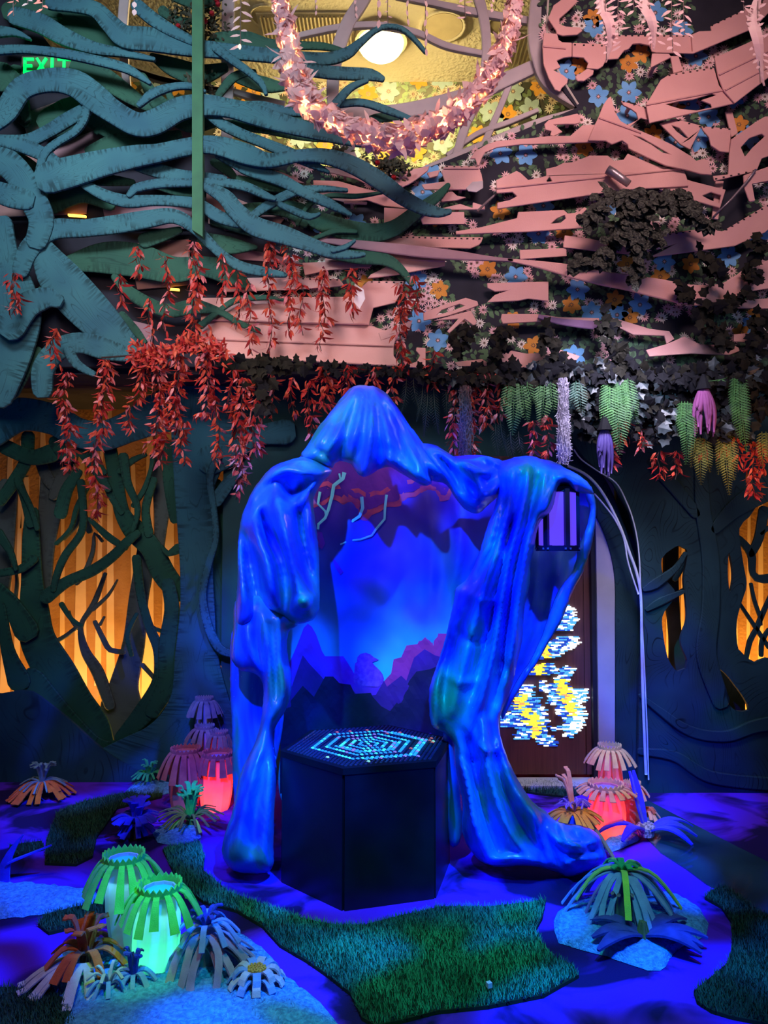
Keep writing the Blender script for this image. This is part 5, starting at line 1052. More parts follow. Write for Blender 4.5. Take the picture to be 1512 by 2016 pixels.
# ================================================================== the hooded figure
def cloak_mat(name, c1, c2, c3, coat=0.35):
    if name in MATS: return MATS[name]
    m, nt, b = nmat(name); N = nt.nodes; L = nt.links
    b.inputs['Roughness'].default_value = 0.36; b.inputs['Specular IOR Level'].default_value = 0.35; b.inputs['Coat Weight'].default_value = coat; b.inputs['Coat Roughness'].default_value = 0.22
    tc = N.new('ShaderNodeTexCoord'); mp = N.new('ShaderNodeMapping'); mp.inputs['Scale'].default_value = (1.6, 1.6, 0.7); L.new(tc.outputs['Object'], mp.inputs['Vector'])
    n = N.new('ShaderNodeTexNoise'); n.inputs['Scale'].default_value = 2.6; n.inputs['Detail'].default_value = 3; n.inputs['Distortion'].default_value = 1.2; L.new(mp.outputs[0], n.inputs['Vector'])
    r = N.new('ShaderNodeValToRGB'); e = r.color_ramp.elements; e.new(0.5)
    for k, (p, c) in enumerate(((0.36, c3), (0.50, c1), (0.64, c2))): e[k].position = p; e[k].color = (*c, 1)
    L.new(n.outputs['Fac'], r.inputs['Fac'])
    # fine flecks of splashed paint
    v = N.new('ShaderNodeTexVoronoi'); v.inputs['Scale'].default_value = 26; L.new(tc.outputs['Object'], v.inputs['Vector'])
    r2 = N.new('ShaderNodeValToRGB'); r2.color_ramp.elements[0].position = 0.045; r2.color_ramp.elements[1].position = 0.06; r2.color_ramp.elements[0].color = (0.4, 0.4, 0.4, 1); r2.color_ramp.elements[1].color = (0, 0, 0, 1)
    L.new(v.outputs['Distance'], r2.inputs['Fac'])
    mx = N.new('ShaderNodeMix'); mx.data_type = 'RGBA'; L.new(r2.outputs['Color'], mx.inputs[0]); L.new(r.outputs['Color'], mx.inputs[6]); mx.inputs[7].default_value = (0.7, 0.9, 0.95, 1)
    L.new(mx.outputs[2], b.inputs['Base Color'])
    n2 = N.new('ShaderNodeTexNoise'); n2.inputs['Scale'].default_value = 30; n2.inputs['Detail'].default_value = 3; L.new(mp.outputs[0], n2.inputs['Vector'])
    bp = N.new('ShaderNodeBump'); bp.inputs['Strength'].default_value = 0.25; bp.inputs['Distance'].default_value = 0.01; L.new(n2.outputs['Fac'], bp.inputs['Height']); L.new(bp.outputs['Normal'], b.inputs['Normal'])
    MATS[name] = m; return m
M_cloak = cloak_mat('marbled_blue_fibreglass', (0.03, 0.21, 0.78), (0.03, 0.30, 0.26), (0.02, 0.08, 0.66), 0.35)
M_inner = cloak_mat('cloak_lining', (0.04, 0.10, 0.55), (0.05, 0.16, 0.5), (0.03, 0.05, 0.45), 0.1)
fig = thing('hooded_figure', Vector((0.0, 4.3, 0.0)), 'giant headless hooded figure in a marbled blue cloak, one sleeve held out', 'sculpture')
def sst(a, b, x): t = max(0, min(1, (x-a)/(b-a))); return t*t*(3-2*t)
# back panel: the painted lining of the cloak
def panelY(x, y): return 4.74 - 0.16 * ((x - 740) / 190) ** 2
def M_mural():
    m, nt, b = nmat('mural_sky_paint'); N = nt.nodes; L = nt.links; b.inputs['Roughness'].default_value = 0.5
    tc = N.new('ShaderNodeTexCoord'); sp = N.new('ShaderNodeSeparateXYZ'); L.new(tc.outputs['Object'], sp.inputs[0])
    n = N.new('ShaderNodeTexNoise'); n.inputs['Scale'].default_value = 3.0; n.inputs['Detail'].default_value = 4; L.new(tc.outputs['Object'], n.inputs['Vector'])
    a = N.new('ShaderNodeMath'); a.operation = 'MULTIPLY_ADD'; a.inputs[1].default_value = 0.35; L.new(n.outputs['Fac'], a.inputs[0]); L.new(sp.outputs['Z'], a.inputs[2])
    mr = N.new('ShaderNodeMapRange'); mr.inputs['From Min'].default_value = 1.05; mr.inputs['From Max'].default_value = 2.2; L.new(a.outputs[0], mr.inputs['Value'])
    r = N.new('ShaderNodeValToRGB'); e = r.color_ramp.elements; e.new(0.3); e.new(0.6)
    for k, (p, c) in enumerate(((0.0, (0.03, 0.50, 0.62)), (0.25, (0.03, 0.34, 0.62)), (0.55, (0.03, 0.10, 0.58)), (0.9, (0.05, 0.02, 0.42)))): e[k].position = p; e[k].color = (*c, 1)
    L.new(mr.outputs[0], r.inputs['Fac']); L.new(r.outputs['Color'], b.inputs['Base Color']); return m
panel = cloth('back_panel', [(590,900),(700,895),(850,900),(975,905),(985,1010),(935,1120),(905,1250),(890,1380),(885,1600),(575,1600),(562,1400),(560,1200),(575,1040)], panelY, 0.0, 20, [([(900,980),(905,1080),(880,1200)], 0.03, 12), ([(845,960),(850,1080),(845,1250)], 0.02, 14), ([(690,960),(685,1100)], 0.015, 14)], M_mural(), fig, pitch=9, lump=0.012, back=0.02)
def mural(poly, m, lift, sm=False, pitch=10): return cloth('mural_layer', poly, lambda x, y: panelY(x, y) - lift, 0.0, 20, [([(900,980),(905,1080),(880,1200)], 0.03, 12), ([(845,960),(850,1080),(845,1250)], 0.02, 14), ([(690,960),(685,1100)], 0.015, 14)], m, fig, pitch=max(10, pitch), lump=0.012, back=0.0015, minedge=0.0015, smooth_outline=sm)
P_mesa = mat('mural_red_mesa', (0.42, 0.035, 0.20), (0.30, 0.02, 0.22)); P_pur = mat('mural_purple_ridge', (0.13, 0.03, 0.62), (0.16, 0.02, 0.40)); P_pur2 = mat('mural_dark_purple_ridge', (0.07, 0.010, 0.22), (0.05, 0.01, 0.14)); P_blk = mat('mural_black_ridge', (0.010, 0.008, 0.05)); P_cloud = mat('mural_coral_cloud_edge', (0.62, 0.10, 0.16), (0.30, 0.04, 0.22), scale=14); P_cl2 = mat('mural_purple_cloud', (0.16, 0.03, 0.34), (0.07, 0.012, 0.25)); P_bolt = mat('mural_cyan_bolt', (0.25, 0.95, 0.95)); P_rav = mat('mural_raven', (0.24, 0.06, 0.45), (0.14, 0.02, 0.34), scale=40)
mural([(756,1400),(757,1340),(770,1326),(775,1298),(790,1294),(800,1271),(822,1268),(838,1230),(846,1230),(851,1262),(853,1272),(856,1247),(886,1248),(886,1400)], P_mesa, 0.003)
mural([(552,1420),(552,1330),(572,1300),(585,1270),(598,1236),(606,1228),(614,1234),(622,1248),(634,1282),(640,1292),(676,1292),(684,1304),(695,1322),(702,1334),(740,1345),(760,1352),(790,1380),(800,1420)], P_pur, 0.0045)
mural([(694,1345),(697,1330),(699,1306),(703,1294),(710,1287),(720,1285),(729,1288),(736,1294),(746,1299),(733,1304),(737,1310),(748,1320),(756,1336),(745,1352)], P_rav, 0.006, True, 7)
mural([(552,1450),(552,1390),(575,1350),(596,1290),(610,1308),(640,1340),(655,1332),(668,1350),(690,1352),(705,1372),(740,1368),(756,1340),(762,1352),(790,1330),(800,1340),(815,1295),(836,1278),(856,1290),(890,1300),(888,1450)], P_pur2, 0.0075)
mural([(552,1560),(552,1400),(572,1380),(596,1350),(618,1372),(640,1332),(656,1332),(668,1345),(690,1348),(698,1366),(730,1364),(734,1372),(750,1390),(768,1400),(790,1372),(806,1340),(820,1322),(845,1318),(860,1312),(890,1310),(886,1560)], P_blk, 0.009)
mural([(618,905),(612,992),(628,996),(640,994),(650,984),(664,986),(678,996),(690,998),(702,1010),(712,1024),(722,1026),(732,1014),(748,1008),(762,998),(778,998),(792,994),(802,980),(818,978),(828,970),(840,976),(852,974),(862,986),(876,986),(890,980),(905,960),(900,905)], P_cloud, 0.003, True)
mural([(622,905),(618,984),(632,988),(642,982),(652,974),(668,976),(682,986),(696,990),(706,1000),(716,1014),(726,1004),(742,998),(756,990),(772,988),(786,984),(798,970),(814,968),(828,960),(842,966),(856,964),(868,974),(884,968),(888,905)], P_cl2, 0.0045, True)
mural([(618,952),(630,960),(644,956),(656,964),(672,962),(688,972),(706,970),(722,980),(740,974),(756,974),(770,964),(786,966),(798,954),(812,952),(824,942),(838,948),(850,944),(850,938),(838,940),(822,934),(810,944),(794,946),(782,958),(766,956),(752,966),(736,966),(722,971),(706,961),(690,963),(674,953),(658,955),(646,947),(630,950),(618,942)], P_cloud, 0.006, True)
def bolt(pts, w):
    P = [(x, y, w*1.35) for x, y in pts]; mb = MB(); Q = []
    for i, (x, y, ww) in enumerate(P):
        a, b = P[max(0, i-1)], P[min(len(P)-1, i+1)]; L = math.dist(a[:2], b[:2]) or 1; nx, ny = -(b[1]-a[1])/L, (b[0]-a[0])/L
        q = 1 - 0.5*i/len(P); Q.append((at(x+nx*ww/2*q, y+ny*ww/2*q, panelY(x, y)-0.020), at(x-nx*ww/2*q, y-ny*ww/2*q, panelY(x, y)-0.020), at(x, y, panelY(x, y)-0.022)))
    for l, r, c in Q: mb.v += [tuple(l), tuple(c), tuple(r)]
    for i in range(len(Q)-1): mb.f += [(3*i, 3*i+1, 3*i+4, 3*i+3), (3*i+1, 3*i+2, 3*i+5, 3*i+4)]; mb.mi += [0, 0]
    mb.build('lightning_bolt', P_bolt, fig)
BW = 1.5
bolt([(678,930),(675,942),(657,956),(654,975),(647,1002),(640,1020),(627,1032),(626,1042)], 6); bolt([(630,968),(626,992),(640,1006),(642,1018)], 4)
bolt([(712,978),(714,1000),(708,1016),(690,1028),(686,1036),(692,1054),(688,1062)], 5); bolt([(761,974),(758,998),(757,1022),(740,1042),(732,1054),(710,1062),(688,1064),(670,1072)], 4); bolt([(668,932),(670,944),(662,952)], 3)
mural([(624,1046),(634,1048),(640,1070),(634,1082),(626,1074)], P_pur, 0.008); mural([(653,1096),(664,1108),(676,1126),(670,1132),(660,1118)], P_pur, 0.008)

# left shoulder, sleeve and the long fall to its foot
def yL(x, y):
    v = 4.30 - 0.12 * sst(900, 1200, y) - 0.24 * sst(1250, 1700, y)
    if y > 1640: v = min(v, ground(x, y, 0.0).y + 0.02)
    return v
back_l = cloth('rear_drape', [(458,1240),(500,1300),(535,1330),(560,1400),(545,1500),(520,1600),(470,1660),(458,1560),(455,1440),(451,1330)], lambda x, y: 4.42 - (0 if y < 1600 else 0.0), 0.05, 30, [], M_cloak, fig, back=0.03)
left_low = cloth('left_fall', [(463,1180),(457,1240),(453,1280),(455,1300),(473,1322),(496,1326),(514,1342),(516,1385),(506,1445),(483,1498),(469,1531),(456,1597),(441,1640),(435,1673),(440,1696),(460,1716),(496,1722),(536,1713),(540,1663),(541,1597),(547,1531),(545,1498),(539,1451),(545,1428),(562,1402),(573,1372),(575,1332),(568,1290),(566,1262),(572,1240),(588,1232),(575,1200),(540,1180),(500,1170)],
    yL, 0.13, 42, [([(482,1230),(500,1290),(520,1340)], 0.03, 9), ([(516,1210),(530,1280),(532,1360),(524,1420)], 0.05, 10), ([(545,1220),(548,1290),(556,1360),(540,1410)], 0.045, 8), ([(502,1250),(518,1320),(528,1400)], -0.04, 8), ([(536,1230),(541,1320),(545,1380)], -0.045, 6), ([(520,1430),(500,1520),(478,1600),(466,1680)], 0.035, 12), ([(535,1450),(530,1540),(522,1640),(515,1700)], 0.03, 10), ([(518,1500),(505,1590),(498,1680)], -0.025, 9)], M_cloak, fig, back=0.06)
left_slv = cloth('left_sleeve', [(622,903),(600,897),(585,900),(559,907),(532,920),(512,942),(496,965),(483,993),(473,1021),(468,1054),(466,1090),(466,1137),(463,1186),(462,1225),(480,1240),(510,1222),(532,1206),(548,1214),(562,1222),(580,1230),(600,1228),(616,1222),(628,1204),(631,1180),(630,1130),(629,1087),(624,1038),(618,990),(624,968),(636,950),(652,934),(657,924),(640,915)],
    lambda x, y: yL(x, y) - 0.02, 0.20, 50, [
    ([(480,1050),(492,1110),(505,1170),(518,1220)], -0.14, 12), ([(514,1012),(532,1060),(552,1100),(562,1150),(563,1195)], -0.17, 10), ([(588,1000),(598,1060),(612,1120),(624,1160)], -0.11, 8),
    ([(560,950),(575,972),(590,962),(606,950)], -0.10, 10), ([(500,985),(508,1050),(528,1110),(540,1180),(545,1205)], 0.08, 12), ([(545,985),(560,1040),(575,1110),(590,1170)], 0.09, 12), ([(596,1170),(604,1200)], 0.10, 24), ([(470,1060),(474,1120),(480,1190)], 0.05, 8),
    ([(612,985),(606,1040),(616,1110),(625,1170)], 0.05, 7), ([(640,935),(600,930),(560,925),(525,950),(500,985)], 0.06, 9), ([(650,925),(610,912),(570,912),(530,930)], 0.05, 6), ([(545,940),(520,960),(505,985),(490,1020)], -0.05, 6), ([(635,945),(605,965),(590,1000)], 0.05, 7)], M_cloak, fig, back=0.05)
# right side: lining of the sleeve, rim, mantle, then the long front fall
def yR(x, y):
    v = 4.16 - 0.06 * sst(900, 1200, y) - 0.10 * sst(1250, 1700, y)
    if y > 1600: v = min(v, ground(x, y, 0.0).y + 0.015)
    return v
cloth('sleeve_lining', [(1064,930),(1100,925),(1140,945),(1170,972),(1174,1000),(1172,1035),(1164,1078),(1150,1125),(1128,1165),(1106,1220),(1080,1264),(1060,1300),(1030,1350),(1000,1395),(988,1412),(985,1380),(1000,1320),(1015,1250),(1025,1150),(1035,1050),(1050,980)], lambda x, y: 4.34, -0.10, 40, [([(1060,1090),(1050,1200),(1030,1300)], 0.03, 10), ([(1100,1090),(1095,1160),(1070,1240)], 0.03, 10)], M_inner, fig, back=0.03)
cloth('sleeve_rim', [(1164,955),(1172,975),(1175,1000),(1174,1031),(1167,1074),(1156,1108),(1145,1136),(1131,1162),(1107,1223),(1081,1266),(1061,1302),(1036,1340),(1012,1378),(990,1420),(984,1410),(1000,1372),(1022,1332),(1045,1296),(1066,1252),(1082,1205),(1100,1160),(1124,1128),(1136,1095),(1134,1080),(1144,1062),(1156,1030),(1160,1000),(1152,975)],
    lambda x, y: 4.24 - 0.1*sst(1150, 1400, y), 0.05, 14, [], M_cloak, fig, back=0.05)
cloth('mantle', [(822,862),(833,872),(850,872),(869,881),(899,899),(920,903),(932,902),(949,896),(962,896),(975,901),(990,905),(1004,925),(994,960),(980,980),(962,996),(945,1012),(930,1012),(912,1002),(896,982),(884,962),(872,952),(855,950),(845,945),(840,920),(825,890)],
    lambda x, y: 4.30 - 0.0006*(x-830), 0.12, 30, [([(850,885),(880,900),(905,935),(925,975)], 0.06, 7), ([(870,890),(905,905),(935,940),(955,975),(975,970)], 0.05, 7), ([(835,885),(862,915),(890,950),(915,995)], 0.05, 7), ([(900,905),(930,922),(955,930),(975,915),(965,900)], 0.05, 7), ([(945,905),(960,915),(985,925)], -0.05, 7), ([(865,900),(890,930),(910,970)], -0.05, 5), ([(890,915),(915,950),(945,985)], -0.05, 5), ([(940,985),(965,968),(990,945)], 0.05, 7)], M_cloak, fig, back=0.04)
front = [(985,906),(998,903),(1012,899),(1028,896),(1045,895),(1065,902),(1091,907),(1117,921),(1144,936),(1162,953),(1172,975),(1160,974),(1147,974),(1127,968),(1116,955),(1106,954),(1100,968),(1097,985),(1092,1003),(1080,1017),(1066,1026),(1058,1051),(1053,1081),(1046,1114),(1044,1150),(1034,1200),(1030,1262),(1022,1295),(1010,1350),(992,1395),(986,1415),(985,1434),(992,1467),(1009,1510),(1028,1547),(1055,1583),(1076,1596),(1090,1612),(1110,1620),(1150,1626),(1177,1640),(1190,1668),(1197,1692),(1177,1706),(1137,1725),(1114,1728),(1095,1719),(1061,1709),(1025,1706),(989,1709),(962,1705),(939,1692),(919,1666),(909,1639),(908,1613),(909,1580),(896,1514),(893,1467),(873,1444),(853,1434),(845,1415),(843,1365),(850,1335),(873,1266),(886,1210),(893,1180),(896,1157),(916,1141),(939,1098),(949,1065),(960,1031),(972,1000),(978,970),(975,935)]
cloth('right_fall', front, yR, 0.15, 46, [
    ([(1010,925),(1000,990),(985,1060),(965,1120),(940,1200),(915,1300),(890,1400)], 0.06, 12), ([(1040,920),(1030,990),(1010,1060),(990,1150),(975,1260),(950,1360),(925,1440)], 0.06, 10), ([(1025,940),(1012,1010),(995,1090),(975,1180),(955,1280),(930,1370)], -0.06, 7),
    ([(1075,925),(1062,985),(1040,1060),(1025,1140),(1012,1240),(1000,1330),(985,1400)], 0.055, 10), ([(1058,940),(1040,1020),(1015,1110),(1000,1210),(985,1320),(965,1410)], -0.06, 7), ([(1110,935),(1090,960),(1075,1000),(1058,1040)], 0.05, 10), ([(1150,955),(1120,945),(1090,935)], 0.03, 8),
    ([(985,960),(975,1030),(955,1090),(925,1140)], 0.05, 7), ([(998,950),(985,1020),(970,1080),(940,1140)], -0.05, 6), ([(1008,1020),(1000,1050),(990,1080)], -0.07, 7), ([(865,1290),(858,1360),(862,1420)], 0.05, 12), ([(905,1210),(885,1300),(872,1380),(878,1430)], -0.03, 7),
    ([(900,1450),(920,1540),(935,1620),(960,1690)], 0.05, 9), ([(915,1440),(940,1530),(958,1610),(985,1680)], -0.05, 7), ([(950,1420),(960,1500),(980,1580),(1010,1650),(1050,1690)], 0.055, 10), ([(970,1430),(980,1510),(1005,1580),(1040,1640),(1080,1680)], -0.05, 8), ([(985,1440),(1000,1520),(1030,1580),(1070,1630),(1100,1660)], 0.045, 9),
    ([(940,1560),(930,1480),(940,1400)], -0.04, 8), ([(1060,1610),(1085,1660),(1110,1700)], -0.05, 8), ([(1100,1625),(1120,1660),(1170,1690)], 0.05, 10), ([(1110,1700),(1140,1690),(1170,1700)], 0.04, 6), ([(1120,1675),(1150,1680),(1180,1675)], -0.04, 5), ([(960,1695),(1010,1690),(1060,1700),(1100,1715)], 0.05, 8),
    ([(1085,1640),(1110,1660),(1150,1662),(1185,1650)], 0.05, 6), ([(1075,1655),(1100,1685),(1135,1712)], 0.04, 5), ([(1092,1615),(1098,1640),(1110,1665)], -0.05, 5), ([(1130,1630),(1142,1655),(1165,1668)], -0.04, 5), ([(1020,1560),(1050,1600),(1062,1650),(1090,1700)], 0.04, 6),
    ([(930,1440),(945,1470),(975,1478),(985,1455)], 0.03, 6), ([(905,1480),(925,1500),(955,1498)], -0.03, 6), ([(880,1330),(905,1345),(940,1340)], 0.02, 6), ([(900,1240),(925,1262),(960,1258)], -0.025, 7), ([(930,1170),(955,1185),(985,1178)], 0.025, 6), ([(990,1300),(1005,1340),(985,1385)], -0.04, 8)], M_cloak, fig, pitch=6, back=0.05, lump=0.012)
cloth('inner_fold', [(872,1440),(892,1445),(900,1500),(912,1570),(912,1640),(900,1668),(884,1664),(878,1600),(874,1520)], lambda x, y: 4.12, 0.04, 14, [], M_cloak, fig, back=0.03)
# the hood
def yH(x, y): return 4.45 - 0.10*sst(780, 900, y) - 0.12*sst(880, 950, y)
cloth('hood', [(707,755),(696,758),(686,765),(664,790),(645,816),(625,840),(606,872),(590,896),(600,908),(622,914),(645,921),(657,925),(659,912),(668,908),(680,910),(690,914),(697,925),(704,936),(716,943),(728,938),(738,930),(752,923),(768,920),(778,926),(797,938),(812,947),(826,955),(842,958),(852,953),(853,945),(848,936),(868,942),(888,944),(884,930),(868,912),(852,893),(838,876),(820,852),(806,834),(792,812),(780,795),(770,782),(760,771),(746,762),(734,757),(726,759),(718,756)],
    yH, 0.30, 95, [
    ([(700,770),(680,815),(660,860),(640,905)], 0.035, 7), ([(716,768),(705,820),(695,870),(690,912)], 0.03, 7), ([(708,775),(693,825),(676,880),(668,905)], -0.035, 6), ([(730,765),(732,830),(724,890),(716,940)], 0.045, 9), ([(724,775),(718,840),(706,900)], -0.035, 6), ([(738,768),(756,825),(768,880),(772,918)], 0.045, 8),
    ([(738,780),(745,840),(748,900),(740,928)], -0.045, 7), ([(750,775),(785,830),(812,890),(842,950)], 0.05, 9), ([(745,780),(770,835),(792,890),(806,935)], -0.045, 7), ([(765,790),(805,845),(840,895),(880,935)], 0.035, 7), ([(765,800),(800,860),(830,910),(860,945)], -0.035, 6),
    ([(660,800),(640,850),(618,890)], 0.04, 8), ([(610,880),(640,895),(655,912)], -0.03, 5), ([(790,895),(800,920),(830,945)], 0.05, 8), ([(758,892),(768,905),(778,918)], 0.05, 6), ([(700,762),(720,757),(745,764)], 0.02, 6)], M_cloak, fig, pitch=5.5, back=0.05)
point('hood_mural_fill', at(735, 900, 4.42), (1.0, 0.60, 0.85), 1.3, 0.04)  # added light hidden under the hood, brings out the mural clouds

# ---- lantern held inside the sleeve
Lc = at(1098, 1080, 4.16); lt = thing('lantern', Lc, 'black-framed hexagonal lantern with glowing violet panes inside the raised sleeve', 'lantern')
M_bl = mat('black_iron', (0.012, 0.012, 0.03), rough=0.35, spec=0.5); M_vp = glow('violet_pane', (0.13, 0.06, 0.85), 0.9)
HL = at(1098, 965, 4.16).z - Lc.z; Rl = 0.105
mb = MB()
for zz, r in ((0.0, Rl*1.12), (HL, Rl*1.05)):
    P = [(Lc.x + r*math.cos(PI/6 + k*PI/3 + 0.25), Lc.y + r*math.sin(PI/6 + k*PI/3 + 0.25)) for k in range(6)]
    mb.v += [(x, y, Lc.z+zz-0.014) for x, y in P] + [(x, y, Lc.z+zz+0.014) for x, y in P]; k0 = len(mb.v) - 12
    for k in range(6): mb.f.append((k0+k, k0+(k+1)%6, k0+6+(k+1)%6, k0+6+k)); mb.mi.append(0)
    mb.f += [tuple(k0+5-k for k in range(6)), tuple(k0+6+k for k in range(6))]; mb.mi += [0, 0]
mb.build('frame', M_bl, lt)
for k in range(6):
    a = PI/6 + k*PI/3 + 0.25; b = a + PI/3; p = Vector((Lc.x + Rl*math.cos(a), Lc.y + Rl*math.sin(a), Lc.z)); q = Vector((Lc.x + Rl*math.cos(b), Lc.y + Rl*math.sin(b), Lc.z))
    mb = MB(); mb.box(p + Vector((0, 0, HL/2)), (0.026, 0.026, HL), Matrix.Rotation(a, 3, 'Z')); mb.build('corner_post', M_bl, lt)
    mb = MB(); mb.box((p+q)/2 + Vector((0, 0, HL/2)), (0.006, (q-p).length - 0.03, HL - 0.035), Matrix.Rotation((a+b)/2, 3, 'Z')); mb.build('pane', M_vp, lt)
mb = MB(); top = Lc + Vector((0, 0, HL)); mb.tube([top, top + Vector((0, 0, 0.03)), top + Vector((0, 0, 0.06))], [0.09, 0.05, 0.015], 6); mb.build('roof', M_bl, lt)
mb = MB(); mb.tube([top + Vector((0.03*math.cos(q), 0, 0.07 + 0.03*math.sin(q))) for q in [i*PI/6 for i in range(13)]], 0.006, 6); mb.build('ring', M_bl, lt)
mb = MB()
for k in range(6):
    a = PI/6 + k*PI/3 + 0.25; 
    for s in (-0.12, 0.12): mb.box((Lc.x + (Rl*1.12)*math.cos(a+s), Lc.y + Rl*1.12*math.sin(a+s), Lc.z), (0.010, 0.010, 0.010))
mb.build('rivets', mat('steel_rivet', (0.6, 0.6, 0.7), metal=0.8, rough=0.3), lt)

# ---- hexagonal table
M_blk = mat('black_table_panel', (0.008, 0.010, 0.014), (0.005, 0.006, 0.009), rough=0.32, spec=0.5)
A = Vector((-0.189, 3.59)); ang = [math.radians(16.4), math.radians(76.4), math.radians(136.4)]; Sd = 0.455; HT = 0.648
d16, d76, d136 = [Vector((math.cos(a), math.sin(a))) for a in ang]
Bv = A + d16*Sd; Fv = Bv + d76*Sd; Ev = Fv + d136*Sd; Cv = A + d136*Sd; Dv = Cv + d76*Sd
hexp = [A, Bv, Fv, Ev, Dv, Cv]; hc = sum(hexp, Vector((0, 0))) / 6
tb = thing('hexagonal_table', Vector((hc.x, hc.y, 0)), 'black six-sided table with rings of cyan light dots on its top', 'table')
for i in range(6):
    p, q = hexp[i], hexp[(i+1) % 6]; n = Vector((q.y-p.y, p.x-q.x)).normalized(); mid = (p+q)/2 - n*0.012
    mb = MB(); mb.box((mid.x, mid.y, (HT-0.03)/2), ((q-p).length - 0.016, 0.022, HT-0.03), Matrix.Rotation(math.atan2(q.y-p.y, q.x-p.x), 3, 'Z')); o = mb.build('side_panel', M_blk, tb)
mb = MB(); n = 6; mb.v = [(v.x + (v.x-hc.x)*0.01, v.y + (v.y-hc.y)*0.01, HT-0.03) for v in hexp] + [(v.x + (v.x-hc.x)*0.01, v.y + (v.y-hc.y)*0.01, HT) for v in hexp]
mb.f = [tuple(reversed(range(6))), tuple(range(6, 12))] + [(i, (i+1)%6, 6+(i+1)%6, 6+i) for i in range(6)]; mb.mi = [0]*8; mb.build('table_top', mat('matt_black_top', (0.006, 0.008, 0.014), rough=0.65, spec=0.15), tb)
def dots(sel, name, m, r=0.0095, h=0.006):
    mb = MB(); sp = 0.0246; R = 17; u = d16; v = d76
    for i in range(-R, R+1):
        for j in range(-R, R+1):
            if abs(i + j) > R: continue
            ring = max(abs(i), abs(j), abs(i+j)); c = hc + u*(i*sp) + v*(j*sp)
            mi = sel(i, j, ring)
            if mi is None: continue
            k = len(mb.v); nn = 8
            for zz, rr in ((HT, r), (HT+h*0.6, r*0.95), (HT+h, r*0.55)): mb.v += [(c.x + rr*math.cos(2*PI*a/nn), c.y + rr*math.sin(2*PI*a/nn), zz) for a in range(nn)]
            for a in range(nn):
                for w in (0, 1): mb.f.append((k+w*nn+a, k+w*nn+(a+1)%nn, k+(w+1)*nn+(a+1)%nn, k+(w+1)*nn+a)); mb.mi.append(mi)
            mb.f.append(tuple(k+2*nn+a for a in range(nn))); mb.mi.append(mi)
    return mb.build(name, m, tb)
rd = random.Random(4); LIT = {}
for i in range(-17, 18):
    for j in range(-17, 18):
        if abs(i+j) > 17: continue
        ring = max(abs(i), abs(j), abs(i+j)); lit = ring in (0, 2, 4, 6, 7, 9, 12, 13) and not (ring == 7 and j > 0) and not (ring == 13 and (i < 3))
        if lit: LIT[(i, j)] = 0 if rd.random() < 0.62 else (1 if rd.random() < 0.75 else 2)
        elif ring in (11, 14, 15) and rd.random() < 0.05: LIT[(i, j)] = rd.choice((2, 3, 4))
DOTM = [glow('dot_azure', (0.02, 0.35, 0.95), 1.0), glow('dot_cyan', (0.05, 0.75, 1.0), 1.15), glow('dot_lilac', (0.30, 0.25, 0.85), 0.8), glow('dot_green', (0.3, 0.9, 0.6), 0.8), glow('dot_coral', (0.8, 0.2, 0.15), 0.5)]
for R_ in (0, 2, 4, 6, 7, 9, 11, 12, 13, 14, 15): dots(lambda i, j, r: LIT.get((i, j)) if r == R_ else None, 'dot_ring', DOTM)
dots(lambda i, j, r: 0 if (i, j) not in LIT else None, 'unlit_dots', mat('unlit_dot', (0.03, 0.04, 0.08), rough=0.15, spec=0.8), r=0.0085)
# ================================================================== things on the floor
RF = random.Random(51)
M_turf = mat('turf_backing', (0.010, 0.030, 0.014), rough=0.95)
def M_blade(nm, a, b): return mat(nm, a, b, rough=0.7, scale=2.2, lo=0.4, hi=0.6)
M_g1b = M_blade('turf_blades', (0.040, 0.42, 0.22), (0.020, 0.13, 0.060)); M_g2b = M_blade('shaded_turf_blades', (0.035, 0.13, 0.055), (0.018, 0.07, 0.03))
def turf(poly, lab, m=M_g1b, dens=9000, h=0.024):
    P = [ground(x, y) for x, y in poly]; W2 = [(p.x, p.y) for p in P]; cx = sum(p[0] for p in W2)/len(W2); cy = sum(p[1] for p in W2)/len(W2)
    t = thing('turf_mat', Vector((cx, cy, 0)), lab, 'grass mat')
    mb = MB(); tri = tessellate_polygon([[Vector((p[0], p[1], 0)) for p in W2]]); n = len(W2)
    mb.v = [(p[0], p[1], 0.014) for p in W2] + [(p[0], p[1], 0.001) for p in W2]
    for a in tri: mb.f.append(tuple(a)); mb.mi.append(0)
    for i in range(n): mb.f.append((i, (i+1) % n, n+(i+1) % n, n+i)); mb.mi.append(0)
    recalc(mb.build('backing', M_turf, t))
    x0, x1 = min(p[0] for p in W2), max(p[0] for p in W2); y0, y1 = min(p[1] for p in W2), max(p[1] for p in W2)
    N = int((x1-x0)*(y1-y0)*dens); mb = MB()
    for _ in range(N):
        x, y = RF.uniform(x0, x1), RF.uniform(y0, y1)
        if not inpoly(x, y, W2): continue
        a = RF.uniform(0, 2*PI); L = h * RF.uniform(0.6, 1.25); lean = RF.uniform(0.1, 0.9); w = 0.0020
        dx, dy = math.cos(a), math.sin(a); k = len(mb.v)
        mb.v += [(x - dy*w, y + dx*w, 0.01), (x + dy*w, y - dx*w, 0.01), (x + dx*L*lean*0.5 + dy*w*0.7, y + dy*L*lean*0.5 - dx*w*0.7, 0.01 + L*0.6), (x + dx*L*lean, y + dy*L*lean, 0.012 + L)]
        mb.f += [(k, k+1, k+2), (k, k+2, k+3)]; mb.mi += [0, 0]
    o = mb.build('grass', m, t); o['kind'] = 'stuff'
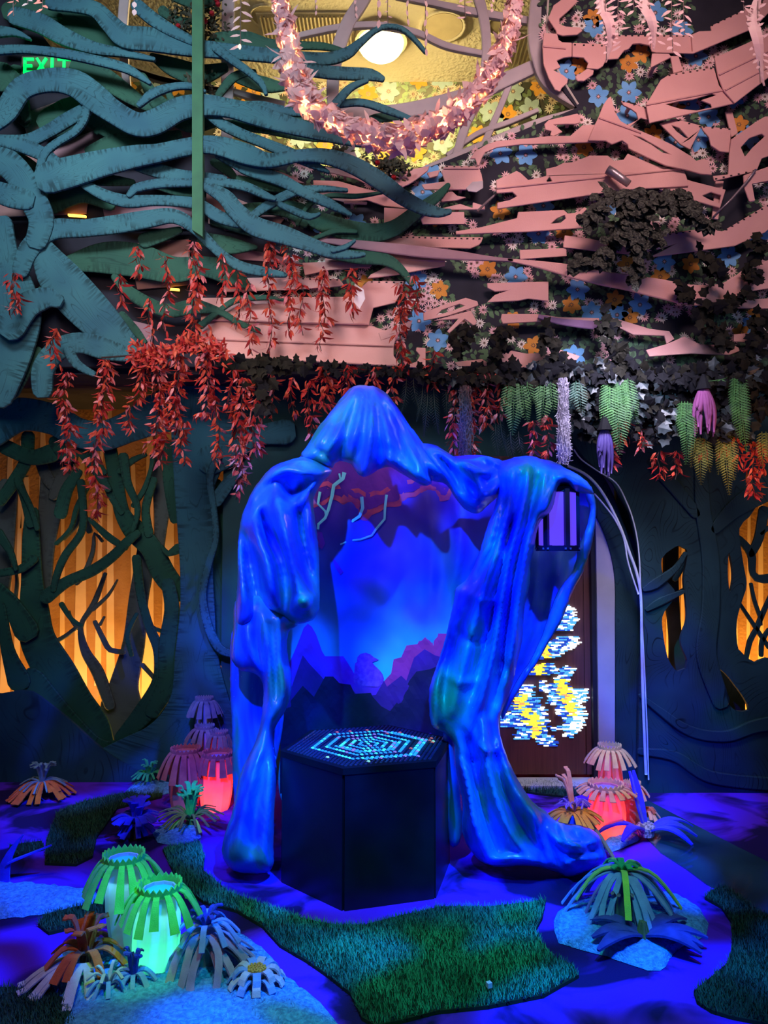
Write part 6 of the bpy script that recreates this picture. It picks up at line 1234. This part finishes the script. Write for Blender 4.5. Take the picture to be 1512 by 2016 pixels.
turf([(320,1676),(393,1660),(403,1690),(400,1718),(449,1760),(529,1790),(600,1815),(660,1826),(720,1826),(780,1810),(870,1790),(960,1790),(1040,1782),(1075,1776),(1068,1812),(1054,1836),(1066,1862),(1090,1890),(1128,1906),(1140,1926),(1070,1966),(960,1988),(860,1998),(790,2016),(740,2026),(712,2010),(690,1962),(645,1926),(600,1895),(550,1866),(516,1828),(466,1798),(400,1780),(350,1740)], 'large green turf mat in the front centre, with an arm curling up to the left', dens=26000)
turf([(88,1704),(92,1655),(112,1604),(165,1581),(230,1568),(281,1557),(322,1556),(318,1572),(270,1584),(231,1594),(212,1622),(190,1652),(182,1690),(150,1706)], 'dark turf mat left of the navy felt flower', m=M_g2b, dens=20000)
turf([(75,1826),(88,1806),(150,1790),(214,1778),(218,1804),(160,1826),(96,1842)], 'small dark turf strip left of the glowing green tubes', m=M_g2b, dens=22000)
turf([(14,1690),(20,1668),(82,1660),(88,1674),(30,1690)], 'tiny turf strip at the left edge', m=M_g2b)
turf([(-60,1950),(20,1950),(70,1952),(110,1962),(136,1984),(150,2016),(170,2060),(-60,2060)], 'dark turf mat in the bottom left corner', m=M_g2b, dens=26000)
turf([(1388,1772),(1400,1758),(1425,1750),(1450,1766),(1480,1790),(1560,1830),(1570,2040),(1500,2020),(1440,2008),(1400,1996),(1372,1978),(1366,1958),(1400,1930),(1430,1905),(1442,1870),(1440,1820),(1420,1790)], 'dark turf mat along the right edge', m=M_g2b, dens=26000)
turf([(1015,1552),(1050,1546),(1100,1548),(1140,1554),(1156,1562),(1120,1572),(1060,1566),(1025,1560)], 'narrow turf strip in front of the door threshold', m=M_g2b, dens=22000, h=0.035)
# ---- pale gravel beds
M_sand = mat('pale_gravel', (0.14, 0.50, 0.95), (0.07, 0.26, 0.62), rough=0.95, scale=60, bump=0.8, bscale=140)
def bed(poly, lab, h=0.03):
    Pp = closed(poly, 14); W2 = [(ground(x, y).x, ground(x, y).y) for x, y in Pp]; n0 = len(W2); x0, x1 = min(p[0] for p in W2), max(p[0] for p in W2); y0, y1 = min(p[1] for p in W2), max(p[1] for p in W2)
    pts = [Vector((p[0]+RF.gauss(0, .004), p[1]+RF.gauss(0, .004))) for p in W2]; D = {}; s = 0.022; y = y0
    while y < y1:
        x = x0
        while x < x1:
            xx, yy = x + RF.uniform(-.006, .006), y + RF.uniform(-.006, .006)
            if inpoly(xx, yy, W2):
                d = min(segd(xx, yy, W2[i-1], W2[i])[0] for i in range(n0))
                if d > 0.01: D[len(pts)] = d; pts.append(Vector((xx, yy)))
            x += s
        y += s
    vs, es, fs, ov, oe, of = delaunay_2d_cdt(pts, [(i, (i+1) % n0) for i in range(n0)], [list(range(n0))], 1, 1e-5)
    mb = MB()
    for i, v in enumerate(vs):
        d = max([D.get(q, 0.0) for q in ov[i]] or [0.0]); mb.v.append((v.x, v.y, 0.003 + h*min(1, d/0.10)**0.5 + (RF.uniform(0, 0.012) if d > 0 else 0)))
    for f in fs: mb.f.append(tuple(f)); mb.mi.append(0)
    p0 = Vector((sum(p[0] for p in W2)/n0, sum(p[1] for p in W2)/n0, 0)); o = mb.build('gravel_bed', M_sand, origin=p0, smooth=False); recalc(o); tag(o, lab, 'gravel', None, 'stuff')
bed([(90,1905),(120,1880),(180,1855),(260,1850),(400,1842),(470,1840),(520,1872),(545,1905),(590,1945),(650,2000),(660,2070),(140,2070),(140,1990),(110,1955)], 'pale gravel bed under the front left felt flowers and green tubes')
bed([(-60,1748),(30,1742),(110,1748),(190,1760),(205,1780),(150,1792),(60,1804),(-60,1812)], 'pale gravel bed at the left edge')
bed([(1092,1835),(1100,1798),(1140,1775),(1230,1762),(1330,1765),(1385,1800),(1388,1840),(1330,1875),(1300,1912),(1240,1900),(1150,1872),(1100,1858)], 'pale gravel bed under the two flowers at the right front')
bed([(248,1560),(262,1545),(300,1540),(340,1545),(352,1556),(320,1566),(270,1568)], 'small pale gravel patch under the little green flower')
bed([(300,1642),(330,1625),(390,1628),(396,1650),(350,1664),(310,1660)], 'small pale gravel patch right of the navy flower')
bed([(1182,1668),(1205,1645),(1240,1640),(1262,1652),(1225,1672),(1200,1680)], 'small pale gravel patch at the foot of the glowing orange tubes')
# ---- glossy river path on the right
mb = MB(); pl = [ground(x, y) for x, y in [(1190,1552),(1232,1552),(1262,1570),(1300,1590),(1380,1632),(1450,1668),(1560,1722),(1640,1760),(1640,1900),(1540,1850),(1480,1800),(1430,1762),(1390,1742),(1350,1712),(1300,1680),(1262,1640),(1225,1600)]]
tri = tessellate_polygon([[Vector((p.x, p.y, 0)) for p in pl]]); n = len(pl); mb.v = [(p.x, p.y, 0.006) for p in pl] + [(p.x, p.y, 0.0) for p in pl]
for a in tri: mb.f.append(tuple(a)); mb.mi.append(0)
for i in range(n): mb.f.append((i, (i+1) % n, n+(i+1) % n, n+i)); mb.mi.append(0)
o = recalc(mb.build('river_path', mat('wet_dark_resin', (0.030, 0.085, 0.13), (0.012, 0.035, 0.065), rough=0.06, spec=0.8, scale=3, coat=0.8, bump=0.03, bscale=9), origin=pl[0])); tag(o, 'glossy dark resin path like a stream on the right floor, mirroring orange light', 'path')
mb = MB(); q = ground(963, 1963); mb.box((q.x, q.y, 0.045), (0.018, 0.018, 0.018), Matrix.Rotation(0.4, 3, 'Z')); tag(mb.build('white_cube', mat('white_bit', (0.8, 0.8, 0.9)), origin=(q.x, q.y, 0.036)), 'tiny white cube lying on the front turf mat', 'cube')

# ---- felt flowers
def strip(mb, P, w, th=0.006, mi=0, taper=None, nrm=None):
    """thick felt strip along points, flat side up"""
    k = len(mb.v); n = len(P)
    for i, p in enumerate(P):
        t = (P[min(i+1, n-1)] - P[max(i-1, 0)]).normalized(); sd = t.cross(Vector((0, 0, 1)))
        if nrm is not None: sd = t.cross(nrm)
        if sd.length < 0.05: sd = Vector((1, 0, 0))
        sd.normalize(); up = sd.cross(t).normalized(); ww = w / 2 * (taper(i/(n-1)) if taper else 1)
        mb.v += [tuple(p - sd*ww), tuple(p + sd*ww), tuple(p + sd*ww + up*th), tuple(p - sd*ww + up*th)]
    for i in range(n-1):
        for a in range(4): mb.f.append((k+4*i+a, k+4*i+(a+1)%4, k+4*i+4+(a+1)%4, k+4*i+4+a)); mb.mi.append(mi)
    mb.f += [(k+3, k+2, k+1, k), (k+4*n-4, k+4*n-3, k+4*n-2, k+4*n-1)]; mb.mi += [mi, mi]
def felt(nm, a, b=None): return mat(nm, a, b, rough=0.95, scale=18, bump=0.3, bscale=300, spec=0.1, sheen=0.2)
F_or = felt('orange_felt', (0.85, 0.18, 0.02), (0.70, 0.12, 0.015)); F_gg = felt('grey_green_felt', (0.20, 0.34, 0.36), (0.13, 0.24, 0.26)); F_gr = felt('green_felt', (0.05, 0.60, 0.16), (0.03, 0.42, 0.12)); F_nv = felt('navy_felt', (0.04, 0.03, 0.75), (0.02, 0.02, 0.5)); F_ol = felt('olive_felt', (0.20, 0.24, 0.07), (0.14, 0.17, 0.05))
F_rb = felt('rust_felt', (0.70, 0.13, 0.03), (0.52, 0.08, 0.02)); F_cr = felt('cream_felt', (0.62, 0.60, 0.62), (0.52, 0.40, 0.36)); F_pp = felt('dusty_purple_felt', (0.42, 0.32, 0.46), (0.30, 0.24, 0.36)); F_ye = felt('mustard_felt', (0.85, 0.42, 0.03), (0.72, 0.30, 0.02)); F_lb = felt('light_blue_felt', (0.25, 0.42, 0.72), (0.18, 0.30, 0.6)); F_db = felt('deep_blue_felt', (0.05, 0.07, 0.42), (0.03, 0.04, 0.26))
F_ly = felt('lime_felt', (0.45, 0.80, 0.10), (0.32, 0.70, 0.12)); F_gy = felt('grey_felt', (0.22, 0.19, 0.24), (0.15, 0.13, 0.17)); F_vi = felt('violet_felt', (0.30, 0.22, 0.65), (0.22, 0.15, 0.5)); F_dr = felt('dull_red_felt', (0.42, 0.12, 0.13), (0.30, 0.08, 0.09)); F_tn = felt('tan_felt', (0.80, 0.36, 0.14), (0.68, 0.26, 0.09))
def fringe(mb, c, n, L, w, z0, rise, drop, a0=0.0, a1=2*PI, jit=0.22, mi=0, r0=0.01, th=0.006, wav=0.0, taper=None, zmin=0.012):
    for k in range(n):
        a = a0 + (a1-a0) * (k + 0.5) / n + RF.uniform(-jit, jit); l = L * RF.uniform(0.85, 1.1); P = []; ph = RF.uniform(0, 6)
        rs_, dr_ = rise * RF.uniform(0.8, 1.2), drop * RF.uniform(0.9, 1.1)
        for i in range(8):
            q = i / 7; r = r0 + l*q; z = z0 + rs_*math.sin(min(1, q*1.3)*PI*0.6) - dr_*q*q; aa = a + wav*math.sin(q*4+ph)*0.15
            P.append(Vector((c.x + r*math.cos(aa), c.y + r*math.sin(aa), max(zmin + 0.003*(k % 3), c.z + z))))
        strip(mb, P, w * RF.uniform(0.85, 1.15), th, mi, taper)
def flower(px, py, lab, layers, name='felt_flower', centre=None):
    c = ground(px, py); t = thing(name, c, lab, 'flower')
    for (nm, m, kw) in layers:
        mb = MB(); fringe(mb, c, **kw); mb.build(nm, m, t)
    if centre:
        nm, m, r, h, kind = centre; mb = MB()
        if kind == 'bumps':
            for k in range(40):
                rr = r*math.sqrt(k/40); a = k*2.4; mb.tube([c + Vector((rr*math.cos(a), rr*math.sin(a), h)), c + Vector((rr*math.cos(a)*1.1, rr*math.sin(a)*1.1, h+0.025-0.5*rr*rr/r))], [0.006, 0.005], 6)
        else: mb.tube([c + Vector((0, 0, 0.005)), c + Vector((0, 0, h))], [r, r*0.8], 10)
        mb.build(nm, m, t)
    return t
flower(82, 1570, 'orange felt flower with a spiky grey-green crown, far left', [('petals', F_or, dict(n=20, L=0.20, w=0.030, z0=0.09, rise=0.02, drop=0.10)), ('petals', F_or, dict(n=14, L=0.13, w=0.028, z0=0.10, rise=0.02, drop=0.06)), ('crown', F_gg, dict(n=16, L=0.08, w=0.014, z0=0.10, rise=0.12, drop=0.0)), ('crown', F_gg, dict(n=12, L=0.15, w=0.010, z0=0.10, rise=0.03, drop=0.05))])
flower(293, 1549, 'small bright green felt flower on a gravel patch at the back left', [('petals', F_gr, dict(n=18, L=0.11, w=0.016, z0=0.07, rise=0.045, drop=0.04)), ('petals', F_gr, dict(n=10, L=0.05, w=0.014, z0=0.07, rise=0.10, drop=0.0))], centre=('stem', F_gr, 0.025, 0.07, 'stem'))
flower(268, 1652, 'navy blue felt daisy on a dark stem in the middle left', [('petals', F_nv, dict(n=16, L=0.125, w=0.034, z0=0.10, rise=0.05, drop=0.03)), ('petals', F_nv, dict(n=10, L=0.07, w=0.034, z0=0.10, rise=0.10, drop=-0.02)), ('petals', F_nv, dict(n=12, L=0.10, w=0.030, z0=0.09, rise=0.0, drop=0.05))], centre=('stem', M_stem, 0.035, 0.10, 'stem'))
flower(375, 1632, 'spiky green felt flower with olive arms in front of the red-lit tubes', [('petals', F_gr, dict(n=16, L=0.075, w=0.024, z0=0.05, rise=0.17, drop=-0.02)), ('petals', F_ol, dict(n=20, L=0.19, w=0.013, z0=0.06, rise=0.06, drop=0.05)), ('leaves', F_ly, dict(n=4, L=0.16, w=0.022, z0=0.05, rise=0.04, drop=0.06))], centre=('stem', F_ol, 0.03, 0.06, 'stem'))
flower(350, 1505, 'small rust and blue felt tuft behind the dull red tubes', [('petals', F_rb, dict(n=9, L=0.05, w=0.028, z0=0.16, rise=0.14, drop=-0.02)), ('petals', F_nv, dict(n=7, L=0.06, w=0.03, z0=0.15, rise=0.09, drop=0)), ('petals', F_rb, dict(n=10, L=0.11, w=0.02, z0=0.15, rise=0.02, drop=0.05))], centre=('stem', F_db, 0.03, 0.18, 'stem'))
flower(168, 1925, 'rust felt flower with long cream-tipped petals at the front left', [('petals', F_rb, dict(n=9, L=0.07, w=0.034, z0=0.06, rise=0.15, drop=-0.01)), ('petals', F_rb, dict(n=10, L=0.15, w=0.034, z0=0.09, rise=0.05, drop=0.08)), ('tips', F_cr, dict(n=9, L=0.17, w=0.034, z0=0.08, rise=0.0, drop=0.08, a0=PI*1.0, a1=PI*1.75, r0=0.06))])
flower(405, 1915, 'dusty purple felt flower with long drooping strips, front left of the table', [('petals', F_pp, dict(n=15, L=0.19, w=0.032, z0=0.15, rise=0.02, drop=0.17, wav=1.0)), ('petals', F_lb, dict(n=10, L=0.12, w=0.022, z0=0.17, rise=0.05, drop=0.08)), ('petals', F_pp, dict(n=10, L=0.19, w=0.028, z0=0.10, rise=0.03, drop=0.10, a0=-1.2, a1=1.2)), ('crown', F_db, dict(n=8, L=0.06, w=0.018, z0=0.17, rise=0.07, drop=0.0))], centre=('stem', F_gg, 0.035, 0.15, 'stem'))
flower(213, 1962, 'small white and blue felt star by the front of the rust flower', [('petals', F_lb, dict(n=9, L=0.085, w=0.014, z0=0.04, rise=0.04, drop=0.05)), ('petals', F_cr, dict(n=6, L=0.07, w=0.012, z0=0.05, rise=0.05, drop=0.02))])
flower(262, 1948, 'blue felt tuft with dark upright strips at the foot of the green tubes', [('petals', F_db, dict(n=8, L=0.03, w=0.014, z0=0.02, rise=0.12, drop=0)), ('petals', F_lb, dict(n=12, L=0.08, w=0.018, z0=0.05, rise=0.03, drop=0.05))])
c = ground(505, 1955); t = thing('felt_flower', c, 'curled white and grey felt flower with an orange bobbly centre', 'flower')
for ring, (n_, r_, z_) in enumerate(((9, 0.055, 0.055), (11, 0.075, 0.03))):
    for k in range(n_):
        a = 2*PI*k/n_ + ring*0.3; mb = MB(); P = []
        for i in range(10):
            q = i / 9 * PI * 1.35; P.append(Vector((c.x + math.cos(a)*(0.03 + r_*(0.5 - 0.5*math.cos(q))), c.y + math.sin(a)*(0.03 + r_*(0.5 - 0.5*math.cos(q))), max(0.012, z_ + 0.03*math.sin(q)*1.3))))
        strip(mb, P, 0.030, 0.007); mb.build('petal', F_lb if (k % 2) else F_cr, t)
mb = MB()
for k in range(8): a = PI*0.15 + k*PI*0.1; strip(mb, [c + Vector((0.045*math.cos(a), 0.045*math.sin(a), 0.03 + 0.02*i)) for i in range(4)], 0.018, 0.006, nrm=Vector((math.cos(a), math.sin(a), 0)))
mb.build('back_petals', F_gy, t)
mb = MB()
for k in range(36): rr = 0.034*math.sqrt(k/36); a = k*2.4; mb.tube([c + Vector((rr*math.cos(a), rr*math.sin(a), 0.06)), c + Vector((rr*math.cos(a), rr*math.sin(a), 0.095))], [0.005, 0.005], 6)
mb.build('centre', F_ye, t)
flower(1130, 1672, 'mustard felt flower with curling violet strips on a blue-draped stump', [('petals', F_ye, dict(n=20, L=0.15, w=0.030, z0=0.20, rise=0.02, drop=0.06)), ('petals', F_tn, dict(n=5, L=0.08, w=0.026, z0=0.21, rise=0.17, drop=-0.03, a0=1.8, a1=3.2)), ('curls', F_vi, dict(n=14, L=0.09, w=0.008, z0=0.21, rise=0.06, drop=0.03, wav=2.5)), ('trailing_petals', F_ol, dict(n=4, L=0.20, w=0.026, z0=0.19, rise=0.0, drop=0.18, a0=-0.9, a1=-0.1))], centre=('stump', M_cloak, 0.09, 0.20, 'stem'))
flower(1272, 1628, 'small curled rust flower behind the blue lily', [('petals', F_tn, dict(n=14, L=0.07, w=0.018, z0=0.06, rise=0.05, drop=0.05)), ('petals', F_rb, dict(n=10, L=0.05, w=0.018, z0=0.07, rise=0.05, drop=0.03))])
flower(1228, 1808, 'lime and blue felt flower with long arching strips, right front', [('petals', F_lb, dict(n=22, L=0.24, w=0.024, z0=0.20, rise=0.03, drop=0.20, wav=0.6)), ('petals', F_ly, dict(n=5, L=0.23, w=0.026, z0=0.21, rise=0.05, drop=0.16)), ('petals', F_vi, dict(n=9, L=0.20, w=0.016, z0=0.19, rise=0.02, drop=0.18)), ('crown', F_gr, dict(n=6, L=0.06, w=0.024, z0=0.21, rise=0.04, drop=0.01))], centre=('stem', F_gy, 0.035, 0.20, 'stem'))
mb = MB(); c = ground(1226, 1830)
for k in range(5): a = -2.6 + 0.5*k; mb.tube([c + Vector((0.03*math.cos(a), 0.03*math.sin(a), 0.005)), c + Vector((0.04*math.cos(a), 0.04*math.sin(a), 0.15)), c + Vector((0.06*math.cos(a), 0.06*math.sin(a), 0.17))], 0.009, 8)
o = mb.build('felt_stalks', F_gy, origin=c, smooth=True); tag(o, 'cluster of grey stalks in front of the lime and blue flower', 'stalks')
# lilies with broad petals
def lily(px, py, n, L, w, lab, m, a0=0.0, rise=0.08, centre=None, up=(), angs=None):
    c = ground(px, py); t = thing('felt_lily', c, lab, 'flower')
    for k in range(n):
        a = math.radians(angs[k]) if angs else a0 + 2*PI*k/n; ll = L * RF.uniform(0.85, 1.1); P = []; r_ = 0.34 if k in up else rise
        for i in range(10):
            q = i / 9; P.append(Vector((c.x + ll*q*math.cos(a)*(0.35 if k in up else 1), c.y + ll*q*math.sin(a)*(0.35 if k in up else 1), 0.035 + (r_*q if k in up else r_*math.sin(q*PI*0.9)))))
        mb = MB(); strip(mb, P, w, 0.010, taper=lambda q: 0.25 + 0.75*math.sin(min(1, q*1.05)*PI)**0.8 if q < 0.93 else 0.2); mb.build('petal', m, t)
    if centre == 'cone':
        mb = MB()
        for k in range(16): a = k*2.4; r = 0.03*math.sqrt(k/16); mb.tube([c + Vector((r*math.cos(a), r*math.sin(a), 0.03)), c + Vector((r*0.5*math.cos(a), r*0.5*math.sin(a), 0.10))], [0.008, 0.003], 6)
        mb.build('centre', F_ol, t)
    else:
        mb = MB(); mb.tube([c + Vector((0, 0, 0.03)), c + Vector((0, 0, 0.08)), c + Vector((0, 0, 0.10))], [0.045, 0.055, 0.04], 14); o = mb.build('centre', mat('speckled_centre', (0.42, 0.36, 0.46), (0.12, 0.10, 0.16), scale=70, lo=0.45, hi=0.55, bump=0.5), t)
    return t
lily(1272, 1655, 8, 0.27, 0.06, 'large royal blue felt lily with a speckled grey centre, right of the orange tubes', F_nv, 0.3, 0.07, None, up=(0, 1), angs=(120, 145, 188, 222, 338, 308, 12, 350))
lily(1266, 1862, 7, 0.25, 0.065, 'dark blue felt lily with a green cone centre at the right front', F_db, 0.15, 0.045, 'cone', angs=(150, 190, 212, 350, 332, 28, 318))
c = ground(6, 1735); t = thing('felt_leaf', c, 'tall pointed navy felt leaf cut off by the left edge', 'leaf')
mb = MB(); strip(mb, [c + Vector((0.0+0.002*i*i, 0, 0.0 + 0.033*i)) for i in range(8)], 0.075, 0.01, taper=lambda q: 1.0 - 0.92*q, nrm=Vector((0, -1, 0))); mb.build('blade', F_nv, t)
mb = MB(); strip(mb, [c + Vector((0.03 + 0.03*i, -0.0, 0.09 + 0.012*i)) for i in range(8)], 0.05, 0.008, taper=lambda q: 1.0 - 0.9*q); mb.build('side_leaf', F_nv, t)

# ---- tube sponges
M_tubeW = mat('pale_tube_skin', (0.62, 0.60, 0.62), (0.52, 0.50, 0.55), rough=0.7, scale=9, trans=0.25); M_tubeR = mat('coral_tube_skin', (0.85, 0.32, 0.28), (0.75, 0.24, 0.22), rough=0.65, scale=6, trans=0.3); M_tubeG = mat('dull_tube_skin', (0.34, 0.28, 0.36), (0.26, 0.2, 0.28), rough=0.8)
M_disc = mat('aqua_disc', (0.08, 0.70, 0.95), (0.05, 0.55, 0.85), rough=0.5, trans=0.3)
def sponge(px, py, h, r, lab, skin, fm, lean=(0, 0), n=10, skirt=0.085, ns=18, sw=0.030, glowc=None, ge=0.0, drop=0.11, fr=1.0):
    b = ground(px, py); t = thing('tube_sponge', b, lab, 'tube sponge'); top = b + Vector((lean[0], lean[1], h))
    mb = MB(); K = 9
    for i in range(K):
        q = i/(K-1); c = b.lerp(top, q); rr = r*(0.86 + 0.30*math.sin(q*PI*0.75 + 0.25)); rr = r*(0.80 + 0.28*math.sin(PI*min(1, q*0.9+0.1))) 
        for j in range(n): a = 2*PI*(j + 0.5)/n; mb.v.append((c.x + rr*math.cos(a), c.y + rr*math.sin(a), max(0.0, c.z)))
    for i in range(K-1):
        for j in range(n): mb.f.append((i*n+j, i*n+(j+1)%n, (i+1)*n+(j+1)%n, (i+1)*n+j)); mb.mi.append(0)
    k = len(mb.v)                                     # inner wall of the open top
    for j in range(n): a = 2*PI*(j+0.5)/n; mb.v.append((top.x + r*0.72*math.cos(a), top.y + r*0.72*math.sin(a), top.z))
    for j in range(n): a = 2*PI*(j+0.5)/n; mb.v.append((top.x + r*0.70*math.cos(a), top.y + r*0.70*math.sin(a), top.z - 0.07))
    for j in range(n): mb.f.append(((K-1)*n+j, (K-1)*n+(j+1)%n, k+(j+1)%n, k+j)); mb.f.append((k+j, k+(j+1)%n, k+n+(j+1)%n, k+n+j)); mb.mi += [0, 0]
    mb.build('tube', skin, t, smooth=False)
    mb = MB(); nz = 22                                 # zigzag collar
    R0 = r*0.98
    for j in range(nz*2):
        a = 2*PI*j/(nz*2); z = 0.028 if j % 2 else 0.012
        for rr in (R0, R0*0.90): mb.v += [(top.x + rr*math.cos(a), top.y + rr*math.sin(a), top.z - 0.012), (top.x + rr*1.05*math.cos(a), top.y + rr*1.05*math.sin(a), top.z + z)]
    m_ = nz*2
    for j in range(m_):
        a0, a1 = 4*j, 4*((j+1) % m_)
        mb.f += [(a0, a1, a1+1, a0+1), (a0+3, a1+3, a1+2, a0+2), (a0+1, a1+1, a1+3, a0+3), (a0+2, a1+2, a1, a0)]; mb.mi += [0]*4
    mb.build('collar', fm, t)
    mb = MB()
    for k in range(ns):
        a = 2*PI*(k+0.5)/ns + RF.uniform(-0.06, 0.06); L = skirt*RF.uniform(0.8, 1.2); dj = RF.uniform(0.85, 1.15); P = []
        for i in range(7): q = i/6; P.append(Vector((top.x + (R0*0.95 + L*q**0.75)*math.cos(a), top.y + (R0*0.95 + L*q**0.75)*math.sin(a), top.z - 0.002 - dj*drop*q**1.25)))
        strip(mb, P, sw*fr*0.85, 0.005, taper=lambda q: 0.75 + 0.5*q)
    mb.build('fringe', fm, t)
    mb = MB(); mb.tube([top - Vector((0, 0, 0.02)), top - Vector((0, 0, 0.012))], r*0.74, 18); mb.build('mouth_disc', M_disc if fm in (F_gr, F_lgr) else F_vi, t)
    if fm is F_lgr: point('mouth_lamp', top - Vector((0, 0, 0.055)), (0.15, 0.80, 1.0), 1.3, 0.02)
    if glowc:
        point('tube_inner_lamp', b + Vector((lean[0]*0.2, lean[1]*0.2 , h*0.25)), glowc, ge, 0.03)
    return t
F_lgr = felt('bright_green_felt', (0.14, 0.72, 0.07), (0.09, 0.56, 0.05))
sponge(262, 1888, 0.40, 0.082, 'taller glowing green-fringed tube sponge at the front left', M_tubeW, F_lgr, lean=(-0.045, 0.0), sw=0.034, ns=16, skirt=0.085, drop=0.125)
sponge(304, 1918, 0.33, 0.085, 'shorter green-fringed tube sponge glowing cyan and green from its base', M_tubeW, F_lgr, lean=(0.015, 0.0), sw=0.034, ns=16, skirt=0.080, drop=0.11, glowc=(0.05, 1.0, 0.30), ge=3.0)
sponge(400, 1548, 0.60, 0.062, 'tallest grey tube sponge at the back left', M_tubeG, F_gy, ns=14, skirt=0.065, drop=0.10, sw=0.036)
sponge(404, 1562, 0.44, 0.066, 'grey tube sponge with a blue-lit collar just below the tallest one', M_tubeG, F_gy, lean=(-0.01, 0), ns=14, skirt=0.07, drop=0.08, sw=0.036)
sponge(430, 1574, 0.43, 0.058, 'small-collared tube sponge glowing red beside the blue cloak', M_tubeR, F_gy, ns=12, skirt=0.03, drop=0.08, sw=0.034, glowc=(1.0, 0.12, 0.08), ge=2.0)
sponge(364, 1590, 0.36, 0.095, 'wide dull red tube sponge with a drooping skirt at the back left', M_tubeR, F_dr, ns=16, skirt=0.075, drop=0.17, sw=0.045)
sponge(424, 1592, 0.34, 0.098, 'wide tube sponge glowing coral red beside the cloak foot', M_tubeR, F_dr, lean=(0.01, 0), ns=14, skirt=0.03, drop=0.11, sw=0.042, glowc=(1.0, 0.10, 0.06), ge=5.0)
sponge(1204, 1618, 0.445, 0.070, 'tall tan-fringed tube sponge in front of the door', M_tubeR, F_tn, lean=(-0.005, 0), ns=18, skirt=0.085, drop=0.09, sw=0.03, glowc=(1.0, 0.35, 0.4), ge=1.5)
sponge(1196, 1646, 0.285, 0.100, 'shorter tan-fringed tube sponge glowing coral at the right', M_tubeR, F_tn, lean=(-0.005, 0), ns=18, skirt=0.075, drop=0.035, sw=0.032, glowc=(1.0, 0.12, 0.06), ge=5.0)
sponge(1246, 1630, 0.25, 0.050, 'smallest tan tube sponge beside the glossy path', M_tubeR, F_tn, ns=9, skirt=0.05, drop=0.06, sw=0.034)
# overhead spots and wash added out of view to tint sponges and flowers
def pin(name, px, py, c, e, off=(0, -0.55, 0.9), angle=26, tz=0.15):
    g = ground(px, py); g.z = tz; return spot(name, g + Vector(off), g, c, e, angle, 0.6, 0.02)
spot('green_fill_left', (-0.75, 2.0, 3.9), (-0.95, 2.98, 0.25), (0.10, 1.0, 0.12), 330, 7, 0.6, 0.03)
spot('coral_fill_right', (1.1, 2.2, 3.9), (1.30, 4.45, 0.25), (1.0, 0.55, 0.30), 300, 12, 0.6, 0.03)
spot('coral_fill_left', (-1.3, 2.0, 3.9), (-1.22, 4.9, 0.25), (1.0, 0.28, 0.25), 120, 13, 0.6, 0.03)
area('floor_neutral_wash', (0.0, 2.6, 4.2), (0.0, 3.8, 0.0), (0.75, 0.85, 1.0), 2.5, 2.0)
